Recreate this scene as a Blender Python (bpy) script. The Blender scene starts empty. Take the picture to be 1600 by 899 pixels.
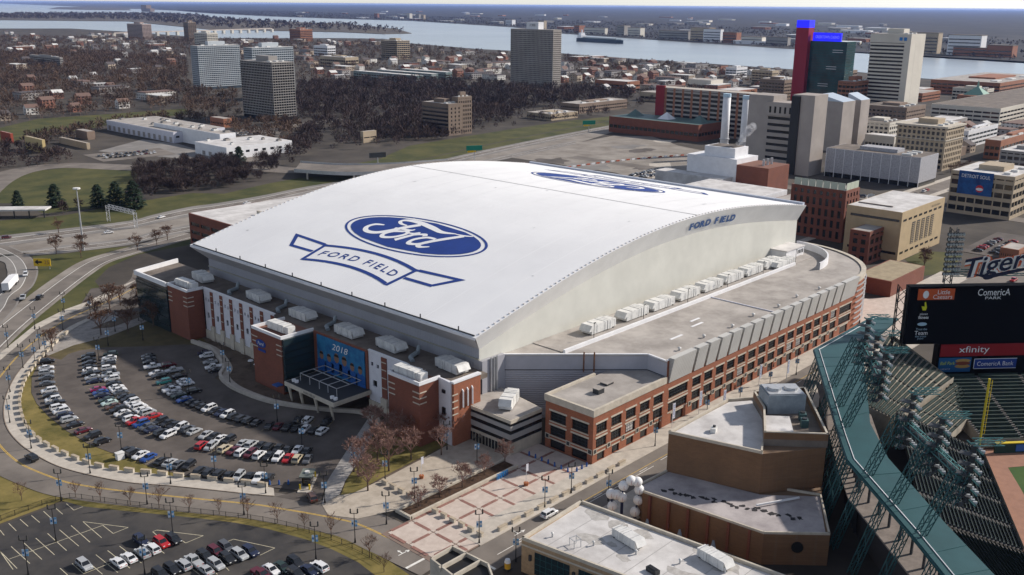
import bpy, bmesh, math, random
import numpy as np
from mathutils import Vector, Matrix, Euler
R = math.radians
scene = bpy.context.scene
# ------------------------------------------------------------------ camera
cam = bpy.data.cameras.new('camera'); cam_ob = bpy.data.objects.new('camera', cam)
scene.collection.objects.link(cam_ob); scene.camera = cam_ob
cam.sensor_width = 36.0; cam.lens = 34.065; cam.clip_start = 1.0; cam.clip_end = 300000.0
cam_ob.location = (-174.5, -134.62, 110.0)
cam_ob.rotation_euler = (Matrix.Rotation(R(-47.063), 3, 'Z') @ Matrix.Rotation(R(90 - 16.275), 3, 'X') @ Matrix.Rotation(0.0084, 3, 'Z')).to_euler()
# ------------------------------------------------------------------ sky, sun, exposure
SUN_EL = R(32.0); SUN_DIR = Vector((0.893 * math.cos(SUN_EL), -0.45 * math.cos(SUN_EL), math.sin(SUN_EL)))
world = bpy.data.worlds.new('World'); scene.world = world; world.use_nodes = True
wn = world.node_tree.nodes; wn.clear()
sky = wn.new('ShaderNodeTexSky'); sky.sky_type = 'NISHITA'; sky.sun_disc = False
sky.sun_elevation = SUN_EL; sky.sun_rotation = math.atan2(SUN_DIR.x, SUN_DIR.y); sky.air_density = 1.0; sky.dust_density = 0.1; sky.ozone_density = 3.0; sky.altitude = 200
bg = wn.new('ShaderNodeBackground'); bg.inputs[1].default_value = 0.105
wo = wn.new('ShaderNodeOutputWorld')
hs = wn.new('ShaderNodeHueSaturation'); hs.inputs['Saturation'].default_value = 0.4   # thin even cloud veil: a greyer sky all round
world.node_tree.links.new(sky.outputs[0], hs.inputs['Color']); tint = wn.new('ShaderNodeMix'); tint.data_type = 'RGBA'; tint.blend_type = 'MULTIPLY'; tint.inputs[0].default_value = 1.0; tint.inputs[7].default_value = (.93, .965, 1.04, 1)
world.node_tree.links.new(hs.outputs[0], tint.inputs[6]); world.node_tree.links.new(tint.outputs[2], bg.inputs[0]); world.node_tree.links.new(bg.outputs[0], wo.inputs[0])
sun = bpy.data.lights.new('sun', 'SUN'); sun.energy = 4.5; sun.angle = R(1.8); sun.color = (1.0, 0.92, 0.83)
sun_ob = bpy.data.objects.new('sun', sun); scene.collection.objects.link(sun_ob)
sun_ob.rotation_euler = (-SUN_DIR).to_track_quat('-Z', 'Y').to_euler(); sun_ob.location = (200, -200, 400)
vs = scene.view_settings; vs.view_transform = 'Standard'; vs.look = 'None'; vs.exposure = 0.22; vs.gamma = 1.0; vs.use_curve_mapping = False
scene.render.engine = 'CYCLES'; scene.cycles.volume_bounces = 3; scene.cycles.max_bounces = 8
# ------------------------------------------------------------------ helpers
COL = scene.collection
random.seed(11); rng = np.random.default_rng(7)
MATS = {}
def mat(name, col, rough=.8, var=.0, scale=.5, metal=0.0, bump=0.0, bscale=None, col2=None, detail=6, spec=.3, coat=0.0, lo=.35, hi=.65):
    if name in MATS: return MATS[name]
    m = bpy.data.materials.new(name); m.use_nodes = True; MATS[name] = m
    nt = m.node_tree; n = nt.nodes; l = nt.links; b = n['Principled BSDF']
    b.inputs['Base Color'].default_value = (*col, 1); b.inputs['Roughness'].default_value = rough; b.inputs['Metallic'].default_value = metal
    b.inputs['Specular IOR Level'].default_value = spec; b.inputs['Coat Weight'].default_value = coat
    if var or col2 or bump:
        g = n.new('ShaderNodeNewGeometry')
    if var or col2:
        no = n.new('ShaderNodeTexNoise'); no.inputs['Scale'].default_value = scale; no.inputs['Detail'].default_value = detail; no.inputs['Roughness'].default_value = .65
        l.new(g.outputs['Position'], no.inputs['Vector'])
        r = n.new('ShaderNodeValToRGB'); c2 = col2 if col2 else tuple(min(1, c * (1 + var)) for c in col); c1 = col if col2 else tuple(c * (1 - var) for c in col)
        r.color_ramp.elements[0].color = (*c1, 1); r.color_ramp.elements[1].color = (*c2, 1); r.color_ramp.elements[0].position = lo; r.color_ramp.elements[1].position = hi
        l.new(no.outputs[0], r.inputs[0]); l.new(r.outputs[0], b.inputs['Base Color'])
    if bump:
        nb = n.new('ShaderNodeTexNoise'); nb.inputs['Scale'].default_value = bscale or scale * 4; nb.inputs['Detail'].default_value = 4
        l.new(g.outputs['Position'], nb.inputs['Vector'])
        bp = n.new('ShaderNodeBump'); bp.inputs['Strength'].default_value = bump; bp.inputs['Distance'].default_value = .1
        l.new(nb.outputs[0], bp.inputs['Height']); l.new(bp.outputs[0], b.inputs['Normal'])
    return m
def striped(name, col, period, axis='X', depth=.5, rough=.6, metal=0., var=.06):
    """ribbed sheet metal: fine relief along one axis"""
    if name in MATS: return MATS[name]
    m = mat(name, col, rough, var, .12, metal); nt = m.node_tree; n = nt.nodes; l = nt.links
    g = n.new('ShaderNodeNewGeometry'); w = n.new('ShaderNodeTexWave'); w.bands_direction = axis; w.inputs['Scale'].default_value = .314 / period
    l.new(g.outputs['Position'], w.inputs['Vector']); bp = n.new('ShaderNodeBump'); bp.inputs['Strength'].default_value = depth; bp.inputs['Distance'].default_value = .15
    l.new(w.outputs['Fac'] if 'Fac' in w.outputs else w.outputs[1], bp.inputs['Height']); l.new(bp.outputs[0], n['Principled BSDF'].inputs['Normal'])
    return m
def brickmat(name, c1, c2, mortar, bw=.6, rh=.2):
    if name in MATS: return MATS[name]
    m = bpy.data.materials.new(name); m.use_nodes = True; MATS[name] = m; n = m.node_tree.nodes; l = m.node_tree.links; b = n['Principled BSDF']; b.inputs['Roughness'].default_value = .9
    g = n.new('ShaderNodeNewGeometry'); s = n.new('ShaderNodeSeparateXYZ'); l.new(g.outputs['Position'], s.inputs[0])
    a = n.new('ShaderNodeMath'); a.operation = 'ADD'; l.new(s.outputs[0], a.inputs[0]); l.new(s.outputs[1], a.inputs[1])
    c = n.new('ShaderNodeCombineXYZ'); l.new(a.outputs[0], c.inputs[0]); l.new(s.outputs[2], c.inputs[1])
    t = n.new('ShaderNodeTexBrick'); t.inputs['Scale'].default_value = 1; t.inputs['Brick Width'].default_value = bw; t.inputs['Row Height'].default_value = rh; t.inputs['Mortar Size'].default_value = .02
    t.inputs['Color1'].default_value = (*c1, 1); t.inputs['Color2'].default_value = (*c2, 1); t.inputs['Mortar'].default_value = (*mortar, 1)
    l.new(c.outputs[0], t.inputs['Vector'])
    no = n.new('ShaderNodeTexNoise'); no.inputs['Scale'].default_value = .25; no.inputs['Detail'].default_value = 8; l.new(g.outputs['Position'], no.inputs['Vector'])
    mr = n.new('ShaderNodeMapRange'); mr.inputs[3].default_value = .75; mr.inputs[4].default_value = 1.2; l.new(no.outputs[0], mr.inputs[0])
    mx = n.new('ShaderNodeVectorMath'); mx.operation = 'SCALE'; l.new(t.outputs[0], mx.inputs[0]); l.new(mr.outputs[0], mx.inputs[3]); l.new(mx.outputs[0], b.inputs['Base Color'])
    return m
def tag(o, label=None, cat=None, group=None, kind=None):
    if label: o['label'] = label
    if cat: o['category'] = cat
    if group: o['group'] = group
    if kind: o['kind'] = kind
    return o
def empty(name, loc=(0, 0, 0), rz=0.0):
    o = bpy.data.objects.new(name, None); o.empty_display_size = .5; COL.objects.link(o); o.location = loc; o.rotation_euler = (0, 0, rz); return o
def thing(name, label, cat, loc=(0, 0, 0), rz=0.0, group=None): return tag(empty(name, loc, rz), label, cat, group)
def copy_tree(o, parent=None):
    c = o.copy(); COL.objects.link(c); c.parent = parent
    for ch in o.children: copy_tree(ch, c)
    return c
ORD = ['first', 'second', 'third', 'fourth', 'fifth', 'sixth', 'seventh', 'eighth', 'ninth', 'tenth', 'eleventh', 'twelfth', 'thirteenth', 'fourteenth', 'fifteenth', 'sixteenth', 'seventeenth', 'eighteenth', 'nineteenth', 'twentieth', 'twenty-first', 'twenty-second', 'twenty-third', 'twenty-fourth', 'twenty-fifth', 'twenty-sixth', 'twenty-seventh', 'twenty-eighth', 'twenty-ninth', 'thirtieth', 'thirty-first', 'thirty-second', 'thirty-third', 'thirty-fourth', 'thirty-fifth', 'thirty-sixth', 'thirty-seventh', 'thirty-eighth', 'thirty-ninth', 'fortieth', 'forty-first', 'forty-second', 'forty-third', 'forty-fourth', 'forty-fifth']
class MB:
    def __init__(s): s.v = []; s.f = []; s.m = []
    def face(s, pts, m=0):
        i = len(s.v); s.v += [tuple(p) for p in pts]; s.f.append(tuple(range(i, i + len(pts)))); s.m.append(m); return s
    def box(s, x0, y0, z0, x1, y1, z1, m=0, bottom=True):
        i = len(s.v); s.v += [(x0, y0, z0), (x1, y0, z0), (x1, y1, z0), (x0, y1, z0), (x0, y0, z1), (x1, y0, z1), (x1, y1, z1), (x0, y1, z1)]
        q = [(0, 1, 5, 4), (1, 2, 6, 5), (2, 3, 7, 6), (3, 0, 4, 7), (4, 5, 6, 7)] + ([(3, 2, 1, 0)] if bottom else [])
        for a in q: s.f.append(tuple(i + k for k in a)); s.m.append(m)
        return s
    def prism(s, poly, z0, z1, m=0, mtop=None, top=True, bottom=False):
        n = len(poly); a = sum(poly[k - 1][0] * poly[k][1] - poly[k][0] * poly[k - 1][1] for k in range(n))
        if a < 0: poly = poly[::-1]
        i = len(s.v); s.v += [(p[0], p[1], z0) for p in poly] + [(p[0], p[1], z1) for p in poly]
        for k in range(n): s.f.append((i + k, i + (k + 1) % n, i + n + (k + 1) % n, i + n + k)); s.m.append(m)
        if top: s.f.append(tuple(i + n + k for k in range(n))); s.m.append(m if mtop is None else mtop)
        if bottom: s.f.append(tuple(i + k for k in range(n))[::-1]); s.m.append(m)
        return s
    def sheet(s, poly, z, m=0):
        n = len(poly); a = sum(poly[k - 1][0] * poly[k][1] - poly[k][0] * poly[k - 1][1] for k in range(n))
        if a < 0: poly = poly[::-1]
        return s.face([(p[0], p[1], z) for p in poly], m)
    def tube(s, p, q, r, r2=None, n=6, m=0, cap=True):
        p = Vector(p); q = Vector(q); d = q - p
        if d.length < 1e-6: return s
        d.normalize(); u = d.orthogonal().normalized(); w = d.cross(u); r2 = r if r2 is None else r2; i = len(s.v)
        for c, rr in ((p, r), (q, r2)):
            for k in range(n):
                a = 2 * math.pi * k / n; s.v.append(tuple(c + (u * math.cos(a) + w * math.sin(a)) * rr))
        for k in range(n): s.f.append((i + k, i + (k + 1) % n, i + n + (k + 1) % n, i + n + k)); s.m.append(m)
        if cap: s.f.append(tuple(i + n + k for k in range(n))); s.m.append(m); s.f.append(tuple(i + k for k in range(n))[::-1]); s.m.append(m)
        return s
    def bar(s, p, q, w, h=None, m=0): return s.tube(p, q, (w / 2) * 1.41, n=4, m=m)
    def strip(s, L_, R_, z, m=0):
        i = len(s.v)
        for a, b in zip(L_, R_): s.v += [(a[0], a[1], z), (b[0], b[1], z)]
        for k in range(len(L_) - 1): s.f.append((i + 2 * k, i + 2 * k + 1, i + 2 * k + 3, i + 2 * k + 2)); s.m.append(m)
        return s
    def ball(s, c, r, m=0, seg=10, rings=6, sz=1.0):
        i = len(s.v)
        for a in range(rings + 1):
            t = math.pi * a / rings
            for b in range(seg): p = 2 * math.pi * b / seg; s.v.append((c[0] + r * math.sin(t) * math.cos(p), c[1] + r * math.sin(t) * math.sin(p), c[2] + r * sz * math.cos(t)))
        for a in range(rings):
            for b in range(seg): s.f.append((i + a * seg + b, i + (a + 1) * seg + b, i + (a + 1) * seg + (b + 1) % seg, i + a * seg + (b + 1) % seg)); s.m.append(m)
        return s
    def mesh(s, name, mats, smooth=False):
        me = bpy.data.meshes.new(name); me.from_pydata(s.v, [], s.f)
        for m in (mats if isinstance(mats, (list, tuple)) else [mats]): me.materials.append(m)
        if any(s.m): me.polygons.foreach_set('material_index', s.m)
        if smooth: me.polygons.foreach_set('use_smooth', [True] * len(s.f))
        me.update(); return me
    def build(s, name, mats, parent=None, smooth=False, kind=None, label=None):
        o = bpy.data.objects.new(name, s.mesh(name, mats, smooth)); COL.objects.link(o); o.parent = parent
        if kind: o['kind'] = kind
        if label: o['label'] = label
        return o
def obj(name, me, parent=None, loc=(0, 0, 0), rot=(0, 0, 0)):
    o = bpy.data.objects.new(name, me); COL.objects.link(o); o.parent = parent; o.location = loc; o.rotation_euler = rot; return o
def smooth_line(P, k=6):
    P = [Vector((p[0], p[1], 0)) for p in P]; out = []
    for i in range(len(P) - 1):
        p0 = P[max(0, i - 1)]; p1 = P[i]; p2 = P[i + 1]; p3 = P[min(len(P) - 1, i + 2)]
        for j in range(k):
            t = j / k; out.append(.5 * ((2 * p1) + (p2 - p0) * t + (2 * p0 - 5 * p1 + 4 * p2 - p3) * t * t + (3 * p1 - p0 - 3 * p2 + p3) * t ** 3))
    out.append(P[-1]); return out
def smooth_poly(P, k=4): return [(p.x, p.y) for p in smooth_line(list(P) + [P[0]], k)][:-1]
def offset(line, d):
    out = []
    for i, p in enumerate(line):
        t = (line[min(i + 1, len(line) - 1)] - line[max(i - 1, 0)]).normalized(); out.append(p + Vector((-t.y, t.x, 0)) * d)
    return out
def along(line, step, start=0.0, end=None):
    """points and headings every `step` metres"""
    out = []; s = 0.0; nxt = start
    for a, b in zip(line, line[1:]):
        L_ = (b - a).length
        while nxt <= s + L_ and L_ > 0:
            t = (nxt - s) / L_; out.append((a.lerp(b, t), math.atan2(b.y - a.y, b.x - a.x))); nxt += step
        s += L_
    return out
def ribbon(mb, line, w, z, m=0, off=0.0): return mb.strip(offset(line, off + w / 2), offset(line, off - w / 2), z, m)
def inpoly(p, poly):
    c = False
    for i in range(len(poly)):
        a, b = poly[i], poly[i - 1]
        if (a[1] > p[1]) != (b[1] > p[1]) and p[0] < (b[0] - a[0]) * (p[1] - a[1]) / (b[1] - a[1]) + a[0]: c = not c
    return c
def wall_open(mb, org, du, wid, z0, z1, ops, m=0, depth=.35, mrev=None):
    """wall face from org along unit du with rectangular openings (u0,z0,u1,z1) and reveals; outside is to the right of du"""
    us = sorted({0, wid, *[o[0] for o in ops], *[o[2] for o in ops]}); zs = sorted({z0, z1, *[o[1] for o in ops], *[o[3] for o in ops]})
    nx, ny = -du[1], du[0]
    P = lambda u, z, d=0: (org[0] + du[0] * u + nx * d, org[1] + du[1] * u + ny * d, z)
    for a, b in zip(us, us[1:]):
        for c, d in zip(zs, zs[1:]):
            mu, mz = (a + b) / 2, (c + d) / 2
            if any(o[0] < mu < o[2] and o[1] < mz < o[3] for o in ops): continue
            mb.face([P(a, c), P(b, c), P(b, d), P(a, d)], m)
    r = m if mrev is None else mrev
    for o in ops:
        a, c, b, d = o
        mb.face([P(a, c), P(a, c, depth), P(a, d, depth), P(a, d)], r); mb.face([P(b, c, depth), P(b, c), P(b, d), P(b, d, depth)], r)
        mb.face([P(a, d), P(a, d, depth), P(b, d, depth), P(b, d)], r); mb.face([P(a, c, depth), P(a, c), P(b, c), P(b, c, depth)], r)
    return mb
def text_geo(txt, size=1.0, shear=0.0, spacing=1.0, bold=0.0):
    cu = bpy.data.curves.new('lettering', 'FONT'); cu.body = txt; cu.size = size; cu.shear = shear; cu.space_character = spacing; cu.offset = bold; cu.fill_mode = 'FRONT'; cu.resolution_u = 3; cu.align_x = 'CENTER'
    o = bpy.data.objects.new('lettering', cu); COL.objects.link(o); bpy.context.view_layer.update()
    me = bpy.data.meshes.new_from_object(o.evaluated_get(bpy.context.evaluated_depsgraph_get()))
    v = np.array([x.co[:] for x in me.vertices]); f = [tuple(p.vertices) for p in me.polygons]
    bpy.data.objects.remove(o); bpy.data.curves.remove(cu); bpy.data.meshes.remove(me); return v, f
def text_part(name, txt, org, du, dv, height, m, parent, shear=0., width=None, bold=0., nrm=.06, label=None):
    """flat lettering centred at org; du, dv unit 3d vectors of the text plane"""
    v, f = text_geo(txt, 1.0, shear, bold=bold); x = v[:, 0] - (v[:, 0].max() + v[:, 0].min()) / 2; y = v[:, 1] - (v[:, 1].max() + v[:, 1].min()) / 2
    sy = height / max(1e-6, v[:, 1].max() - v[:, 1].min()); sx = (width / (x.max() - x.min())) if width else sy
    du = Vector(du); dv = Vector(dv); nn = du.cross(dv).normalized() * nrm; mb = MB()
    mb.v = [tuple(Vector(org) + du * (a * sx) + dv * (b * sy) + nn) for a, b in zip(x, y)]; mb.f = f; mb.m = [0] * len(f)
    return mb.build(name, m, parent, label=label)
# ------------------------------------------------------------------ ground plan in metres (x along the warehouse, y along the stadium eave)
D = {'arch_balls': [(-14.7, -18.2), (-8.1, -20.8)],
 'belle': [(716.3, 6796.4), (2030.2, 5943.2), (2502.4, 5349.5), (1996.2, 3589.9), (2118.2, 3356.0), (2234.7, 3028.5), (2218.2, 2752.0), (2360.1, 2759.5), (2750.1, 3303.7), (3252.8, 4362.1), (3284.6, 5057.3), (3781.2, 6639.0),
           (4579.6, 8224.2), (4931.4, 9739.2), (4393.8, 9207.5), (3898.1, 9483.0), (3241.1, 9259.2), (1164.2, 10205.6)],
 'belle_bld': [(5302.2, 10676.8), (5084.8, 10035.2)],
 'boxes': {'ad_block': (384.6, 19.0, 43.8, 33.1, 23.7),
           'brick_far': (1565.4, 2349.4, 43.4, 55.6, 34.9),
           'brick_low': (193.6, 5.1, 30.2, 15.2, 7.3),
           'brick_lowr': (408.0, 31.5, 45.1, 25.1, 2.9),
           'brick_mid': (238.1, 36.6, 25.6, 5.6, 10.3),
           'brick_right': (613.0, 95.5, 124.4, 11.2, 14.5),
           'brick_tower': (270.2, 60.9, 6.3, 28.5, 21.2),
           'brown_dome': (532.0, 310.1, 39.0, 94.3, 14.0),
           'brown_slab': (405.0, 481.2, 16.5, 34.1, 27.4),
           'brown_wing': (417.1, 481.7, 16.7, 7.7, 32.6),
           'casino_glass': (872.5, 386.4, 80.0, 12.0, 73.8),
           'casino_red': (867.5, 390.9, 11.9, 15.7, 88.3),
           'cream_small': (1130.5, 2126.3, 29.9, 62.5, 35.7),
           'cube_office': (1230.9, 685.9, 33.7, 20.1, 16.1),
           'dark_slim': (1303.7, 2526.5, 25.3, 27.3, 53.7),
           'far_apts': (547.0, 1607.9, 5.3, 128.8, 16.2),
           'garage_left': (47.6, 278.3, 25.9, 0.5, 15.4),
           'garage_red': (573.8, 270.3, 16.5, 113.1, 39.0),
           'gray_mid': (450.5, 179.7, 0.5, 26.5, 46.3),
           'gray_slab_a': (452.7, 200.6, 5.2, 19.2, 50.3),
           'gray_slab_b': (437.9, 162.7, 13.1, 15.6, 53.7),
           'gray_slab_c': (562.2, 199.3, 16.0, 19.7, 39.0),
           'gray_slab_d': (593.7, 198.7, 10.8, 11.3, 38.5),
           'grey_deck': (1082.9, 443.6, 52.2, 67.7, 28.4),
           'hotel': (526.2, 106.2, 34.9, 34.6, 30.8),
           'hut': (172.4, 667.6, 6.7, 21.2, 6.8),
           'infill1': (594.1, 168.8, 12.8, 23.9, 12.2),
           'infill2': (675.8, 231.4, 20.1, 17.5, 11.4),
           'infill3': (459.7, 62.8, 45.6, 8.6, 6.5),
           'infill4': (294.4, -12.1, 45.6, 17.7, 7.2),
           'infill5': (733.8, 176.7, 47.4, 24.5, 12.6),
           'infill6': (802.6, 509.9, 26.1, 55.8, 10.4),
           'infill7': (917.8, 669.7, 28.9, 56.0, 10.3),
           'infill8': (987.0, 581.3, 31.0, 36.7, 13.6),
           'low_brick_a': (148.2, 614.6, 2.6, 49.7, 4.9),
           'low_office': (717.1, 420.8, 37.5, 32.4, 5.3),
           'mid_tan': (324.1, 496.9, 13.8, 3.6, 9.4),
           'orange_apts': (1159.3, 1433.8, 34.1, 51.6, 37.0),
           'orange_deck': (822.3, 307.1, 41.6, 18.0, 35.7),
           'pink_block': (1269.5, 2736.6, 29.1, 96.9, 44.7),
           'plant': (357.5, 163.2, 11.7, 37.2, 15.1),
           'plant_brick': (357.2, 145.9, 12.1, 21.2, 17.2),
           'red_long': (1039.5, 316.7, 59.0, 55.4, 10.7),
           'red_long2': (1188.0, 274.8, 216.5, 88.2, 17.9),
           'red_shed': (120.8, 690.2, 2.0, 21.2, 7.7),
           'red_small': (296.3, 663.9, 8.6, 23.2, 8.1),
           'screen_block': (448.2, 92.6, 29.3, 63.4, 19.2),
           'silver_block': (660.4, 135.0, 73.1, 7.0, 14.1),
           'small_white': (1123.6, 1622.4, 21.6, 49.2, 21.5),
           'tan_arts': (923.4, 1299.6, 29.7, 75.2, 16.8),
           'tan_hall': (252.9, 26.5, 51.2, 25.7, 22.7),
           'tan_long': (629.3, 518.5, 83.8, 26.0, 10.0),
           'tan_low': (558.4, 496.4, 41.6, 32.6, 6.3),
           'tan_pair': (1121.2, 563.5, 17.0, 32.9, 21.7),
           'teal_long': (782.7, 950.6, 90.8, 139.7, 11.0),
           'tower_back': (457.2, 863.5, 56.1, 18.1, 60.1),
           'tower_dark': (856.2, 751.7, 17.1, 79.4, 77.6),
           'tower_left': (486.5, 1036.2, 61.2, 18.3, 55.8),
           'tower_mid': (358.3, 675.0, 24.9, 54.9, 55.4),
           'white_deck': (853.3, 170.4, 321.6, 66.6, 16.2),
           'white_dish': (283.6, 62.8, 32.9, 4.2, 11.0),
           'white_roofs': (343.0, 140.2, 24.1, 63.4, 5.8),
           'white_tower': (856.5, 267.3, 37.0, 42.2, 84.0),
           'white_ware': (213.7, 601.9, 46.7, 118.3, 8.8),
           'white_ware2': (197.7, 495.6, 56.4, 44.5, 8.8),
           'white_ware3': (221.7, 544.4, 13.9, 104.6, 11.9),
           'yellow_wall': (116.4, 617.3, 2.2, 32.6, 10.1)},
 'concrete_blocks_line': [(-61.8, 46.4), (-64.5, 52.1), (-68.1, 57.6), (-69.8, 60.9), (-74.7, 68.2), (-77.6, 73.2), (-81.0, 78.1), (-83.8, 83.5), (-85.8, 88.0), (-87.7, 96.2), (-89.0, 105.2), (-89.3, 114.2), (-88.0, 124.3),
                          (-85.0, 135.3), (-81.6, 144.6), (-75.4, 157.2), (-68.5, 167.6), (-61.0, 177.3), (-52.9, 186.8), (-43.2, 196.2), (-33.1, 202.3)],
 'construction': [(353.9, 358.1), (431.6, 373.7), (514.0, 384.2), (531.7, 355.7), (500.3, 308.2), (485.8, 263.0), (422.8, 229.5), (354.3, 197.2), (327.3, 192.8), (356.0, 264.0), (356.1, 322.1)],
 'cross_road': [(-0.5, 435.9), (44.6, 515.9), (77.1, 549.5), (106.4, 547.5), (134.6, 504.9), (162.1, 482.0), (193.6, 451.6), (200.0, 430.2), (221.8, 401.7)],
 'entry_lawn': [(-61.2, 174.9), (-49.9, 180.9), (-38.9, 184.8), (-22.7, 191.7), (-11.9, 186.2), (-19.6, 146.4), (-23.6, 150.5), (-25.7, 153.5), (-33.4, 159.1), (-45.9, 169.7), (-52.3, 172.2), (-56.3, 171.5), (-60.1, 167.9)],
 'entry_path': [(-61.2, 181.8), (-51.6, 191.1), (-42.6, 197.5), (-32.1, 204.5), (-19.0, 209.1), (-19.2, 200.2), (-30.1, 196.1), (-40.4, 191.3), (-34.1, 187.8), (-18.5, 192.8), (-20.4, 186.2), (-39.2, 179.3), (-51.4, 178.9),
                (-61.2, 174.9)],
 'entry_trees': [(-47.2, 29.5), (-37.3, 33.7), (-29.4, 34.5), (-35.9, 39.7), (-27.9, 43.0), (-21.4, 41.7), (-22.4, 30.9), (-44.2, 36.9), (-19.8, 48.6), (-13.7, 46.5), (-15.0, 35.1), (-28.9, 49.5), (-9.9, 36.7)],
 'entry_trees2': [(-58.6, 178.2), (-40.4, 182.5), (-25.1, 208.4), (-20.2, 210.2), (-25.3, 191.2), (-20.0, 192.2), (-14.9, 192.5), (-16.2, 181.9), (-23.2, 178.8), (-32.7, 178.6), (-17.7, 171.1), (-33.1, 202.3), (-4.6, 203.7),
                  (-12.6, 211.9)],
 'far_bank': [(4962.6, 6136.7, 19.200000000000003, 32.5), (4812.8, 5578.6, 12.8, 39.0), (4695.5, 5338.9, 16.0, 36.4), (4643.4, 5232.4, 14.4, 33.800000000000004), (3863.2, 3638.8, 22.400000000000002, 28.6),
              (3026.2, 2477.7, 12.8, 28.6), (2923.7, 2265.3, 48.0, 23.400000000000002), (2658.7, 1710.1, 54.400000000000006, 28.6), (2618.9, 1606.1, 32.0, 41.6), (2597.5, 1550.3, 28.8, 39.0),
              (2569.0, 1475.7, 22.400000000000002, 31.200000000000003), (2525.8, 1363.1, 32.0, 20.8), (2485.6, 1258.0, 32.0, 23.400000000000002), (2361.3, 786.8, 41.6, 49.4), (2331.4, 674.7, 35.2, 46.800000000000004),
              (2318.8, 627.3, 48.0, 18.2), (2799.2, 2007.3, 25.6, 31.200000000000003), (2853.6, 2120.1, 16.0, 36.4), (3332.9, 2939.3, 16.0, 39.0), (2454.6, 1105.9, 32.0, 20.8), (2310.6, 596.6, 25.6, 26.0)],
 'far_shore': [(1954.2, 150.3), (2151.6, 522.9), (2232.6, 764.8), (2283.2, 923.4), (2319.9, 1165.0), (2517.5, 1639.4), (2881.6, 2448.4), (3520.2, 3318.2), (4253.2, 4938.0), (4298.3, 5731.6), (4518.4, 6997.5), (5110.1, 8909.0),
               (6340.7, 11869.2)],
 'fence_line': [(-114.6, 76.5), (-111.9, 76.8), (-98.5, 76.9), (-94.0, 71.3), (-89.3, 63.2), (-84.3, 55.0), (-77.7, 44.5), (-71.5, 33.7), (-67.3, 21.6), (-65.2, 10.2), (-65.1, 0.1)],
 'flags': [(32.4, -1.8), (44.9, -2.3), (50.3, -6.7), (75.4, -3.9), (84.8, -8.0)],
 'fwy_bank': [(-52.9, 350.0), (-33.2, 419.1), (4.8, 396.3), (33.4, 385.9), (72.6, 393.5), (114.0, 396.4), (126.4, 381.3), (164.7, 392.2), (191.5, 395.8), (221.6, 383.9), (283.0, 392.7), (351.5, 410.6), (426.9, 426.4),
              (512.3, 441.8), (609.3, 456.8), (630.1, 468.5), (682.2, 469.8), (637.7, 438.1), (574.8, 430.5), (484.3, 418.2), (404.1, 405.1), (333.0, 391.5), (268.0, 375.6), (215.3, 365.7), (174.1, 364.2), (138.1, 358.5),
              (107.4, 356.5), (90.7, 357.8), (66.9, 352.7), (49.9, 347.1), (19.2, 352.5), (-8.9, 358.9)],
 'fwy_dn': [[(-35.0, 332.1), (-11.4, 320.7), (5.0, 319.2), (32.6, 311.7), (48.5, 317.2), (70.1, 318.4), (101.5, 320.7), (151.1, 332.0), (194.0, 338.7), (248.7, 347.0), (308.7, 359.8), (368.1, 371.4), (463.3, 386.3)],
            [(-39.7, 317.8), (-13.0, 310.4), (-1.1, 304.7), (26.1, 298.6), (40.6, 301.9), (61.9, 303.8), (92.8, 306.7), (141.2, 318.1), (183.4, 325.3), (237.4, 334.2), (296.9, 347.7), (353.9, 358.1), (448.0, 373.7)]],
 'fwy_up': [[(-40.2, 366.3), (-8.4, 360.3), (19.8, 353.9), (50.6, 348.6), (67.7, 354.2), (91.6, 359.5), (108.4, 358.2), (139.3, 360.2), (175.4, 366.0), (216.8, 367.7), (269.9, 377.7), (335.2, 393.8), (406.9, 407.7),
             (487.7, 421.1), (578.9, 433.7), (642.4, 441.4)],
            [(-46.9, 344.0), (-16.7, 337.4), (11.6, 334.6), (42.3, 331.5), (57.0, 333.6), (80.5, 336.9), (103.9, 337.4), (130.0, 339.5), (161.6, 346.7), (202.2, 349.1), (254.0, 359.5), (315.7, 373.6), (385.5, 387.7),
             (464.8, 401.7), (558.6, 418.2), (623.8, 428.2)]],
 'fwycars': [(-28.5, 277.4, 'w'), (-37.8, 239.9, 'k'), (66.3, 343.1, 'w'), (118.9, 344.3, 'w'), (30.7, 327.9, 'w'), (-8.5, 351.7, 'm'), (-95.1, 102.1, 'k'), (-42.3, 244.4, 's')],
 'gantry': [(43.6, 355.5), (45.9, 330.0)],
 'gate_booth': (-54.9, 42.5),
 'grass_main': [(-54.1, 203.3), (-71.4, 187.9), (-89.1, 168.9), (-77.1, 205.2), (-66.9, 200.1), (-58.0, 211.2), (-18.3, 255.7), (1.3, 273.5), (17.5, 281.0), (34.3, 289.8), (54.9, 291.3), (46.7, 279.2), (21.1, 279.1), (1.9, 266.8),
                (-12.1, 249.5), (-15.3, 236.9), (-12.5, 232.8), (-29.1, 218.1), (-39.4, 213.5)],
 'grass_strip2': [(341.5, 459.6), (390.4, 466.5), (481.4, 477.4), (563.1, 484.7), (634.8, 480.3), (613.8, 460.2), (516.0, 444.9), (429.8, 429.1), (353.9, 413.1), (284.9, 394.9), (230.9, 385.5), (203.2, 412.4), (231.6, 414.8),
                  (276.0, 420.2)],
 'grass_tri': [(-23.4, 277.6), (-32.5, 259.8), (-43.3, 243.0), (-51.9, 229.0), (-42.9, 237.9), (-22.8, 260.3), (-15.2, 271.7), (2.0, 284.0), (15.9, 290.2), (29.1, 295.1), (14.8, 300.6), (-1.6, 303.5), (-13.4, 309.3),
               (-18.0, 292.9)],
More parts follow.
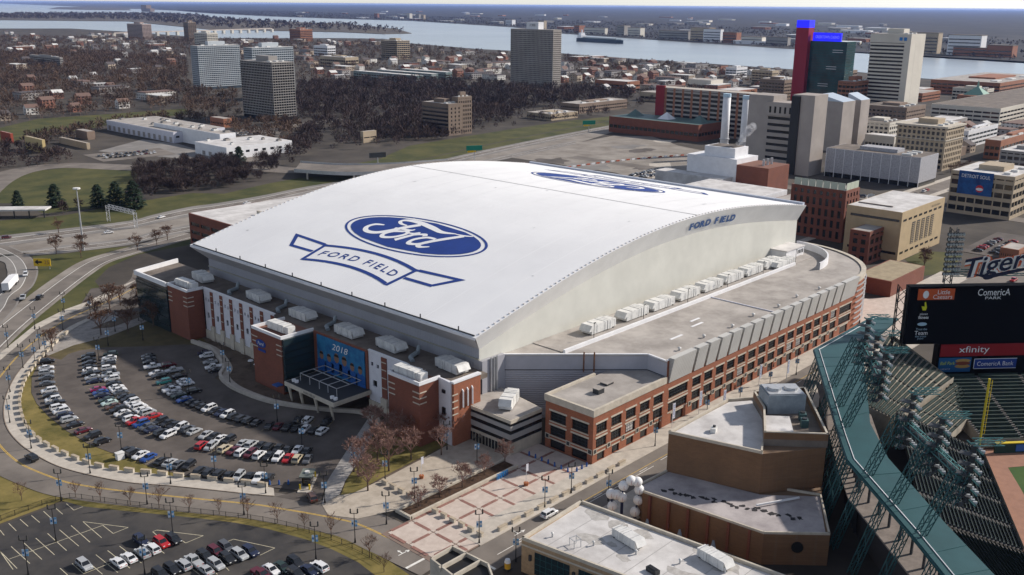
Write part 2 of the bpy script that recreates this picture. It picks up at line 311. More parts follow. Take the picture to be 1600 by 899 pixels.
 'houses': [(1071.4, 2471.6), (1173.5, 2225.9), (978.8, 1037.8), (1461.7, 1810.4), (1161.1, 1879.0), (1000.6, 2510.5), (916.9, 1081.6), (861.0, 1319.5), (1257.0, 2093.6), (1353.2, 2325.4), (944.2, 983.3), (1144.0, 1830.5),
            (1162.5, 1237.2), (923.1, 1023.0), (992.8, 1680.1), (1051.6, 1598.0), (794.8, 2081.2), (1029.6, 1812.2), (1130.1, 2109.6), (1252.9, 1811.5), (769.7, 2298.0), (1016.2, 1282.0), (838.4, 1985.5), (684.5, 2203.9),
            (1029.2, 1029.8), (778.2, 1183.7), (1025.3, 2219.2), (1249.6, 2232.8), (806.1, 2443.0), (1285.9, 1569.1), (1137.8, 2446.8), (1386.9, 1351.6), (1097.7, 2612.7), (1483.0, 2023.0), (1222.3, 1511.8), (1326.6, 1285.5),
            (779.3, 1853.1), (1174.4, 1364.6), (722.2, 2264.3), (957.8, 2219.2), (1034.5, 2686.3), (1082.3, 1165.5), (934.9, 1151.1), (1018.8, 1235.8), (1132.2, 1342.2), (884.5, 1278.6), (904.5, 903.6), (1119.6, 1114.0),
            (958.3, 1407.5), (1190.2, 2775.0), (920.7, 1110.1), (1159.6, 1278.6), (1222.4, 1695.0), (981.1, 1072.3), (927.6, 2824.4), (994.9, 1525.9), (1095.9, 1229.5), (731.6, 1994.4), (1099.8, 1377.4), (1053.7, 1705.0),
            (1355.4, 1643.2), (1204.0, 1314.3), (955.6, 2399.3), (1387.7, 2352.4), (1169.1, 1138.8), (1494.1, 2070.7), (867.6, 2479.0), (1381.9, 1473.6), (1113.9, 1729.8), (943.4, 1980.6), (940.8, 2871.2), (978.3, 999.8),
            (858.2, 1214.3), (1038.2, 1125.2), (998.5, 2125.8), (960.1, 928.8), (915.4, 1768.8), (1422.5, 1664.7), (1413.7, 2051.0), (1181.9, 1771.5), (772.3, 2218.0), (840.8, 2219.7), (1010.9, 1404.3), (1305.1, 2123.8),
            (1009.1, 2779.2), (1133.3, 2364.3), (885.0, 1211.6), (725.7, 1067.3), (1039.1, 1372.2), (1402.6, 1563.7), (885.6, 1744.2), (923.9, 2398.6), (1105.6, 1065.2), (890.1, 943.9), (1091.5, 1268.7), (1484.0, 1561.8),
            (749.9, 1110.1), (1279.0, 1848.3), (1044.7, 1183.7), (1170.3, 1713.8), (906.9, 993.2), (969.9, 1473.5), (1253.2, 1883.5), (1074.0, 2584.0), (1067.1, 1227.5), (1274.0, 2187.5), (859.5, 1117.8), (841.9, 1852.2),
            (962.8, 1186.1), (1190.1, 2150.9), (1010.3, 2552.9), (1343.2, 2243.8), (901.3, 2265.8), (673.3, 2126.5), (1126.2, 1687.9), (1092.7, 1109.8), (793.0, 1139.2), (835.0, 2333.1), (956.7, 1113.6), (814.9, 2488.0),
            (905.8, 2172.1), (1303.9, 2008.0), (1148.1, 2705.1), (1190.6, 2264.1), (842.3, 1730.1), (1056.4, 2755.3), (1252.7, 2304.1), (1244.4, 1342.6), (1260.0, 1242.0), (909.2, 1396.0), (1041.7, 2714.5), (830.0, 2103.6),
            (1026.5, 1883.6), (1403.8, 2012.5), (1303.8, 2252.5), (991.9, 1332.8), (1162.6, 2576.3), (944.7, 955.2), (811.1, 1815.0), (905.5, 1914.9), (1050.4, 768.3), (976.1, 780.4), (1240.3, 781.1), (1217.7, 879.1),
            (1390.4, 883.6), (1066.2, 692.8), (1128.0, 708.2), (1172.3, 570.7), (1286.0, 855.6), (1252.5, 904.7), (1098.0, 834.9), (1370.1, 808.4), (1077.6, 553.8), (1414.4, 1096.2), (938.2, 800.2), (1421.1, 893.7),
            (1347.3, 927.2), (1008.4, 670.0), (1197.8, 671.6), (1013.1, 710.5), (1120.6, 955.0), (914.9, 588.4), (1374.6, 949.4), (1188.3, 997.7), (1092.6, 869.8), (1068.9, 594.8), (980.3, 566.2), (904.1, 615.1), (1224.9, 629.8),
            (1092.1, 650.5), (1347.7, 1010.1), (941.2, 610.1), (1185.0, 831.2), (1166.5, 921.1), (972.0, 715.1), (1121.3, 788.8), (1378.5, 856.9), (1403.8, 1159.5), (1258.9, 1069.0), (1043.1, 883.1), (1078.4, 757.5),
            (1057.2, 649.0), (1442.0, 1073.7), (1172.9, 611.9), (1286.2, 738.8), (1340.4, 1077.7), (1257.0, 653.4), (1386.0, 729.4), (872.8, 633.2), (1109.5, 761.6), (1135.9, 669.3), (869.6, 667.6), (1140.2, 750.1),
            (1321.4, 1050.9), (1304.6, 698.7), (1179.9, 760.0), (1067.5, 834.8), (1209.7, 935.7), (1286.2, 773.3), (1149.8, 844.5), (1443.4, 1148.6), (1247.9, 867.4), (1100.0, 602.3), (1341.1, 673.1), (1004.6, 639.3),
            (1409.4, 823.0), (1090.5, 928.5), (1129.9, 894.4), (1181.2, 875.7), (978.0, 807.9), (1010.6, 815.6), (1347.8, 866.3), (1299.7, 915.7), (1254.4, 750.9), (1382.8, 772.5), (1043.0, 741.8), (930.9, 642.4), (1185.1, 800.4),
            (1211.6, 715.8), (1255.8, 982.6), (577.2, 1491.8), (413.6, 1257.1), (709.4, 1535.6), (389.7, 1141.5), (379.4, 1315.8), (363.4, 1060.1), (393.6, 1173.4), (399.7, 1112.0), (265.4, 1043.2), (253.2, 881.0),
            (299.8, 1128.6), (298.2, 1037.4), (370.5, 955.3), (550.8, 1780.0), (245.0, 935.9), (367.7, 915.3), (467.4, 1313.0), (290.1, 952.6), (567.2, 1392.1), (471.8, 1603.5), (621.4, 1411.1), (479.5, 1240.4), (209.3, 887.0),
            (657.1, 1627.1), (172.4, 853.2), (303.9, 884.8), (1519.1, 2126.3), (1595.2, 2530.9), (1316.9, 3065.2), (1302.5, 2922.7), (1677.4, 2159.5), (1329.8, 2592.8), (1305.1, 3167.6), (1125.3, 3368.0), (1538.5, 2312.5),
            (1300.8, 3006.4), (1208.2, 2945.9), (1102.1, 3140.7), (1570.1, 2104.3), (1043.9, 3124.4), (1697.6, 2538.1), (1473.0, 2730.9), (1658.4, 2056.0), (1596.6, 2042.1), (1758.8, 2156.6), (1290.2, 3077.5), (1051.9, 2980.5),
            (1449.4, 3213.1), (1134.8, 3447.6), (1237.9, 2964.4), (1576.9, 2228.8), (1348.8, 3166.3), (755.0, 131.0), (790.9, 160.2), (601.5, 77.4), (745.4, 161.2), (634.2, 123.4), (799.1, 132.9), (713.2, 157.6), (797.5, 186.7)],
 'inner_kerb': [(-63.8, 43.1), (-66.4, 46.7), (-71.7, 55.2), (-77.9, 64.9), (-84.1, 73.8), (-88.9, 84.6), (-92.0, 94.3), (-93.2, 104.3), (-93.4, 113.7), (-92.4, 123.6), (-90.2, 132.9), (-86.4, 143.3), (-82.3, 151.9),
                (-76.6, 161.9), (-70.8, 170.3), (-60.5, 183.7), (-51.6, 192.5), (-42.5, 199.9), (-32.1, 205.6)],
 'island_wood': [(1303.5, 6856.7), (2142.6, 6250.9), (2685.1, 5722.2), (2102.0, 3770.6), (2171.8, 3437.3), (2289.0, 3099.7), (2269.4, 2813.6), (2381.2, 2794.8), (2701.1, 3267.8), (3149.0, 4226.2), (3170.9, 4887.0),
                 (3546.9, 6238.7), (4348.1, 7817.9), (4520.4, 8946.2), (4159.1, 8728.7), (3079.2, 8815.8), (1876.7, 9535.5)],
 'islet': [(5558.5, 13902.0), (5528.9, 12560.2), (5909.7, 12212.8), (7873.4, 16304.9), (8689.1, 19578.8), (7478.8, 18179.7)],
 'lamps_lot': [(-77.5, 90.7), (-68.1, 61.8), (-52.2, 158.4), (-46.6, 112.4), (-39.6, 78.0), (-44.3, 59.9), (-35.5, 182.3), (-43.7, 170.1), (-33.1, 167.0), (-27.3, 126.1), (-33.5, 112.0), (-43.4, 39.6)],
 'lamps_low': [(-73.2, 14.0), (-88.6, 44.1), (-107.0, 59.3), (-116.0, 50.8), (-99.9, 34.4)],
 'lamps_plaza': [(-54.0, 14.6), (-42.1, 18.8), (-19.4, 21.1), (-41.2, 30.4), (-19.3, 32.1), (-45.5, -5.7), (-24.4, -5.7), (-15.1, -5.8)],
 'lamps_road': [(-98.8, 76.2), (-86.0, 60.6), (-73.4, 40.6), (-63.5, 13.5), (-77.5, 65.7), (-88.3, 84.6), (-92.6, 108.8), (-90.2, 129.2), (-81.8, 151.5), (-71.4, 168.9), (-60.9, 182.5), (-47.5, 196.2), (-32.7, 207.7),
                (-53.3, 205.4), (-38.5, 216.4), (-67.4, 191.7), (-67.0, 170.9), (-62.3, 174.3), (-64.5, 45.6), (-57.7, 32.0)],
 'lamps_street': [(-45.3, -16.1), (-11.9, -14.2), (19.5, -5.3), (44.7, -5.0), (59.3, -6.8), (76.3, -7.0), (92.3, -7.4)],
 'lawn_corner': [(-128.2, 73.3), (-110.1, 133.4), (-101.9, 124.9), (-102.1, 103.7), (-101.2, 96.3), (-98.7, 85.2), (-96.8, 80.1), (-98.7, 76.3), (-112.3, 75.7)],
 'left_trees': [(0.8, 291.2), (13.8, 345.8), (-4.0, 305.9), (6.6, 303.7), (24.4, 285.8), (36.0, 289.9), (44.0, 294.7), (18.4, 417.2), (32.0, 415.9)],
 'loop_inner': [(-37.0, 326.0), (-26.7, 310.0), (-29.8, 294.2), (-35.2, 279.6), (-42.8, 266.0), (-58.8, 247.1)],
 'loop_outer': [(-28.7, 351.2), (-15.6, 340.4), (-13.5, 332.4), (-14.1, 311.5), (-18.0, 292.9), (-23.4, 277.6), (-32.5, 259.8), (-41.0, 249.1), (-48.3, 235.4), (-60.4, 217.7), (-75.3, 198.9)],
 'lot_lawn': [(-61.8, 46.4), (-64.5, 52.1), (-68.1, 57.6), (-69.8, 60.9), (-74.7, 68.2), (-77.6, 73.2), (-81.0, 78.1), (-83.8, 83.5), (-85.8, 88.0), (-87.7, 96.2), (-89.0, 105.2), (-89.3, 114.2), (-88.0, 124.3), (-85.0, 135.3),
              (-81.6, 144.6), (-75.4, 157.2), (-68.5, 167.6), (-67.3, 168.2), (-72.6, 159.3), (-77.6, 147.0), (-79.9, 137.3), (-81.2, 126.1), (-81.8, 113.5), (-81.4, 101.4), (-79.5, 91.5), (-77.7, 85.3), (-76.5, 77.7),
              (-73.1, 67.4), (-70.9, 61.8), (-63.9, 50.6)],
 'lower_cars': [(-107.2, 45.3, 's'), (-102.0, 41.3, 'w'), (-99.7, 41.5, 'w'), (-97.0, 41.0, 's'), (-94.8, 41.1, 'w'), (-94.9, 45.9, 'n'), (-92.3, 42.0, 'r'), (-89.9, 41.4, 'k'), (-83.9, 30.7, 'g'), (-86.3, 30.7, 'm'),
                (-83.5, 26.1, 's'), (-81.3, 25.6, 'n'), (-88.7, 30.8, 'k'), (-86.0, 26.6, 'k'), (-93.4, 30.9, 's'), (-91.2, 30.7, 's'), (-88.8, 26.4, 's'), (-95.8, 31.1, 'k'), (-91.2, 26.3, 's'), (-82.1, 16.8, 'w'),
                (-80.0, 16.0, 'd'), (-77.2, 15.4, 'k'), (-74.8, 10.6, 'w'), (-77.0, 11.1, 'n'), (-79.5, 12.1, 'k'), (-84.5, 16.7, 'm'), (-98.2, 31.3, 'k')],
 'lower_dir': -1.5601584302193559,
 'lower_lines': [((-114.3, 64.1), (-114.2, 54.7)), ((-111.9, 64.0), (-111.9, 54.5)), ((-109.4, 63.8), (-109.4, 54.4)), ((-106.9, 63.9), (-107.0, 54.2)), ((-104.5, 63.6), (-104.5, 54.1)), ((-102.0, 63.6), (-102.2, 53.9)),
                 ((-99.5, 63.4), (-99.7, 53.9)), ((-116.6, 64.0), (-117.4, 54.9)), ((-116.6, 64.0), (-116.7, 54.7)), ((-116.4, 59.4), (-97.2, 58.7)), ((-99.5, 63.4), (-93.8, 53.9)), ((-97.2, 58.7), (-97.2, 53.8)),
                 ((-97.2, 53.8), (-93.8, 53.9)), ((-113.4, 72.6), (-113.6, 69.8)), ((-111.0, 74.3), (-111.1, 69.8)), ((-108.6, 74.3), (-108.6, 69.9)), ((-106.2, 74.2), (-106.2, 69.8)), ((-103.6, 74.2), (-103.7, 69.7)),
                 ((-101.1, 74.3), (-101.2, 69.8)), ((-98.6, 73.9), (-98.7, 69.8)), ((-98.7, 69.8), (-96.6, 69.9)), ((-108.3, 48.5), (-108.3, 43.1)), ((-110.7, 48.6), (-110.7, 45.1)), ((-103.5, 48.3), (-103.4, 38.7)),
                 ((-101.1, 48.1), (-101.0, 38.5)), ((-98.6, 48.0), (-98.5, 38.6)), ((-105.8, 45.2), (-105.8, 40.3)), ((-108.4, 43.2), (-102.7, 43.1)), ((-93.5, 47.1), (-93.5, 38.6)), ((-91.0, 48.4), (-91.3, 42.0)),
                 ((-91.0, 48.4), (-90.0, 48.4)), ((-90.0, 48.4), (-88.3, 45.8)), ((-90.1, 48.4), (-84.3, 39.1)), ((-84.3, 39.1), (-88.4, 39.1)), ((-88.4, 39.1), (-88.6, 44.1)), ((-82.1, 33.3), (-80.6, 33.2)),
                 ((-80.6, 33.2), (-76.5, 23.9)), ((-76.5, 23.9), (-80.2, 23.7)), ((-92.5, 29.3), (-92.5, 26.3)), ((-89.9, 25.3), (-90.0, 23.8)), ((-87.2, 26.5), (-87.7, 23.3))],
 'lower_lot': [(-120.6, 74.1), (-112.7, 74.7), (-98.3, 75.1), (-96.5, 70.0), (-91.4, 62.0), (-87.1, 55.5), (-81.2, 46.5), (-76.6, 38.9), (-73.1, 31.4), (-69.9, 21.7), (-68.5, 14.7), (-67.8, 7.0), (-68.6, -0.5), (-72.0, -13.7),
               (-104.0, 8.7), (-131.1, 42.4)],
 'mast': (7.2, 303.0),
 'mast_h': 27.363679475798012,
 'near_shore': [(420.6, 4545.8), (1375.6, 4150.4), (1607.4, 4029.2), (1594.1, 3496.8), (1516.8, 2932.4), (1507.6, 2716.6), (1673.9, 2609.0), (1834.9, 2504.8), (1911.9, 2383.0), (1735.1, 2055.1), (1629.4, 1671.6), (1625.8, 1381.7),
                (1563.8, 1114.9), (1553.3, 1001.3), (1502.6, 728.0), (1542.8, 648.5), (1454.2, 476.7), (1443.9, 396.1), (1482.2, 329.1), (1437.6, 76.5)],
 'outer_kerb': [(-63.5, -3.9), (-62.6, 8.5), (-63.1, 13.5), (-64.5, 19.7), (-66.8, 26.8), (-68.9, 32.5), (-73.9, 42.8), (-77.9, 49.6), (-82.7, 58.1), (-89.5, 69.0), (-96.4, 80.1), (-98.6, 85.5), (-101.1, 96.6), (-101.8, 104.5),
                (-102.0, 115.8), (-100.5, 129.1), (-96.9, 143.2), (-90.2, 159.4), (-82.2, 170.7), (-73.8, 181.1), (-54.1, 203.3), (-39.5, 213.2), (-29.3, 217.7), (-13.8, 227.8), (1.4, 239.9)],
 'outer_walk': [(-71.4, 187.9), (-51.6, 209.7), (-37.3, 219.6), (-27.1, 223.6), (-12.5, 232.8)],
 'overpass': [[(187.1, 396.6), (203.6, 363.9), (231.6, 346.5), (270.8, 339.6)], [(209.4, 421.2), (224.8, 391.5), (252.9, 371.5), (289.1, 359.0)]],
 'park_lawn': [(112.4, 746.5), (151.9, 799.2), (204.7, 847.0), (259.4, 842.7), (355.5, 839.3), (334.9, 789.4), (252.5, 773.4), (213.3, 741.7), (150.1, 710.8), (112.9, 692.6)],
 'plaza_trees': [(-45.0, 14.6), (-38.1, 14.6), (-31.2, 14.2), (-15.1, 15.6), (-23.0, 15.0)],
 'ramp': [(-78.6, 189.3), (-60.0, 213.2), (-37.2, 239.2), (-15.0, 263.4), (1.7, 279.2), (16.8, 285.8), (31.0, 289.6), (59.0, 298.7)],
 'road_center': [(-56.0, -5.3), (-56.5, 0.0), (-57.3, 9.4), (-58.3, 19.1), (-60.5, 25.3), (-63.4, 31.6), (-66.0, 36.8), (-69.0, 42.7), (-75.8, 53.2), (-82.0, 62.7), (-88.7, 73.6), (-93.7, 83.2), (-95.9, 91.2), (-97.7, 100.8),
                 (-97.9, 109.1), (-97.4, 116.5), (-96.2, 126.9), (-93.7, 136.8), (-89.9, 147.5), (-85.1, 156.9), (-79.3, 166.2), (-68.1, 181.5), (-57.8, 193.0), (-44.3, 205.3), (-30.7, 213.5), (-15.4, 221.9), (1.9, 235.3),
                 (10.3, 247.9)],
 'rows': {'gap_far': [(-58.1, 83.3, 0.33, 's'), (-57.3, 80.9, 0.33, 'k'), (-56.4, 78.5, 0.33, 'w'), (-55.6, 76.1, 0.33, 'k')],
          'gap_near': [(-62.2, 78.3, 0.51, 'r'), (-60.9, 76.0, 0.51, 's')],
          'gate_far': [(-54.0, 71.9, 0.4, 's'), (-53.0, 69.6, 0.43, 's'), (-51.9, 67.3, 0.46, 'k'), (-50.7, 65.0, 0.5, 'k'), (-49.4, 62.8, 0.53, 'k'), (-48.1, 60.6, 0.56, 'k'), (-46.7, 58.5, 0.6, 'w'), (-45.2, 56.4, 0.63, 'k')],
          'gate_near': [(-59.1, 72.2, 0.34, 'c'), (-58.2, 69.8, 0.37, 'm'), (-57.3, 67.4, 0.41, 'w'), (-56.2, 65.1, 0.45, 'm'), (-55.0, 62.9, 0.49, 'w'), (-53.8, 60.6, 0.53, 'k'), (-52.5, 58.5, 0.57, 'w'),
                        (-51.1, 56.3, 0.61, 'r'), (-49.6, 54.3, 0.65, 'c'), (-48.0, 52.3, 0.68, 'g')],
          'inner_a': [(-39.9, 150.0, -0.39, 'k'), (-40.9, 147.5, -0.37, 'g'), (-42.2, 144.1, -0.35, 'k'), (-43.6, 140.0, -0.32, 'w'), (-45.4, 134.2, -0.27, 'w'), (-46.2, 131.0, -0.25, 'k'), (-47.5, 125.7, -0.21, 't2'),
                      (-48.4, 121.0, -0.18, 'k'), (-48.9, 118.3, -0.16, 'w'), (-49.3, 115.7, -0.14, 's'), (-49.6, 113.0, -0.12, 'd'), (-50.0, 109.1, -0.1, 'b')],
          'inner_b': [(-39.4, 137.7, -0.21, 'm'), (-40.6, 132.3, -0.21, 's'), (-41.8, 126.8, -0.21, 'k'), (-42.8, 122.1, -0.21, 'w'), (-43.3, 119.6, -0.21, 'w'), (-44.7, 112.8, -0.21, 'k')],
          'inner_c': [(-49.1, 105.8, 0.06, 'k'), (-49.0, 103.3, 0.08, 'k'), (-48.7, 100.7, 0.11, 'k'), (-48.4, 98.2, 0.13, 'w'), (-48.1, 95.7, 0.16, 'k'), (-47.6, 93.2, 0.18, 'n'), (-47.1, 90.7, 0.21, 'w'),
                      (-46.6, 88.2, 0.23, 'k'), (-45.9, 85.5, 0.26, 'k'), (-45.2, 83.1, 0.28, 'k'), (-44.4, 80.4, 0.31, 'k')],
          'inner_d': [(-43.2, 76.4, 0.62, 'k'), (-41.7, 74.3, 0.59, 'm'), (-40.3, 72.1, 0.56, 'k'), (-39.0, 69.9, 0.52, 'k'), (-37.8, 67.7, 0.49, 'w'), (-36.6, 65.4, 0.46, 'k'), (-35.5, 63.1, 0.43, 'w')],
          'inner_e': [(-35.5, 74.2, 0.53, 'k'), (-34.0, 71.8, 0.53, 'w'), (-31.3, 67.1, 0.53, 'k')],
          'lawn': [(-64.5, 167.7, -0.44, 'k'), (-66.9, 162.5, -0.41, 'w'), (-68.7, 158.0, -0.39, 's'), (-70.3, 154.1, -0.36, 'g'), (-72.0, 149.3, -0.33, 'g'), (-74.0, 143.1, -0.29, 'w'), (-75.0, 139.4, -0.26, 'k'),
                   (-76.0, 135.6, -0.23, 'w'), (-76.6, 132.5, -0.2, 'k'), (-77.3, 128.9, -0.17, 'w'), (-77.8, 125.9, -0.15, 'w'), (-78.3, 122.3, -0.12, 'n'), (-78.7, 118.6, -0.08, 's'), (-78.9, 114.2, -0.04, 'k'),
                   (-79.1, 109.0, 0.0, 'm'), (-78.9, 103.8, 0.05, 'k'), (-78.6, 98.8, 0.1, 'k')],
          'lawn_near': [(-76.6, 89.3, 0.14, 'k'), (-76.2, 86.8, 0.19, 'k'), (-75.6, 84.3, 0.23, 'w'), (-74.9, 81.6, 0.28, 'b'), (-73.6, 77.5, 0.36, 'k'), (-72.6, 75.2, 0.41, 's'), (-71.5, 72.9, 0.45, 'g'),
                        (-70.2, 70.3, 0.5, 'k')],
          'mid_inner': [(-47.7, 160.0, -0.55, 'd'), (-49.4, 157.2, -0.51, 'w'), (-50.8, 154.6, -0.48, 's'), (-51.9, 152.3, -0.45, 'g'), (-53.8, 148.3, -0.4, 'w'), (-55.1, 145.1, -0.37, 'k'), (-56.1, 142.2, -0.33, 's'),
                        (-57.1, 139.1, -0.3, 'w'), (-58.3, 135.1, -0.25, 'k'), (-59.1, 131.8, -0.22, 'w'), (-59.6, 129.3, -0.19, 'w'), (-60.1, 126.8, -0.17, 'g'), (-60.6, 123.1, -0.13, 'k'), (-60.9, 120.5, -0.11, 'k'),
                        (-61.2, 118.0, -0.08, 'w'), (-61.4, 115.5, -0.06, 'w'), (-61.5, 112.9, -0.04, 'w'), (-61.6, 110.4, -0.02, 'w'), (-61.6, 107.8, 0.0, 's'), (-61.5, 104.4, 0.03, 'r')],
          'mid_inner_b': [(-62.1, 99.8, 0.24, 'k'), (-61.4, 97.4, 0.24, 'k'), (-60.8, 94.9, 0.24, 'k'), (-60.2, 92.4, 0.24, 'w'), (-59.6, 89.9, 0.24, 'g'), (-59.0, 87.5, 0.24, 's')],
          'mid_outer': [(-53.2, 163.4, -0.43, 'k'), (-54.4, 160.6, -0.41, 'k'), (-55.8, 157.3, -0.4, 'k'), (-57.3, 153.7, -0.38, 'k'), (-58.3, 151.1, -0.36, 'w'), (-59.5, 147.9, -0.34, 'k'), (-60.6, 144.5, -0.32, 's'),
                        (-61.7, 141.1, -0.29, 'n'), (-63.6, 134.2, -0.24, 'p'), (-64.2, 131.4, -0.22, 'b'), (-64.8, 128.7, -0.19, 'n'), (-65.5, 124.7, -0.16, 'd'), (-65.9, 122.1, -0.13, 't'), (-66.3, 118.8, -0.1, 'o'),
                        (-66.5, 115.5, -0.07, 'k'), (-66.7, 112.5, -0.04, 'w'), (-66.8, 109.9, -0.01, 'k'), (-66.8, 107.1, 0.01, 'w'), (-66.7, 104.6, 0.04, 'r'), (-66.6, 102.0, 0.07, 'b'), (-66.3, 99.2, 0.1, 'g'),
                        (-66.1, 96.7, 0.12, 'n'), (-65.5, 92.8, 0.17, 'k'), (-65.0, 90.3, 0.19, 'w')],
          'walk_end': [(-25.8, 140.0, -0.33, 'n'), (-26.9, 136.7, -0.33, 'w'), (-28.9, 131.1, -0.33, 's'), (-30.6, 126.0, -0.33, 'w'), (-31.6, 123.4, -0.33, 'k')],
          'wall': [(-69.7, 65.6, 0.42, 'k'), (-68.6, 63.3, 0.46, 'k'), (-67.4, 61.0, 0.49, 'k'), (-66.2, 58.8, 0.53, 'k'), (-64.8, 56.6, 0.57, 's'), (-63.4, 54.5, 0.6, 'k'), (-62.0, 52.4, 0.64, 'w'), (-60.4, 50.4, 0.67, 'k')]},
 'ship': [(2277.0, 1867.9), (2225.7, 1656.2)],
 'sign': (-19.1, 283.4),
 'smoke': (479.8, 237.0),
 'soccer_lawn': [(11.9, 453.4), (46.6, 510.8), (82.1, 540.9), (102.9, 539.4), (130.8, 497.4), (102.3, 443.8), (79.2, 402.9), (68.0, 387.8), (40.7, 395.1), (28.2, 398.0), (27.0, 438.5)],
 'stack1': (483.5, 255.9),
 'stack2': (479.8, 237.0),
 'stack_h': 45.76383520561886,
 'stalls': [(-63.9, 168.9, -0.45), (-65.0, 166.5, -0.44), (-66.1, 164.1, -0.42), (-67.2, 161.7, -0.41), (-68.2, 159.2, -0.39), (-69.2, 156.8, -0.38), (-70.2, 154.3, -0.36), (-71.1, 151.8, -0.35), (-72.0, 149.3, -0.33),
            (-72.8, 146.8, -0.31), (-73.6, 144.3, -0.29), (-74.4, 141.7, -0.28), (-75.1, 139.2, -0.26), (-75.7, 136.6, -0.24), (-76.3, 134.0, -0.22), (-76.9, 131.4, -0.19), (-77.3, 128.8, -0.17), (-77.8, 126.2, -0.15),
            (-78.1, 123.6, -0.13), (-78.4, 120.9, -0.1), (-78.7, 118.3, -0.08), (-78.9, 115.7, -0.06), (-79.0, 113.0, -0.03), (-79.1, 110.4, -0.01), (-79.0, 107.7, 0.01), (-79.0, 105.1, 0.04), (-78.8, 102.4, 0.06),
            (-78.6, 99.8, 0.09), (-76.7, 90.6, 0.12), (-76.4, 88.0, 0.17), (-75.9, 85.4, 0.21), (-75.2, 82.8, 0.26), (-74.5, 80.3, 0.31), (-73.6, 77.8, 0.36), (-72.7, 75.3, 0.4), (-71.6, 72.9, 0.45), (-70.4, 70.5, 0.5),
            (-70.2, 66.8, 0.4), (-69.1, 64.4, 0.44), (-67.9, 62.0, 0.48), (-66.7, 59.6, 0.52), (-65.3, 57.4, 0.55), (-63.9, 55.1, 0.59), (-62.4, 53.0, 0.63), (-60.8, 50.8, 0.66), (-52.6, 164.6, -0.43), (-53.7, 162.2, -0.42),
            (-54.8, 159.7, -0.41), (-55.8, 157.3, -0.4), (-56.8, 154.8, -0.38), (-57.8, 152.4, -0.37), (-58.7, 149.9, -0.35), (-59.6, 147.4, -0.34), (-60.5, 144.9, -0.32), (-61.3, 142.4, -0.3), (-62.1, 139.8, -0.28),
            (-62.8, 137.3, -0.26), (-63.4, 134.7, -0.24), (-64.1, 132.1, -0.22), (-64.6, 129.5, -0.2), (-65.1, 126.9, -0.18), (-65.5, 124.3, -0.15), (-65.9, 121.7, -0.13), (-66.2, 119.1, -0.1), (-66.5, 116.4, -0.08),
            (-66.7, 113.8, -0.05), (-66.8, 111.1, -0.03), (-66.8, 108.5, 0.0), (-66.8, 105.8, 0.03), (-66.6, 103.2, 0.06), (-66.5, 100.6, 0.08), (-66.2, 97.9, 0.11), (-65.9, 95.3, 0.14), (-65.5, 92.7, 0.17), (-65.0, 90.1, 0.2),
            (-47.1, 161.1, -0.56), (-48.4, 158.9, -0.53), (-49.7, 156.6, -0.5), (-51.0, 154.2, -0.47), (-52.2, 151.9, -0.45), (-53.3, 149.5, -0.42), (-54.3, 147.0, -0.39), (-55.3, 144.6, -0.36), (-56.2, 142.1, -0.33),
            (-57.0, 139.5, -0.3), (-57.8, 137.0, -0.28), (-58.4, 134.4, -0.25), (-59.1, 131.9, -0.22), (-59.6, 129.3, -0.19), (-60.1, 126.7, -0.17), (-60.5, 124.0, -0.14), (-60.8, 121.4, -0.12), (-61.1, 118.8, -0.09),
            (-61.3, 116.1, -0.07), (-61.5, 113.5, -0.04), (-61.5, 110.8, -0.02), (-61.6, 108.2, -0.0), (-61.5, 105.5, 0.02), (-62.4, 101.1, 0.24), (-61.7, 98.5, 0.24), (-61.1, 96.0, 0.24), (-60.5, 93.4, 0.24), (-59.8, 90.8, 0.24),
            (-59.2, 88.2, 0.24), (-58.5, 84.6, 0.33), (-57.7, 82.1, 0.33), (-56.8, 79.6, 0.33), (-55.9, 77.1, 0.33), (-62.8, 79.4, 0.51), (-61.5, 77.1, 0.51), (-60.2, 74.8, 0.51), (-54.5, 73.1, 0.38), (-53.5, 70.7, 0.42),
            (-52.4, 68.3, 0.45), (-51.2, 65.9, 0.48), (-49.9, 63.6, 0.52), (-48.5, 61.3, 0.55), (-47.1, 59.1, 0.59), (-45.6, 56.9, 0.62), (-59.5, 73.4, 0.32), (-58.7, 70.9, 0.36), (-57.7, 68.5, 0.39), (-56.6, 66.0, 0.44),
            (-55.5, 63.7, 0.48), (-54.2, 61.3, 0.52), (-52.8, 59.0, 0.56), (-51.4, 56.8, 0.6), (-49.9, 54.7, 0.64), (-48.2, 52.6, 0.68), (-39.4, 151.2, -0.4), (-40.4, 148.7, -0.38), (-41.4, 146.3, -0.36), (-42.3, 143.8, -0.35),
            (-43.2, 141.3, -0.33), (-44.0, 138.8, -0.31), (-44.8, 136.2, -0.29), (-45.5, 133.7, -0.27), (-46.2, 131.1, -0.25), (-46.8, 128.6, -0.23), (-47.4, 126.0, -0.21), (-48.0, 123.4, -0.2), (-48.4, 120.8, -0.18),
            (-48.9, 118.2, -0.16), (-49.3, 115.6, -0.14), (-49.6, 112.9, -0.12), (-49.9, 110.3, -0.1), (-39.2, 139.0, -0.21), (-39.7, 136.4, -0.21), (-40.3, 133.8, -0.21), (-40.8, 131.2, -0.21), (-41.4, 128.6, -0.21),
            (-41.9, 126.0, -0.21), (-42.5, 123.4, -0.21), (-43.0, 120.8, -0.21), (-43.6, 118.3, -0.21), (-44.1, 115.7, -0.21), (-44.7, 113.1, -0.21), (-49.2, 107.1, 0.05), (-49.1, 104.5, 0.07), (-48.8, 101.8, 0.1),
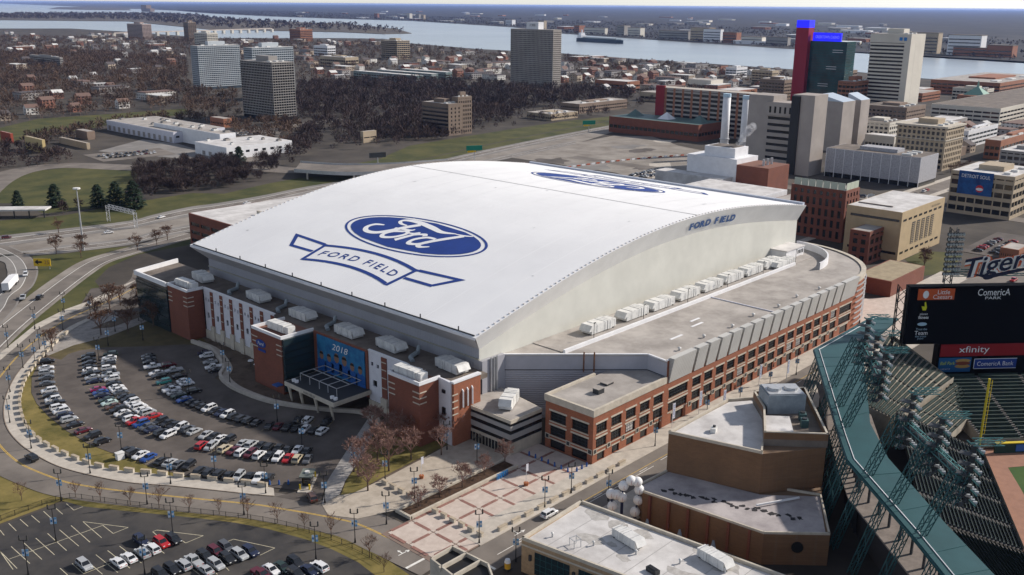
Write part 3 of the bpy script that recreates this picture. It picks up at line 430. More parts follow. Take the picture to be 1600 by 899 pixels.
            (-48.5, 99.2, 0.12), (-48.2, 96.6, 0.15), (-47.8, 94.0, 0.17), (-47.3, 91.4, 0.2), (-46.7, 88.8, 0.23), (-46.1, 86.2, 0.25), (-45.4, 83.6, 0.28), (-44.6, 81.1, 0.31), (-43.9, 77.4, 0.64), (-42.4, 75.3, 0.6),
            (-40.9, 73.0, 0.57), (-39.5, 70.8, 0.54), (-38.2, 68.5, 0.5), (-37.0, 66.2, 0.47), (-35.8, 63.8, 0.44), (-36.1, 75.4, 0.53), (-34.8, 73.1, 0.53), (-33.5, 70.8, 0.53), (-32.1, 68.5, 0.53), (-30.8, 66.2, 0.53),
            (-25.4, 141.2, -0.33), (-26.2, 138.7, -0.33), (-27.1, 136.2, -0.33), (-28.0, 133.7, -0.33), (-28.9, 131.2, -0.33), (-29.7, 128.7, -0.33), (-30.6, 126.2, -0.33), (-31.5, 123.7, -0.33)],
 'street_car': (-26.5, -8.9),
 'suv_gate': (-58.8, 35.4),
 'truck': [(-36.8, 267.8), (-49.1, 248.9)],
 'upper_lot': [(-58.1, 40.8), (-63.9, 50.6), (-70.9, 61.8), (-73.1, 67.4), (-76.5, 77.7), (-77.7, 85.3), (-79.5, 91.5), (-81.4, 101.4), (-81.8, 113.5), (-81.2, 126.1), (-79.9, 137.3), (-77.6, 147.0), (-72.6, 159.3),
               (-67.3, 168.2), (-62.2, 172.5), (-60.1, 167.9), (-56.3, 171.5), (-52.3, 172.2), (-45.9, 169.7), (-33.4, 159.1), (-25.7, 153.5), (-23.6, 150.5), (-22.3, 141.1), (-29.8, 121.0), (-34.5, 119.1), (-35.3, 107.5),
               (-34.5, 94.8), (-32.3, 86.8), (-24.9, 72.8), (-20.7, 66.6), (-21.1, 61.9), (-41.9, 46.9), (-50.7, 40.4), (-59.2, 32.3), (-63.8, 42.7)],
 'verge': [(-98.7, 76.3), (-96.6, 79.8), (-89.7, 68.7), (-82.8, 57.8), (-78.0, 49.4), (-74.1, 42.5), (-69.0, 32.2), (-66.9, 26.6), (-64.7, 19.5), (-63.3, 13.3), (-62.7, 8.3), (-63.5, -3.9), (-68.6, -2.1), (-67.8, 7.0),
           (-68.5, 14.7), (-69.9, 21.7), (-73.1, 31.4), (-76.6, 38.9), (-81.2, 46.5), (-87.1, 55.5), (-91.4, 62.0), (-96.5, 70.0), (-98.3, 75.1)],
 'verge_trees': [(-104.9, 82.9), (-95.8, 75.5), (-92.7, 69.5), (-88.8, 63.0), (-85.0, 57.0), (-81.1, 50.5), (-77.1, 44.7), (-73.5, 38.9), (-70.2, 32.3), (-67.7, 25.8), (-65.6, 19.0), (-65.0, 6.8), (-66.4, 0.5)],
 'walk_inner': [(-61.8, 46.4), (-64.5, 52.1), (-68.1, 57.6), (-69.8, 60.9), (-74.7, 68.2), (-77.6, 73.2), (-81.0, 78.1), (-83.8, 83.5), (-85.8, 88.0), (-87.7, 96.2), (-89.0, 105.2), (-89.3, 114.2), (-88.0, 124.3), (-85.0, 135.3),
                (-81.6, 144.6), (-75.4, 157.2), (-68.5, 167.6), (-61.0, 177.3), (-52.9, 186.8), (-43.2, 196.2), (-33.1, 202.3)],
 'woods': {'downtown_trees': (0.0016, 8, [(869.5, 583.5), (1033.9, 539.9), (1114.6, 525.0), (1001.2, 466.0), (885.5, 455.9), (766.7, 512.1)]),
           'east_belt': (0.0022, 10, [(1492.2, 1268.9), (1464.6, 1043.3), (1458.4, 938.5), (1381.2, 675.5), (1146.4, 541.5), (1053.0, 550.7), (869.5, 583.5), (851.0, 600.1), (851.4, 728.1)]),
           'freeway_thicket': (0.02, 9, [(100.9, 445.2), (133.9, 501.8), (169.2, 494.6), (209.3, 476.1), (221.6, 440.0), (194.0, 421.4), (167.0, 402.9), (131.9, 390.5), (118.2, 404.0), (78.2, 393.2)]),
           'gap_fill': (0.0035, 10,
                        [(319.4, 669.0), (371.7, 662.5), (411.3, 702.7), (368.0, 596.8), (343.4, 528.0), (351.4, 471.0), (396.0, 472.4), (460.3, 510.4), (542.3, 534.2), (577.8, 549.2), (651.8, 568.8), (733.1, 532.8),
                         (854.6, 573.1), (798.7, 534.3), (637.2, 478.0), (554.8, 477.7), (474.5, 470.9), (384.9, 460.6), (336.7, 454.1), (296.2, 468.3), (264.8, 475.0), (288.8, 525.2), (296.3, 572.5)]),
           'left_strip': (0.012, 9, [(38.4, 601.9), (103.6, 666.8), (124.5, 646.8), (122.6, 585.0), (110.0, 555.8), (79.2, 554.8), (41.8, 518.7), (8.5, 505.8)]),
           'left_wood': (0.007, 12,
                         [(442.1, 2087.5), (628.7, 2104.9), (765.2, 2108.6), (841.2, 1714.6), (470.7, 1037.2), (477.6, 933.3), (328.7, 688.2), (328.9, 778.7), (259.4, 842.7), (204.7, 847.0), (151.9, 799.2), (65.1, 764.1)]),
           'lots_left': (0.009, 9,
                         [(127.6, 822.0), (196.1, 825.8), (249.4, 820.8), (320.1, 763.0), (322.1, 673.3), (371.7, 662.5), (333.2, 597.3), (253.5, 509.2), (288.1, 639.7), (300.7, 728.5), (207.2, 715.8), (138.5, 633.4),
                          (82.7, 686.8)]),
           'mid_belt': (0.0024, 11,
                        [(526.7, 3226.3), (1018.3, 3172.0), (1282.8, 2862.0), (1674.5, 2097.1), (1500.2, 1555.2), (1442.5, 1375.8), (880.3, 850.3), (712.4, 995.6), (650.9, 1049.0), (850.9, 1707.0), (628.7, 2104.9),
                         (279.7, 2072.3)]),
           'park_wood': (0.011, 13,
                         [(618.3, 1002.7), (705.2, 986.5), (767.8, 947.7), (806.6, 781.3), (848.7, 703.4), (851.0, 600.1), (751.2, 546.2), (678.8, 591.9), (586.9, 557.5), (526.0, 519.1), (476.4, 522.4), (416.6, 464.5),
                          (356.4, 476.8), (335.7, 518.3), (353.9, 577.9), (392.1, 681.0), (529.5, 887.1)]),
           'service_wood': (0.014, 9, [(365.5, 632.9), (362.2, 570.1), (325.9, 505.8), (346.4, 465.3), (390.4, 466.5), (401.7, 478.5), (362.0, 551.7), (382.9, 616.6)]),
           'south_bank': (0.012, 7, [(23.8, 395.4), (37.9, 388.4), (69.2, 386.6), (76.4, 389.7), (114.0, 396.4), (119.3, 405.9), (81.8, 400.3), (53.6, 392.1), (27.2, 403.7)]),
           'ware_wood': (0.016, 9, [(253.5, 509.2), (333.2, 597.3), (345.6, 585.7), (274.8, 488.8), (239.5, 463.9), (214.2, 459.2)])}}
# ------------------------------------------------------------------ materials
M_ground = mat('ground_mix', (.034, .029, .025), .95, col2=(.092, .078, .064), scale=.02, detail=10)
M_asph = mat('asphalt', (.13, .113, .099), .9, col2=(.225, .197, .17), scale=.06, detail=12, bump=.15, bscale=6)
M_lot = mat('lot_asphalt', (.074, .063, .056), .92, col2=(.13, .111, .098), scale=.09, detail=12, bump=.15, bscale=5)
M_lot2 = mat('low_lot_asphalt', (.035, .034, .036), .92, col2=(.095, .085, .075), scale=.05, detail=12, lo=.38, hi=.68)
M_fwy = mat('freeway_concrete', (.17, .16, .15), .9, col2=(.27, .25, .23), scale=.05, detail=10)
M_dirt = mat('dirt', (.19, .165, .14), .95, col2=(.31, .28, .245), scale=.06, detail=10)
M_conc = mat('sidewalk_concrete', (.40, .36, .31), .9, col2=(.54, .49, .42), scale=.35, detail=10)
M_grass = mat('dry_grass', (.085, .078, .018), .95, col2=(.24, .185, .06), scale=.11, detail=12, bump=.4, bscale=8)
M_grass2 = mat('green_grass', (.036, .046, .011), .95, col2=(.10, .092, .028), scale=.045, detail=12)
M_field = mat('field_grass', (.03, .075, .012), .9, col2=(.05, .10, .02), scale=.2)
M_yel = mat('yellow_paint', (.62, .40, .07), .7, var=.2, scale=1.2); M_wht = mat('white_paint', (.72, .70, .65), .7, var=.12, scale=1.5)
M_brick = brickmat('orange_brick', (.33, .10, .046), (.25, .076, .036), (.30, .155, .095))
M_brick2 = brickmat('dark_red_brick', (.21, .062, .034), (.165, .05, .03), (.2, .09, .06))
M_brick3 = brickmat('brown_brick', (.20, .105, .05), (.16, .082, .04), (.18, .115, .07))
M_stone = mat('limestone', (.50, .45, .37), .85, var=.14, scale=.5)
M_white = mat('white_panel', (.74, .74, .75), .6, var=.06, scale=.3)
M_lilac = mat('pale_panel', (.60, .60, .66), .6, var=.05, scale=.3)
M_memb = mat('roof_membrane', (.79, .785, .78), .65, col2=(.87, .865, .855), scale=.035, detail=14, lo=.3, hi=.6)
M_fascia = striped('fascia_metal', (.83, .82, .79), .9, 'X', .12, .5)
M_gable = striped('gable_ribbed', (.60, .595, .54), .45, 'X', .2, .6)
M_graymetal = striped('grey_ribbed', (.34, .34, .37), .7, 'Y', .7, .6)
M_graymetal_d = striped('grey_ribbed_level', (.40, .40, .44), .55, 'Z', .7, .6)
M_fin = striped('fin_ribbed', (.52, .51, .48), .42, 'Z', .9, .5)
M_gravel = mat('roof_gravel', (.28, .255, .232), .95, col2=(.45, .415, .38), scale=.12, detail=12, bump=.2, bscale=4)
M_gravel_d = mat('roof_gravel_dark', (.12, .10, .085), .95, col2=(.22, .185, .155), scale=.15, detail=12)
M_roofw = mat('white_roofing', (.42, .40, .385), .85, col2=(.66, .64, .62), scale=.13, detail=12, lo=.32, hi=.62)
M_glass = mat('dark_glass', (.012, .014, .016), .12, spec=.6); M_glass_t = mat('tinted_glass', (.02, .035, .04), .1, spec=.6)
M_black = mat('black_metal', (.012, .012, .013), .5); M_dark = mat('dark_metal', (.04, .042, .045), .55)
M_blue = mat('logo_blue', (.013, .045, .235), .6, var=.1, scale=.2); M_blue2 = mat('sign_blue', (.03, .11, .34), .5)
M_steel = mat('galvanised_steel', (.48, .49, .50), .45, metal=.4, var=.1, scale=.8)
M_hvac = mat('hvac_white', (.66, .655, .63), .55, var=.12, scale=.8)
M_bark = mat('bark', (.10, .068, .05), .95, var=.25, scale=2); M_twig = mat('twigs', (.15, .088, .062), .95, var=.3, scale=.6); M_twig_p = mat('twigs_pinkish', (.27, .165, .135), .95, var=.25, scale=.6)
M_ever = mat('evergreen', (.014, .028, .014), .95, var=.5, scale=.7)
M_teal = mat('teal_roof', (.024, .08, .088), .55, var=.12, scale=.12); M_tealm = mat('teal_steel', (.022, .085, .09), .5)
M_banner = mat('banner_cloth', (.62, .72, .80), .8); M_bblue = mat('banner_blue', (.04, .18, .42), .8)
M_mulch = mat('mulch', (.07, .04, .024), .95, var=.4, scale=1.2)
# ------------------------------------------------------------------ ground, water, far land
def struct(name, mb, m, kind='structure'):
    o = mb.build(name, m); o['kind'] = kind; return o
g = MB(); RAD = 90000; g.face([(RAD * math.cos(2 * math.pi * k / 48), RAD * math.sin(2 * math.pi * k / 48), 0) for k in range(48)])
struct('ground', g, M_ground)
M_water = mat('river_water', (.29, .33, .36), .25, col2=(.35, .39, .41), scale=.002, spec=.5, bump=.25, bscale=.05)
NS = D['near_shore']; FS = D['far_shore']
w = MB(); w.sheet([(p[0], p[1]) for p in NS] + [(9000, 1200)] + [(p[0], p[1]) for p in FS[:]] + [(20000, 60000), (-6000, 60000), (-3500, 5200)], .4); struct('river', w, M_water)
M_far = mat('far_land', (.016, .016, .019), .95, col2=(.06, .056, .056), scale=.004, detail=15, lo=.46, hi=.70)
fl = MB(); fl.sheet([(p[0], p[1]) for p in FS] + [(12500, 26500), (30000, 60000), (70000, 40000), (75000, -20000), (20000, -6000)], .9); struct('far_shore_land', fl, M_far)
M_isl = mat('island_ground', (.06, .052, .045), .95, col2=(.12, .10, .075), scale=.01)
rw_ = smooth_line([(-22.8, 153.2), (-22.6, 141.2), (-28.0, 124.8), (-33, 118.2), (-35.3, 107.5), (-34.5, 94.8), (-32.3, 86.8), (-28.8, 79.4), (-24.9, 72.8), (-20.7, 66.6), (-20.8, 61.7), (-23.9, 57.0)])
rwt = thing('curved_retaining_wall', 'curved pale concrete wall between the car park and the stadium entrance', 'wall'); mb = MB(); A_, B_ = offset(rw_, .45), offset(rw_, -.45); mb.strip(A_, B_, 1.25)
for P__ in (A_, B_[::-1]):
    for p, q in zip(P__, P__[1:]): mb.face([(p.x, p.y, 0), (q.x, q.y, 0), (q.x, q.y, 1.25), (p.x, p.y, 1.25)])
mb.build('wall', M_conc, rwt); mb = MB(); ribbon(mb, rw_, 2.2, .2, off=1.6); mb.build('footway', M_conc, rwt)
mb = MB(); mb.box(0, 0, 0, 0, 0, 0) if False else None
for nm, key in (('island_terrain', 'belle'), ('islet_terrain', 'islet')):
    b = MB(); b.prism(D[key], 0, 2.0); struct(nm, b, M_isl)
# ------------------------------------------------------------------ lawns, roads, lots
def lawn(name, key, m, z): struct(name, MB().sheet(D[key] if isinstance(key, str) else key, z), m)
lawn('freeway_bank_lawn', 'fwy_bank', M_grass2, .06); lawn('playing_field_lawn', 'soccer_lawn', M_grass2, .05); lawn('park_lawn', 'park_lawn', M_grass2, .12)
lawn('freeway_far_lawn', 'grass_strip2', M_grass2, .08); lawn('ramp_lawn', 'grass_main', M_grass2, .05); lawn('loop_lawn', 'grass_tri', M_grass2, .07)
lawn('corner_lawn', 'lawn_corner', M_grass, .05); lawn('verge_lawn', 'verge', M_grass, .10); lawn('lot_edge_lawn', 'lot_lawn', M_grass, .09)
lawn('entry_lawn', 'entry_lawn', mat('brown_lawn', (.075, .062, .028), .95, col2=(.12, .095, .045), scale=.2), .05)  # browner, duller grass mix than the verge lawns
lawn('cleared_ground', 'construction', M_dirt, .10)
struct('entry_ground', MB().sheet([(-60, 200), (-16, 205), (-8, 30), (-50, 31), (-49, 52), (-58, 62), (-66, 80), (-60, 120), (-95, 150)], .03), mat('entry_soil', (.085, .062, .045), .95, col2=(.15, .115, .085), scale=.3))
rc = smooth_line(D['road_center']); ok_ = smooth_line(D['outer_kerb']); ik = smooth_line(D['inner_kerb']); wi = smooth_line(D['walk_inner'])
road = MB(); ribbon(road, rc, 12.5, .13); struct('curved_road', road, M_asph)
yl = MB(); ribbon(yl, rc, .16, .142, off=.16); ribbon(yl, rc, .16, .142, off=-.16); struct('road_centre_line', yl, M_yel)
walk = MB(); walk.sheet([(p.x, p.y) for p in ik] + [(p.x, p.y) for p in wi[::-1]], .22); struct('lot_pavement', walk, M_conc)
kb = MB()
a_ = offset(ik, .0); b_ = offset(ik, .22); kb.strip(a_, b_, .25)
for p, q in zip(a_, a_[1:]): kb.face([(p.x, p.y, .1), (q.x, q.y, .1), (q.x, q.y, .25), (p.x, p.y, .25)])
struct('kerb', kb, mat('kerb_stone', (.22, .17, .13), .9, var=.2, scale=.6))
ok2 = [p for p in smooth_line(D['outer_walk'])]
struct('outer_pavement', MB().sheet([(p[0], p[1]) for p in D['outer_walk']] + [(p[0], p[1]) for p in D['outer_kerb'][-6:]][::-1], .16), M_conc)
struct('entry_paths', MB().sheet(D['entry_path'], .07), mat('path_concrete', (.30, .275, .25), .9, var=.2, scale=.5))
struct('stadium_car_park', MB().sheet(D['upper_lot'], .15), M_lot); struct('lower_car_park', MB().sheet(D['lower_lot'], .16), M_lot2)
rp = smooth_line(D['ramp']); mb = MB(); ribbon(mb, rp, 13.5, .12); struct('ramp_shoulder', mb, M_dirt)
mb = MB(); ribbon(mb, rp, 8.6, .16, off=-1.2); struct('freeway_ramp', mb, M_asph)
mb = MB(); ribbon(mb, rp, .3, .18, off=-4.6); ribbon(mb, rp, .3, .18, off=2.4); struct('ramp_edge_line', mb, M_wht)
lo_ = smooth_line(D['loop_outer']); li_ = smooth_line(D['loop_inner'])
struct('loop_ramp', MB().sheet([(p.x, p.y) for p in lo_] + [(p.x, p.y) for p in li_[::-1]], .20), M_fwy)
mb = MB(); ribbon(mb, lo_, 3.4, .23, off=-2.4); struct('loop_lane', mb, M_asph)
mb = MB(); ribbon(mb, lo_, .25, .25, off=-4.4); ribbon(mb, lo_, .25, .25, off=-8.4); struct('loop_edge_line', mb, M_wht)
fu = [smooth_line(e, 4) for e in D['fwy_up']]; fd = [smooth_line(e, 4) for e in D['fwy_dn']]
struct('freeway_median', MB().sheet([(p.x, p.y) for p in fu[1]] + [(p.x, p.y) for p in fd[1][::-1]], .09), M_dirt)
for nm, e in (('freeway_outbound', fu), ('freeway_inbound', fd)):
    mb = MB(); mb.strip(e[0], e[1], .16); struct(nm, mb, M_fwy)
    mid = [a.lerp(b, .5) for a, b in zip(*e)]; mb = MB(); mb.strip([a.lerp(b, .3) for a, b in zip(*e)], [a.lerp(b, .72) for a, b in zip(*e)], .2); struct(nm + '_lanes', mb, M_asph)
    mb = MB()
    for t in (.3, .72): mb.strip([a.lerp(b, t) for a, b in zip(*e)], [a.lerp(b, t + .025) for a, b in zip(*e)], .23)
    for i in range(0, len(mid) - 1, 2): mb.strip(offset(mid[i:i + 2], .12), offset(mid[i:i + 2], -.12), .23)
    struct(nm + '_lines', mb, M_wht)
cr = smooth_line(D['cross_road']); mb = MB(); ribbon(mb, cr, 22, .14); struct('cross_street', mb, M_asph)
# the straight street between the brick warehouse and the ballpark
struct('ballpark_street', MB().box(-62, -15.2, .0, 330, -6.6, .14), M_asph)
struct('warehouse_pavement', MB().box(-46, -6.6, .0, 185, -.0, .27).box(185, -6.6, 0, 250, 6, .26), M_conc)
struct('ballpark_pavement', MB().box(-30, -24, .0, 175, -15.2, .26), M_conc)
mb = MB()
for x in range(-40, 180, 9): mb.box(x, -10.95, .15, x + 3.2, -10.8, .16)
mb.box(-46, -11.6, .15, 10, -11.45, .16); struct('street_lane_line', mb, M_wht)
mb = MB(); mb.box(-20, -10.2, .152, 200, -10.08, .165); struct('street_centre_line', mb, M_yel)
mb = MB()
for k in range(9): mb.box(-56.5 + k * 1.0, -15.0, .152, -55.9 + k * 1.0, -7.6, .17) if False else mb.box(-60.5, -8.2 - k * .95, .152, -56.8, -7.75 - k * .95, .17)
struct('zebra_crossing', mb, M_wht)
mb = MB(); mb.box(-50.5, -6.6, .152, -49.9, -15.0, .17).box(-62.5, -2.0, .152, -54.2, -1.4, .17); struct('stop_line', mb, M_wht)
mb = MB()                                                   # turn arrows
for (x, y, a) in ((-60.5, 3.0, 0), (-38, -9.0, 1)):
    for poly in ([(0, -.12), (2.4, -.12), (2.4, .12), (0, .12)], [(2.2, -.5), (3.4, 0), (2.2, .5)], [(1.0, .1), (1.3, .1), (1.3, 1.0), (1.0, 1.0)], [(.75, 1.0), (1.55, 1.0), (1.15, 1.7)]):
        mb.sheet([(x + p[0], y + p[1]) for p in poly], .172)
struct('road_arrow', mb, M_wht)
# stall lines
mb = MB()
for x, y, a in D['stalls']:
    c, s = math.cos(a), math.sin(a)
    mb.face([(x + c * u - s * v, y + s * u + c * v, .166) for u, v in ((-2.6, -.055), (2.6, -.055), (2.6, .055), (-2.6, .055))])
struct('stall_lines', mb, mat('stall_paint', (.42, .33, .16), .8, var=.25, scale=1))
mb = MB()
for p, q in D['lower_lines']:
    p = Vector((*p, 0)); q = Vector((*q, 0)); t = (q - p).normalized(); n = Vector((-t.y, t.x, 0)) * .07
    mb.face([(v.x, v.y, .176) for v in (p - n, q - n, q + n, p + n)])
struct('lower_stall_lines', mb, mat('cream_paint', (.55, .50, .36), .8, var=.2, scale=1))
# ------------------------------------------------------------------ plaza with square paving panels and brick bands
pl = empty('paved_plaza'); pl['kind'] = 'structure'
MB().box(-57.5, -6.3, 0, -.2, 12.2, .18).box(-14, 12.25, 0, -.2, 17.0, .18).build('plaza_base', mat('joint_sand', (.22, .16, .13), .95), pl)
M_pave = mat('pink_pavers', (.47, .39, .335), .9, col2=(.58, .495, .43), scale=.5, detail=10); M_band = mat('red_pavers', (.255, .135, .11), .9, var=.2, scale=.8)
pm = MB().box(.14, .14, .18, 6.86, 6.86, .235).mesh('paving_panel', M_pave)
bands = MB().box(1.1, -.42, .18, 5.9, .42, .25).mesh('brick_band', M_band); bandy = MB().box(-.42, 1.1, .18, .42, 5.9, .25).mesh('brick_band', M_band)
for i in range(8):
    for j in range(3):
        x, y = -56.3 + 7 * i, -2.4 + 7 * j
        if j < 2 or i >= 6: obj('paving_panel', pm, pl, (x, y, 0))
        if j == 0: obj('paving_panel', MB().box(.14, -3.6, .18, 6.86, -.14, .235).mesh('paving_panel', M_pave), pl, (x, y, 0))
        obj('brick_band', bands, pl, (x, y, .003 * ((i + j) % 2)))
        if j < 2 or i >= 6: obj('brick_band', bandy, pl, (x, y, .004))
        if j == 0: obj('brick_band', MB().box(-.42, -3.4, .18, .42, -1.1, .25).mesh('brick_band', M_band), pl, (x, y, 0))
up = MB().sheet([(-57, 21), (-48.5, 17.6), (-14, 17.2), (-9, 18), (-9, 35), (-25.6, 32.9), (-39.3, 31.5), (-50, 31), (-53.2, 32.4), (-58.7, 31.8), (-60.5, 27)], .19)
struct('upper_plaza', up, mat('tan_pavers', (.36, .31, .25), .9, col2=(.48, .42, .345), scale=.4, detail=10))
struct('gate_pavement', MB().sheet([(-21.1, 61.9), (-41.9, 46.9), (-50.7, 40.4), (-58.7, 31.8), (-53.2, 32.6), (-47.7, 37.3), (-38.6, 43.5), (-22.7, 55.8)], .2), mat('gate_concrete', (.34, .32, .30), .9, var=.15, scale=.5))
struct('slope_lawn', MB().sheet([(-53.2, 32.1), (-47.6, 37.2), (-38.5, 43.4), (-22.7, 55.8), (-17, 55.6), (-17, 38), (-16.5, 34.3), (-19.3, 34.1), (-29.8, 33.4), (-39.9, 32.5), (-48.8, 31.1)], .12), M_grass)
pb = thing('planter_bed', 'long mulched planter bed with pale stone rim between the two plazas', 'planter', (0, 0, 0))
MB().prism([(-48.3, 16.4), (-48.7, 13.1), (-14.3, 12.9), (-14.3, 16.6)], .18, .55).build('soil', M_mulch, pb)
for nm, p0, p1 in (('rim', (-49.0, 12.4), (-14, 12.4)), ('rim', (-49.0, 16.9), (-14, 17.0))):
    MB().box(p0[0], p0[1] - .3, .18, p1[0], p0[1] + .3, .95).build(nm, M_stone, pb)
MB().box(-49.3, 12.1, .18, -48.7, 17.2, .94).build('rim', M_stone, pb)
# ------------------------------------------------------------------ domed stadium hall
AC = (3.694e-08, -1.19085e-05, -0.00030216, 0.25831, 29.3918)
def arch(x): return ((((AC[0] * x + AC[1]) * x + AC[2]) * x + AC[3]) * x + AC[4])
X0, X1, Y0, Y1 = -8.0, 172.0, 33.0, 176.5
st = thing('stadium_hall', 'huge white arched-roof stadium hall with blue oval logos on its roof', 'stadium')
N = 40; xs = [X0 + (X1 - X0) * i / N for i in range(N + 1)]
ys = [33, 43.5, 54.5, 66, 77.6, 89, 101, 113, 125, 137, 150, 163, 176.5]
for y0, y1 in zip(ys, ys[1:]):
    mb = MB()
    for k, (a, b) in enumerate(zip(xs, xs[1:])):
        mb.face([(a, y0, arch(a)), (b, y0, arch(b)), (b, y1, arch(b)), (a, y1, arch(a))])
    mb.build('roof_panel', M_memb, st)
sm = MB()
for y in ys[1:-1]:
    for a, b in zip(xs, xs[1:]): sm.face([(a, y - .12, arch(a) + .07), (b, y - .12, arch(b) + .07), (b, y + .12, arch(b) + .07), (a, y + .12, arch(a) + .07)])
sm.build('roof_seam', mat('seam_white', (.9, .9, .9), .6), st)
rs = MB(); rs.box(95.7, 33.5, arch(96) - .1, 96.1, 176, arch(96) + .08); rs.build('ridge_joint', mat('ridge_gray', (.42, .41, .40), .8, var=.3, scale=.4), st)
# gable wall, slanted fascia
def wtop(x): return arch(x) - 6.4 - .5 * math.sin(math.pi * min(1, max(0, (x + 3) / 175)))
gx = [-3.2 + (175.6) * i / N for i in range(N + 1)]
for nm, yw, m in (('gable_wall', 36.5, M_gable), ('far_gable_wall', 173, M_gable)):
    mb = MB()
    for a, b in zip(gx, gx[1:]): mb.face([(a, yw, 0), (b, yw, 0), (b, yw, wtop(b)), (a, yw, wtop(a))][:: (1 if yw < 100 else -1)])
    mb.build(nm, m, st)
mb = MB()
for (a, b), (c, d) in zip(zip(xs, xs[1:]), zip(gx, gx[1:])): mb.face([(c, 36.48, wtop(c)), (d, 36.48, wtop(d)), (b, 33, arch(b)), (a, 33, arch(a))])
mb.build('gable_fascia', M_fascia, st)
mb = MB()
for (a, b), (c, d) in zip(zip(xs, xs[1:]), zip(gx, gx[1:])): mb.face([(d, 173.02, wtop(d)), (c, 173.02, wtop(c)), (a, 176.5, arch(a)), (b, 176.5, arch(b))])
mb.build('far_gable_fascia', M_fascia, st)
z0 = arch(X0); wz = wtop(-3.2)
MB().face([(-3.2, 173.02, wz), (-3.2, 36.48, wz), (X0, 33, z0 - .7), (X0, 176.5, z0 - .7)]).build('eave_soffit', striped('soffit_metal', (.42, .41, .42), 1.2, 'Y', .4, .6), st)
MB().face([(X0, 176.5, z0 - .7), (X0, 33, z0 - .7), (X0, 33, z0 + .02), (X0, 176.5, z0 + .02)]).build('eave_edge', M_white, st)
MB().box(X0 + .5, 34, z0 + .2, X0 + .75, 175.5, z0 + .5).build('eave_gutter', M_dark, st)
MB().face([(-3.2, 173, 0), (-3.2, 36.5, 0), (-3.2, 36.5, wz), (-3.2, 173, wz)]).build('side_wall', M_graymetal, st)
MB().box(-3.6, 36.3, 19.2, -3.15, 173, 19.5).build('side_wall_ledge', mat('ledge_tan', (.32, .31, .26), .8), st)
zf = arch(X1); MB().face([(172.4, 36.5, 0), (172.4, 173, 0), (172.4, 173, zf - 1.0), (172.4, 36.5, zf - 1.0)]).build('far_wall', M_graymetal, st)
MB().box(170.8, 34, zf + .1, 172.3, 176, zf + 1.0).build('far_eave_rail', mat('rail_bluegray', (.42, .45, .52), .5), st)
MB().face([(172.4, 36.48, wtop(172.4)), (172.4, 60, wtop(172.4)), (172.05, 60, zf), (172.05, 33, zf)]).build('fascia_return', M_black, st)
tm = MB().box(-.22, -.25, 0, .22, .25, .22).mesh('edge_anchor', mat('anchor_gray', (.62, .58, .54), .7))
for i in range(92):
    x = X0 + 2 + i * 1.9
    for y in (33.6, 175.8): obj('edge_anchor', tm, st, (x, y, arch(x)))
for i in range(9): MB().box(X0 + .6, 40 + i * 15, z0 + .2, X0 + .9, 40.2 + i * 15, z0 + 1.5).build('gutter_post', M_dark, st)
# roof logos: flat paint laid 4 to 8 cm over the membrane; (u, v) metres, u to the reader's right, v up
def on_roof(u, v, k, flip): 
    x, y = (31.3 + v, 101.8 - u) if not flip else (159 - (31.3 + v), 203.6 - (101.8 - u))
    return (x, y, arch(x) + .05 + .04 * k)
def draped(name, polys, k, m, flip):
    mb = MB()
    for p in polys: mb.face([on_roof(u, v, k, flip) for u, v in p])
    return mb.build(name, m, st)
def ell_ring(a0, b0, a1, b1, n=72):
    out = []
    for i in range(n):
        t0, t1 = 2 * math.pi * i / n, 2 * math.pi * (i + 1) / n
        out.append([(a0 * math.cos(t0), b0 * math.sin(t0)), (a1 * math.cos(t0), b1 * math.sin(t0)), (a1 * math.cos(t1), b1 * math.sin(t1)), (a0 * math.cos(t1), b0 * math.sin(t1))])
    return out
def ell_fill(a, b, rows=14):
    out = []
    for i in range(rows):
        v0, v1 = -b + 2 * b * i / rows, -b + 2 * b * (i + 1) / rows
        w0, w1 = a * math.sqrt(max(0, 1 - (v0 / b) ** 2)), a * math.sqrt(max(0, 1 - (v1 / b) ** 2)); seg = 20
        for j in range(seg):
            s0, s1 = -1 + 2 * j / seg, -1 + 2 * (j + 1) / seg; out.append([(w0 * s0, v0), (w0 * s1, v0), (w1 * s1, v1), (w1 * s0, v1)])
    return out
def stroke(pts, ws, k=6):
    """brush stroke of varying width as small quads"""
    P = smooth_line(pts, k); n = len(P); out = []
    W = np.interp(np.linspace(0, 1, n), np.linspace(0, 1, len(ws)), ws)
    A = []; B = []
    for i, p in enumerate(P):
        t = (P[min(i + 1, n - 1)] - P[max(i - 1, 0)]).normalized(); nn = Vector((-t.y, t.x, 0)) * W[i] / 2; A.append(p + nn); B.append(p - nn)
    for i in range(n - 1): out.append([(A[i].x, A[i].y), (B[i].x, B[i].y), (B[i + 1].x, B[i + 1].y), (A[i + 1].x, A[i + 1].y)])
    return out
SCRIPT = []
SCRIPT += stroke([(-8.2, 4.6), (-11.6, 5.0), (-13.6, 6.6), (-11.8, 8.2), (-6, 8.5), (2, 7.0), (8, 5.6), (13.8, 6.6)], [.7, 1.2, 1.5, 1.6, 2.2, 2.4, 1.8, .5])          # bar of the capital
SCRIPT += stroke([(-4.0, 7.2), (-7.4, 3.2), (-10.6, -1.4), (-14.2, -4.4), (-18.6, -4.6), (-21.2, -2.2), (-20.2, .6), (-16.4, 1.6)], [2.2, 2.4, 2.3, 2.0, 1.8, 1.9, 1.6, .6])   # stem and tail
SCRIPT += stroke([(-10.6, 1.4), (-6.6, 1.8), (-3.4, 2.2), (-2.6, 3.4)], [.8, 1.2, 1.2, .6])
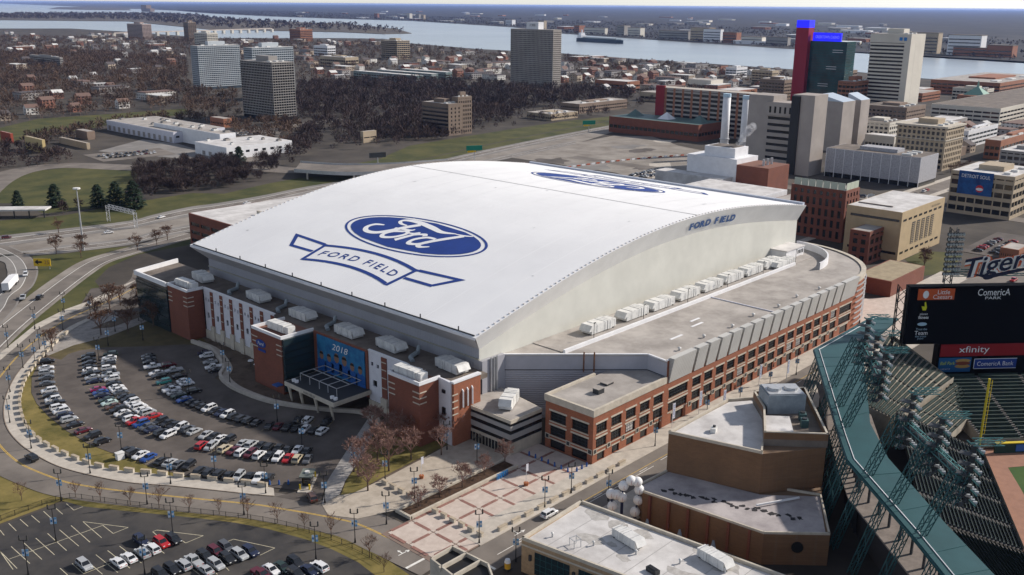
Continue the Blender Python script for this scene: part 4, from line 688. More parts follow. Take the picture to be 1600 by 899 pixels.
SCRIPT += stroke([(-4.8, .6), (-8.6, -1.0), (-10.2, -4.0), (-8.4, -5.8), (-4.8, -4.4), (-2.6, -1.2), (-3.4, .8), (-5.4, .6)], [1.3, 1.5, 1.7, 1.6, 1.6, 1.6, 1.4, 1.1])
SCRIPT += stroke([(-3.0, .2), (-.4, .6), (1.2, 1.6), (-.6, -2.2), (-2.4, -5.8)], [.7, 1.0, 1.6, 1.9, 2.0])
SCRIPT += stroke([(-.4, -1.4), (2.0, .8), (4.2, 1.6), (5.2, .6)], [.8, 1.2, 1.6, 1.8])
SCRIPT += stroke([(10.6, .4), (6.8, .2), (3.8, -2.8), (4.2, -5.6), (7.4, -5.2), (10.4, -2.0)], [1.1, 1.4, 1.7, 1.7, 1.5, 1.2])
SCRIPT += stroke([(17.8, 6.4), (14.0, 2.4), (10.4, -1.8), (8.6, -5.0), (10.4, -6.2), (13.4, -4.8)], [1.8, 2.0, 2.0, 1.9, 1.5, .6])
SCRIPT += stroke([(13.8, 6.4), (17.6, 6.6), (20.8, 7.4)], [.4, 1.0, .5])
tv, tf = text_geo('FORD FIELD', 1.0, spacing=1.3, bold=.008)
def ribbon_v(u): return -20.9 - 2.6 * (u / 21) ** 2             # centre line of the curved band
for flip in (False, True):
    draped('logo_outline', ell_ring(31.6, 11.55, 32.6, 12.2), 1, M_blue, flip); draped('logo_oval', ell_fill(30.0, 10.6), 1, M_blue, flip)
    draped('logo_script', SCRIPT, 2, M_memb, flip)
    R_ = []; n = 24; W = 22.0
    for i in range(n):
        u0, u1 = -W + 2 * W * i / n, -W + 2 * W * (i + 1) / n
        for o0, o1 in ((4.4, 5.7), (-5.7, -4.4)):
            k_ = 1.0 if o0 > 0 else .93; R_.append([(u0 * k_, ribbon_v(u0) + o0), (u1 * k_, ribbon_v(u1) + o0), (u1 * k_, ribbon_v(u1) + o1), (u0 * k_, ribbon_v(u0) + o1)])
    for s in (-1, 1):
        c = ribbon_v(W); e = W * s
        R_.append([(e * .93, c - 5.7), (e * .93 + 1.5 * s, c - 5.7), (e + 1.5 * s, c + 5.7), (e, c + 5.7)][::s])
        T = [(e + 1.4 * s, c + 4.7), (e + 1.4 * s, c + 6.0), (42.2 * s, c + 7.0), (35.4 * s, c - .6), (e + 1.0 * s, c - .6), (e + 1.0 * s, c + .6), (34.6 * s, c + .6), (39.0 * s, c + 5.7)]
        R_ += [[T[0], T[1], T[2], T[7]][::s], [T[2], T[3], T[6], T[7]][::s], [T[3], T[4], T[5], T[6]][::s]]
    draped('ribbon_outline', R_, 1, M_blue, flip)
    sc = 37.5 / (tv[:, 0].max() - tv[:, 0].min()); cx = (tv[:, 0].max() + tv[:, 0].min()) / 2; mb = MB()
    mb.v = [on_roof((a - cx) * sc, ribbon_v((a - cx) * sc) - 1.9 + b * sc * .80, 1, flip) for a, b, _ in tv]; mb.f = tf; mb.m = [0] * len(tf); mb.build('ribbon_lettering', M_blue, st)
for k in range(46):                                             # patches and drains on the membrane
    x = random.uniform(2, 165); y = random.uniform(38, 170)
    if (10 < abs(x - 31) < 0) or ((x - 31) / 13) ** 2 + ((y - 102) / 34) ** 2 < 1 or (x < 19 and 58 < y < 146): continue
    a, b = random.uniform(.4, 2.6), random.uniform(.3, 1.2); MB().face([(x, y, arch(x) + .03), (x + a, y, arch(x + a) + .03), (x + a, y + b, arch(x + a) + .03), (x, y + b, arch(x) + .03)]).build('membrane_patch', mat('patch_grey', (.55, .55, .55), .8) if k % 3 else mat('patch_white', (.88, .88, .88), .7), st)
# name sign standing on the gable fascia
fn = Vector((0, -3.48, 0)); up_ = Vector((0, -3.45, 6.4)).normalized()
for ch, u in zip('FORD FIELD', [0, 3.1, 6.4, 9.6, 0, 14.6, 17.3, 19.0, 21.9, 24.7]):
    if ch == ' ': continue
    x = 94.0 + u * 1.06; zc = arch(x) - 3.6
    text_part('sign_letter', ch, (x, 34.82, zc), (1, 0, 0), Vector((-.42, -.475, .88)).normalized(), 3.3, M_blue2, st, bold=.045, nrm=.22)
    text_part('sign_letter_edge', ch, (x - .22, 34.86, zc - .12), (1, 0, 0), Vector((-.42, -.475, .88)).normalized(), 3.4, mat('letter_edge', (.3, .38, .5), .5), st, bold=.045, nrm=.12)
# ------------------------------------------------------------------ left podium: brick towers, white striped wall, banner
pd = thing('stadium_podium', 'brick and white striped entrance wing along the stadium eave', 'building')
ZP = 17.6
MB().prism([(-15.7, 33.3), (-3.3, 33.3), (-3.3, 195.2), (-22.0, 190.6), (-22.2, 168.7), (-15.7, 168.7)], 15.2, 16.4).build('roof_deck', M_gravel_d, pd)
M_panel_joint = mat('panel_white', (.66, .66, .70), .6, var=.05, scale=.5)
def facade(y0, y1, npil, x=-16.2):
    """white panel wall on plane X=x running from Y=y1 down to y0, with brick strips and small windows"""
    wid = y1 - y0; step = wid / npil; ops = []; strips = []
    for i in range(npil):
        u = i * step; strips.append((u + step * .70, u + step * .97))
        ops += [(u + step * .12, 13.4, u + step * .24, 14.5), (u + step * .42, 13.2, u + step * .54, 14.3)]
        if i % 1 == 0: ops.append((u + step * .2, 7.4, u + step * .42, 9.3))
    mb = MB(); wall_open(mb, (x, y1), (0, -1), wid, 3.0, ZP, ops, depth=.4); mb.build('white_wall', M_panel_joint, pd)
    for o in ops:
        MB().face([(x + .38, y1 - o[0], o[1]), (x + .38, y1 - o[2], o[1]), (x + .38, y1 - o[2], o[3]), (x + .38, y1 - o[0], o[3])]).build('window', M_glass, pd)
    for a, b in strips:
        MB().box(x - .25, y1 - b, 5.2, x - .02, y1 - a, ZP - .5).build('brick_strip', M_brick2, pd)
        for zz in (8, 11, 13.4, 15.6): MB().box(x - .32, y1 - b, zz, x - .24, y1 - a, zz + .28).build('stone_course', M_stone, pd)
        MB().box(x - .7, y1 - b - .2, 0, x - .02, y1 - a + .2, 5.2).build('stone_pier', M_stone, pd)
    MB().box(x - .35, y0, 0, x - .02, y1, 3.0).build('stone_base', M_stone, pd)
    MB().box(x - .15, y0, ZP, x + .5, y1, ZP + .35).build('parapet_coping', M_white, pd)
facade(112.8, 154.6, 7); facade(50.6, 67, 2)
def brick_tower(y0, y1, x0, nm):
    MB().prism([(x0, y0), (-16.1, y0), (-16.1, y1), (x0, y1)], 0, ZP - .6, 0).build('brick_tower', M_brick2, pd)
    mb = MB(); mb.box(x0 - .12, y0 - .12, ZP - .6, -15.8, y0 + .4, ZP + .3).box(x0 - .12, y1 - .4, ZP - .6, -15.8, y1 + .12, ZP + .3).box(x0 - .121, y0 + .4, ZP - .6, x0 + .4, y1 - .4, ZP + .3); mb.build('tower_coping', M_white, pd)
    for zz in (11.8, 13.3, 14.8):
        for yy in (y0 + 1.2, y1 - 1.4):
            MB().box(x0 - .1, yy - 1.3, zz, x0 - .01, yy + 1.3, zz + .3).build('stone_course', M_stone, pd)
        MB().box(x0 + .2, y0 - .1, zz, x0 + 2.4, y0 - .01, zz + .3).build('stone_course', M_stone, pd)
brick_tower(155.5, 168.2, -22.0, 'a'); brick_tower(93, 108, -27.2, 'b'); brick_tower(38.2, 50.4, -23.0, 'c')
MB().box(-21, 108, 0, -16.2, 112.8, 16.0).build('brick_link', M_brick2, pd)
MB().box(-26.9, 92.0, 1, -16.4, 92.95, ZP - .6).build('dark_glazing', M_glass_t, pd)
for zz in range(3, 17, 2): MB().box(-26.9, 91.85, zz, -16.5, 92.0, zz + .12).build('glazing_bar', M_black, pd)
MB().prism([(-22.4, 168.6), (-22.2, 191), (-3.4, 195.5), (-3.4, 168.6)], 0, 15.15).build('glass_block', M_glass_t, pd)
for zz in range(2, 16, 3): MB().prism([(-22.5, 168.5), (-22.3, 191.1), (-3.3, 195.7), (-3.3, 168.5)], zz, zz + .25).build('glass_block_band', M_black, pd)
mb = MB()
for p, q in (((-22.7, 168.4), (-22.5, 191.3)), ((-22.5, 191.3), (-3.3, 195.9))):
    a, b = Vector((*p, 0)), Vector((*q, 0)); n = Vector((-(b - a).y, (b - a).x, 0)).normalized() * .6
    mb.prism([(a.x, a.y), (b.x, b.y), (b.x - n.x, b.y - n.y), (a.x - n.x, a.y - n.y)], ZP - 1.2, ZP + .4)
mb.build('block_parapet', M_white, pd)
# end faces by the low entrance block
MB().prism([(-17.0, 33), (-16.3, 38.2), (-16.0, 38.2), (-16.0, 33)], 0, ZP).build('white_end_wall', M_panel_joint, pd)
for zz, h_ in ((14, .9), (8, 2)): MB().box(-16.98, 35.2, zz, -16.6, 36.4, zz + h_).build('window', M_glass, pd)
MB().box(-16.6, 32.2, 0, -7.0, 33.1, ZP - .2).build('brick_end_wall', M_brick, pd)
MB().box(-16.8, 32.0, ZP - .2, -6.9, 33.3, ZP + .3).build('parapet_coping', M_white, pd)
for k in range(3):
    x = -13.6 + k * 1.7; mb = MB(); mb.tube((x, 31.9, 10.2), (x, 31.9, 14.6), .25, n=6); mb.tube((x, 31.9, 14.6), (x, 32.5, 15.2), .25, n=6); mb.build('vent_pipe', M_white, pd)
for zz in (8.8, 10.6, 12.4, 14.2): MB().box(-17.2, 32.1, zz, -15.2, 32.19, zz + .3).build('stone_course', M_stone, pd)
# player banner and entrance canopy
MB().box(-16.6, 67, 3.5, -16.2, 92, ZP).build('banner_wall', M_brick2, pd)
bn = MB().box(-16.95, 68, 5.0, -16.62, 90, 17.0).build('banner', mat('banner_deep_blue', (.015, .10, .25), .6, col2=(.03, .2, .38), scale=.35), pd, label='blue banner with a row of players in blue shirts')
M_skin = mat('print_skin', (.22, .13, .09), .8); M_shirt = mat('print_shirt', (.015, .085, .30), .8, var=.3, scale=2); M_hair = mat('print_hair', (.03, .022, .02), .8)
for k in range(6):
    y = 88.0 - k * 3.6; s = 1.3 + .25 * (k in (2, 3)); zb = 11.0 + .8 * (k in (2, 3))
    mb = MB()
    mb.face([(-16.96, y + s * math.cos(t) * .75, zb + s * math.sin(t) * 1.0) for t in [-i * math.pi / 6 for i in range(12)]], 0)
    mb.face([(-16.965, y + 1.0 * s, zb - .0), (-16.965, y - 1.0 * s, zb - .0), (-16.965, y - .8 * s, zb + .9), (-16.965, y, zb + 1.25 * s), (-16.965, y + .8 * s, zb + .9)][::1] if False else [(-16.97, y + .75 * s, zb + .35), (-16.97, y - .75 * s, zb + .35), (-16.97, y - .5 * s, zb + 1.1), (-16.97, y + .5 * s, zb + 1.1)], 2)
    mb.face([(-16.958, y + 1.7 * s, zb - 5.0), (-16.958, y - 1.7 * s, zb - 5.0), (-16.958, y - 1.6 * s, zb - 1.6), (-16.958, y - .4, zb - .8), (-16.958, y + .4, zb - .8), (-16.958, y + 1.6 * s, zb - 1.6)], 1)
    mb.build('player_print', [M_skin, M_shirt, M_hair], bn)
text_part('season_lettering', '2018', (-16.96, 79, 15.0), (0, -1, 0), (0, 0, 1), 1.9, M_white, bn, shear=.25, width=7.5)
MB().box(-29.5, 66, 4.8, -16.4, 89, 6.0).build('canopy_slab', M_stone, pd); MB().box(-29.2, 66.3, 6.0, -16.5, 88.7, 6.08).build('canopy_roof', M_dark, pd)
mb = MB()
for x in (-26, -21.5, -17.5): mb.bar((x, 69, 8.4), (x, 86, 8.4), .16)
for y in (69, 73, 77, 81.5, 86): mb.bar((-26, y, 8.4), (-17.5, y, 8.4), .16); mb.bar((-26, y, 6), (-26, y, 8.4), .16)
mb.build('canopy_frame', M_steel, pd)
for y in (68, 75, 82, 87.5): MB().tube((-28.2, y, 0), (-29, y, 4.8), .3, .5, n=6).build('canopy_column', M_stone, pd)
text_part('canopy_lettering', 'FORD FIELD', (-29.55, 77, 5.4), (0, -1, 0), (0, 0, 1), .7, M_dark, pd)
for y in (87, 85.6, 69, 67.5): MB().tube((-27.6, y, 6.08), (-27.6, y, 6.7), .6, n=10).build('canopy_vent', M_white, pd)
# oval badge on the middle tower
mb = MB(); mb.face([(-27.34, 103.5 + 2.6 * math.cos(-t), 13.3 + 1.25 * math.sin(-t)) for t in [i * math.pi / 12 for i in range(24)]][::1]); mb.build('oval_badge', M_blue, pd)
text_part('badge_lettering', 'Ford', (-27.34, 103.5, 13.3), (0, -1, 0), (0, 0, 1), 1.1, M_white, pd, shear=.3, nrm=.05)
MB().box(-27.4, 101.2, 10.9, -27.3, 105.0, 11.7).build('badge_ribbon', M_blue, pd)
MB().box(-29.5, 93.0, 3.0, -27.3, 95.5, 3.3).build('blue_awning', M_blue2, pd)
# ------------------------------------------------------------------ low dark entrance block
eb = thing('entrance_block', 'low pale entrance block with dark window bands beside the plaza', 'building')
P_ = [(-10.6, 17.9), (1.0, 17.6), (4, 36), (-10.6, 36.2)]
MB().prism(P_, 0, 3.4).build('base_wall', M_stone, eb)
for a, b, m in ((3.4, 4.4, M_glass), (4.4, 5.8, mat('grey_band', (.34, .33, .32), .7)), (5.8, 6.9, M_glass), (6.9, 8.0, mat('grey_band', (.34, .33, .32), .7)), (8.0, 8.8, M_glass), (8.8, 9.7, M_stone)):
    q = .18 if m is M_glass else 0
    MB().prism([(P_[0][0] + q, P_[0][1] + q), (P_[1][0], P_[1][1] + q), (P_[2][0], P_[2][1]), (P_[3][0] + q, P_[3][1])], a, b).build('window_band' if m is M_glass else 'wall_band', m, eb)
MB().prism([(-10.2, 18.3), (.8, 18.0), (3.6, 36), (-10.2, 36)], 9.7, 9.75).build('roof_deck', M_gravel, eb)
for i in range(14): MB().box(-10.75, 19 + i * 1.15, .2, -10.62, 19.8 + i * 1.15, 2.6).build('door', M_glass, eb)
# ------------------------------------------------------------------ brick warehouse wing
wh = thing('brick_warehouse', 'long orange-brick warehouse wing with stone lintels and slanted metal fins', 'building')
BAY = 6.1; wins = []
def bay_windows(org, du, n, u0, wins_, tall=False, bw=4.2):
    ops = []
    for i in range(n):
        c = u0 + BAY * (i + .5)
        ops += [(c - bw / 2, 3.9, c + bw / 2, 6.6), (c - bw / 2, 7.8, c + bw / 2, 10.5)]
        ops.append((c - 1.5, .28, c + 1.5, 2.5) if not tall else (c - 1.6, .28, c + 1.6, 3.0))
    return ops
def put_windows(org, du, ops):
    nx, ny = -du[1], du[0]; P = lambda u, z, d: (org[0] + du[0] * u + nx * d, org[1] + du[1] * u + ny * d, z)
    for a, c, b, d in ops:
        gl = MB().face([P(a, c, .33), P(b, c, .33), P(b, d, .33), P(a, d, .33)]).build('window' if c > 1 else 'entrance', M_glass, wh)
        if c > 1:
            bars = MB(); k = 6 if b - a < 5 else 12
            for i in range(1, k): u = a + (b - a) * i / k; bars.bar(P(u, c, .27), P(u, d, .27), .07)
            for j in (1, 2): z = c + (d - c) * j / 3; bars.bar(P(a, z, .27), P(b, z, .27), .07)
            bars.build('mullion', M_dark, gl)
            if random.random() < .16: MB().face([P(a + .6, c + .3, .3), P(b - .6, c + .3, .3), P(b - .6, d - .2, .3), P(a + .6, d - .2, .3)]).build('blind', M_roofw, gl)
            for nm, z0_, z1_, ex in (('lintel', d, d + .45, .35), ('sill', c - .3, c, .2)):
                m_ = MB(); q = [P(a - ex, z0_, -.08), P(b + ex, z0_, -.08), P(b + ex, z1_, -.08), P(a - ex, z1_, -.08)]; r = [P(a - ex, z0_, .1), P(b + ex, z0_, .1), P(b + ex, z1_, .1), P(a - ex, z1_, .1)]
                m_.face(q); m_.face([q[3], q[2], r[2], r[3]]); m_.face([q[0], r[0], r[1], q[1]][::1]); m_.face([q[0], q[3], r[3], r[0]]); m_.face([q[1], r[1], r[2], q[2]]); m_.build(nm, M_stone, wh)
        else:
            MB().face([P(a - .3, d, -.05), P(b + .3, d, -.05), P(b + .3, d + .4, -.05), P(a - .3, d + .4, -.05)]).build('door_lintel', M_stone, wh)
def medallions(org, du, us):
    nx, ny = -du[1], du[0]; P = lambda u, z, d: (org[0] + du[0] * u + nx * d, org[1] + du[1] * u + ny * d, z)
    for u in us:
        m_ = MB().face([P(u - .75, 2.6, -.12), P(u + .75, 2.6, -.12), P(u + .75, 4.1, -.12), P(u - .75, 4.1, -.12)]).build('stone_medallion', M_stone, wh)
        MB().face([P(u - .5, 2.85, -.14), P(u + .5, 2.85, -.14), P(u + .5, 3.85, -.14), P(u - .5, 3.85, -.14)]).build('medallion_crest', M_dark, m_)
# low section, street face then plaza face
ops = bay_windows((0, 0), (1, 0), 5, .35, wins); mb = MB(); wall_open(mb, (0, 0), (1, 0), 31.2, 0, 12.9, ops); mb.build('street_wall_low', M_brick, wh); put_windows((0, 0), (1, 0), ops); medallions((0, 0), (1, 0), [.9, 6.5, 12.6, 18.7, 24.8])
ops = []
for c in (4.2, 11.4): ops += [(c - 2.6, 3.9, c + 2.6, 6.6), (c - 2.6, 7.8, c + 2.6, 10.5), (c - 2.5, .28, c + 2.5, 2.7)]
mb = MB(); wall_open(mb, (0, 15.6), (0, -1), 15.6, 0, 12.9, ops); mb.build('plaza_wall', M_brick, wh); put_windows((0, 15.6), (0, -1), ops); medallions((0, 15.6), (0, -1), [.8, 7.8, 14.8])
MB().box(-.25, -.25, 12.9, 31.2, .5, 14.7).box(-.25, .5, 12.9, .5, 15.9, 14.7).box(.5, 15.2, 12.9, 20, 15.9, 14.69).build('cornice', M_stone, wh)
MB().prism([(.4, .4), (31.4, .4), (33, 7.5), (25.2, 15.3), (.4, 15.3)], 13.8, 14.05).build('low_roof', M_gravel, wh)
MB().box(.3, 15.55, 0, 22, 15.8, 13).build('rear_wall', M_brick, wh)
# tall section: 19 bay units, first and last bays double
U = 115.8 / 19; org = (31.2, 0)
ops = []
cs = [(U, 2)] + [(U * (2 + i + .5), 1) for i in range(15)] + [(U * 18, 2)]
for c, k in cs:
    bw = 4.2 if k == 1 else 9.2; ops += [(c - bw / 2, 3.9, c + bw / 2, 6.6), (c - bw / 2, 7.8, c + bw / 2, 10.5), (c - (1.7 if k == 1 else 3), .28, c + (1.7 if k == 1 else 3), 3.1)]
mb = MB(); wall_open(mb, org, (1, 0), 115.8, 0, 19.2, ops); mb.build('street_wall_tall', M_brick, wh); put_windows(org, (1, 0), ops); medallions(org, (1, 0), [U * (2 + i) for i in range(16)])
for c, k in cs:
    w_ = U * k * .80 if k == 1 else U * k * .9; a, b = 31.2 + c - w_ / 2 + .3, 31.2 + c + w_ / 2 + .3
    tp, bt = -1.6, -.3; f = MB(); f.face([(a, bt, 12.8), (b, bt, 12.8), (b, tp, 19.9), (a, tp, 19.9)]); f.face([(a, -.05, 12.8), (a, bt, 12.8), (a, tp, 19.9), (a, -.05, 19.9)]); f.face([(b, bt, 12.8), (b, -.05, 12.8), (b, -.05, 19.9), (b, tp, 19.9)]); f.face([(a, tp, 19.9), (b, tp, 19.9), (b, .3, 19.9), (a, .3, 19.9)]); f.face([(a, bt, 12.8), (a, -.05, 12.8), (b, -.05, 12.8), (b, bt, 12.8)])
    f.build('metal_fin', M_fin, wh)
MB().box(31.2, -.1, 19.2, 147, .4, 19.5).build('coping', M_white, wh)
arc = [(147 + 38 * math.sin(t), 39 - 39 * math.cos(t)) for t in [i * math.pi / 2 / 14 for i in range(15)]]
TR = [(4.8, 36.4), (33, 7.5), (32, .3), (147, .3)] + [(p[0] - .3, p[1] + .3) for p in arc[1:]] + [(172.3, 39.0), (172.3, 36.4)]
MB().prism(TR, 18.2, 18.5).build('upper_roof', M_gravel, wh)
mb = MB()
for p, q in zip(arc, arc[1:]): mb.face([(p[0], p[1], 0), (q[0], q[1], 0), (q[0], q[1], 17.2), (p[0], p[1], 17.2)])
mb.build('rounded_end_wall', M_brick, wh)
mb = MB(); mb.strip([Vector((p[0] + .3, p[1] - .3, 0)) for p in arc], [Vector((p[0] - 1, p[1] + 1, 0)) for p in arc], 18.9)
for p, q in zip(arc, arc[1:]): mb.face([(p[0] + .3, p[1] - .3, 17.2), (q[0] + .3, q[1] - .3, 17.2), (q[0] + .3, q[1] - .3, 18.9), (p[0] + .3, p[1] - .3, 18.9)])
mb.build('rounded_cornice', M_stone, wh)
for zz in range(2, 17, 2):
    mb = MB()
    for p, q in zip(arc[:5], arc[1:6]): mb.bar((p[0] + .5, p[1] - .5, zz), (q[0] + .5, q[1] - .5, zz), .35)
    mb.build('rounded_rail', M_steel, wh)
# diagonal grey wall between hall corner and warehouse
for a, b in (((4.6, 36.6), (33, 7.6)), ((33, 7.6), (32, .2))):
    d = (Vector((*b, 0)) - Vector((*a, 0))); L_ = d.length; d.normalize(); n = Vector((d.y, -d.x, 0))
    for nm, z0_, z1_, m_ in (('ribbed_wall', 0, 14.2, M_graymetal_d), ('panel_wall', 14.3, 18.5, mat('grey_panel', (.42, .42, .46), .65, var=.05, scale=.3))):
        MB().face([(a[0], a[1], z0_), (b[0], b[1], z0_), (b[0], b[1], z1_), (a[0], a[1], z1_)]).build(nm, m_, wh)
    MB().prism([(a[0] + n.x * .1, a[1] + n.y * .1), (b[0] + n.x * .1, b[1] + n.y * .1), (b[0] - n.x * .5, b[1] - n.y * .5), (a[0] - n.x * .5, a[1] - n.y * .5)], 18.5, 18.85).build('coping', M_white, wh)
    MB().prism([(a[0] + n.x * .08, a[1] + n.y * .08), (b[0] + n.x * .08, b[1] + n.y * .08), (b[0], b[1]), (a[0], a[1])], 14.15, 14.35).build('wall_joint', M_dark, wh)
MB().box(-3.3, 35.2, 0, 5.4, 36.4, 19).build('hall_corner_wall', M_graymetal, wh)
for k, x in enumerate((-.2, 1.0, 2.0)): MB().tube((x, 34.9, 9.7), (x, 34.9, 19.6), .28, n=6).build('flue_pipe', M_steel, wh)
for p in ((20.2, 19.6), (22.2, 17.6)): MB().tube((p[0], p[1], 13.9), (p[0], p[1], 19.6), .22, n=6).build('rust_pipe', mat('rust', (.16, .075, .04), .9, var=.3, scale=1), wh)
# raised roof strip with white units, kerb walk
MB().box(18, 24.4, 18.5, 150, 25.2, 19.5).build('roof_kerb', M_white, wh); MB().box(18, 25.2, 18.5, 165, 36.3, 18.75).build('roof_strip', M_gravel, wh)
for x, y, w_ in ((62, 12, 6), (66, 15, 5), (48, 10, 6)): MB().box(x, y, 18.5, x + w_, y + .8, 18.56).build('skylight_strip', M_white, wh)
MB().box(92, 1, 18.5, 92.4, 24.4, 18.8).build('roof_joint', M_lilac, wh)
# round terrace at the far end
rt = [(150 + 26 * math.sin(t), 37 - 22 * math.cos(t)) for t in [i * math.pi / 2 / 12 for i in range(13)]]
mb = MB()
for p, q in zip(rt, rt[1:]):
    mb.face([(p[0], p[1], 18.5), (q[0], q[1], 18.5), (q[0], q[1], 21.2), (p[0], p[1], 21.2)]); mb.face([(q[0] - .4, q[1] + .4, 18.5), (p[0] - .4, p[1] + .4, 18.5), (p[0] - .4, p[1] + .4, 21.2), (q[0] - .4, q[1] + .4, 21.2)]); mb.face([(p[0], p[1], 21.2), (q[0], q[1], 21.2), (q[0] - .4, q[1] + .4, 21.2), (p[0] - .4, p[1] + .4, 21.2)])
mb.build('curved_screen', M_white, wh)
# ------------------------------------------------------------------ air handling units: one builder, many copies
def ahu(length=11.0, w=3.4, h=2.8):
    r = empty('rooftop_unit')
    MB().box(-length / 2, -w / 2, .3, length * .12, w / 2, h).build('casing', M_hvac, r)
    MB().box(length * .13, -w / 2 - .1, .3, length * .3, w / 2 + .1, h * 1.02).build('fan_section', M_hvac, r)
    MB().box(length * .31, -w / 2 + .2, .3, length / 2, w / 2 - .2, h * .92).build('coil_section', M_hvac, r)
    m_ = MB(); m_.face([(-length / 2 - 1.2, -w / 2, h * .45), (-length / 2 - 1.2, w / 2, h * .45), (-length / 2, w / 2, h), (-length / 2, -w / 2, h)][::-1]); m_.face([(-length / 2 - 1.2, -w / 2, h * .45), (-length / 2, -w / 2, h), (-length / 2, -w / 2, h * .45)]); m_.build('intake_hood', M_hvac, r)
    for x in (-.3, .02, .22, .4): [MB().box(length * x - .05, min(s_ * (w / 2 + .16), s_ * (w / 2 + .11)), .4, length * x + .05, max(s_ * (w / 2 + .16), s_ * (w / 2 + .11)), h * .95).build('panel_rib', M_steel, r) for s_ in (-1, 1)]; MB().box(length * x - .06, -w / 2, h + .02, length * x + .06, w / 2, h + .1).build('roof_rib', M_steel, r)
    for x in (-.4, 0, .4): MB().box(length * x - .15, -w / 2 + .1, 0, length * x + .15, w / 2 - .1, .3).build('skid', M_dark, r)
    return r
pu = ahu()
first = True
def place_unit(x, y, z, rz, label, group, s=(1, 1, 1)):
    global first
    o = pu if first else copy_tree(pu); first = False
    o.location = (x, y, z); o.rotation_euler = (0, 0, rz); o.scale = s; tag(o, label, 'air conditioner', group); return o
for i, x in enumerate((40, 57, 71, 86, 100, 114, 127.5, 141)):
    place_unit(x, 30 + .2 * (i % 2), 18.75, 0, f'white rooftop unit on the warehouse roof, {ORD[i]} of the row from the near corner', 'white units along the gable wall', (1.05, 1.15, 1.05))
for i, (x, y, rz) in enumerate(((-9.5, 167, 1.45), (-9, 133, 1.5), (-10, 107, 1.55), (-10, 84, 1.52), (-9, 66, 1.5), (-8.2, 42, 1.5))):
    place_unit(x, y, 16.4, rz, f'large pale rooftop unit beside the eave wall, {ORD[i]} from the far end', 'units on the podium roof', (.85, 1.2, 1.0))
for i, (x, y) in enumerate(((-18.6, 161), (-22.5, 99.5), (-20.2, 44.5))):
    place_unit(x, y, 17.0, R(-88), f'white ribbed rooftop unit on top of the {("far", "middle", "near")[i]} brick tower', 'units on the brick towers', (.9, .85, .9))
place_unit(-3, 25.5, 9.75, R(-40) + 1.2, 'white rooftop unit on the low entrance block roof', None, (.8, 1, 1.1))
du_ = 0
for i, (x, y) in enumerate(((-7.5, 148), (-7.2, 120), (-6.8, 95), (-6.8, 57))):
    d = thing('roof_duct', f'grey bent duct on the podium roof, {ORD[i]} from the far end', 'duct', (x, y, 16.4), 0, 'ducts on the podium roof')
    MB().tube((0, 0, .7), (-4, -1.5, .7), .65, n=8).build('duct_run', mat('duct_gray', (.27, .31, .33), .5), d); MB().tube((-4, -1.5, .7), (-5, -3.6, .3), .65, n=8).build('duct_elbow', MATS['duct_gray'], d); MB().tube((0, 0, .7), (.6, 0, 2.6), .55, n=8).build('duct_riser', MATS['duct_gray'], d)
for i in range(7):
    x = 42 + i * 14; v = thing('roof_vent', f'small roof vent on the warehouse roof near the fins, {ORD[i]} from the near end', 'vent', (x, 3.4 + (i % 2), 18.5), 0, 'small vents along the warehouse roof')
    MB().tube((0, 0, 0), (0, 0, .8), .35, n=8).build('pipe', M_steel, v); MB().tube((0, 0, .8), (0, 0, 1.1), .6, .2, n=8).build('cap', M_hvac, v)
for nm, x, y, z, s in (('square grey roof hatch on the low warehouse roof', 11, 7.2, 14.05, 2.4), ('flat pale roof hatch on the low warehouse roof', 17.4, 9.4, 14.05, 2.8)):
    t = thing('roof_hatch', nm, 'hatch', (x, y, z)); MB().box(-s / 2, -s * .4, 0, s / 2, s * .4, 1.3 if s < 2.5 else .5).build('curb', M_dark, t); MB().box(-s / 2 - .1, -s * .42, 1.3 if s < 2.5 else .5, s / 2 + .1, s * .42, 1.45 if s < 2.5 else .65).build('lid', M_gravel, t)
t = thing('stair_penthouse', 'white flat-roofed penthouse on the round terrace', 'penthouse', (160, 33, 18.5)); MB().box(-7, -3, 0, 7, 4, 3.4).build('wall', M_white, t); MB().box(-7.3, -3.3, 3.4, 7.3, 4.3, 3.8).build('roof', M_roofw, t)
for k in range(4): MB().box(2.0 + k * 1.2, -3.05, 1.2, 2.7 + k * 1.2, -2.98, 2.6).build('window', M_glass, t)
place_unit(146, 27.5, 18.5, 0, 'long white rooftop unit below the round terrace', None, (1.2, 1, .9))
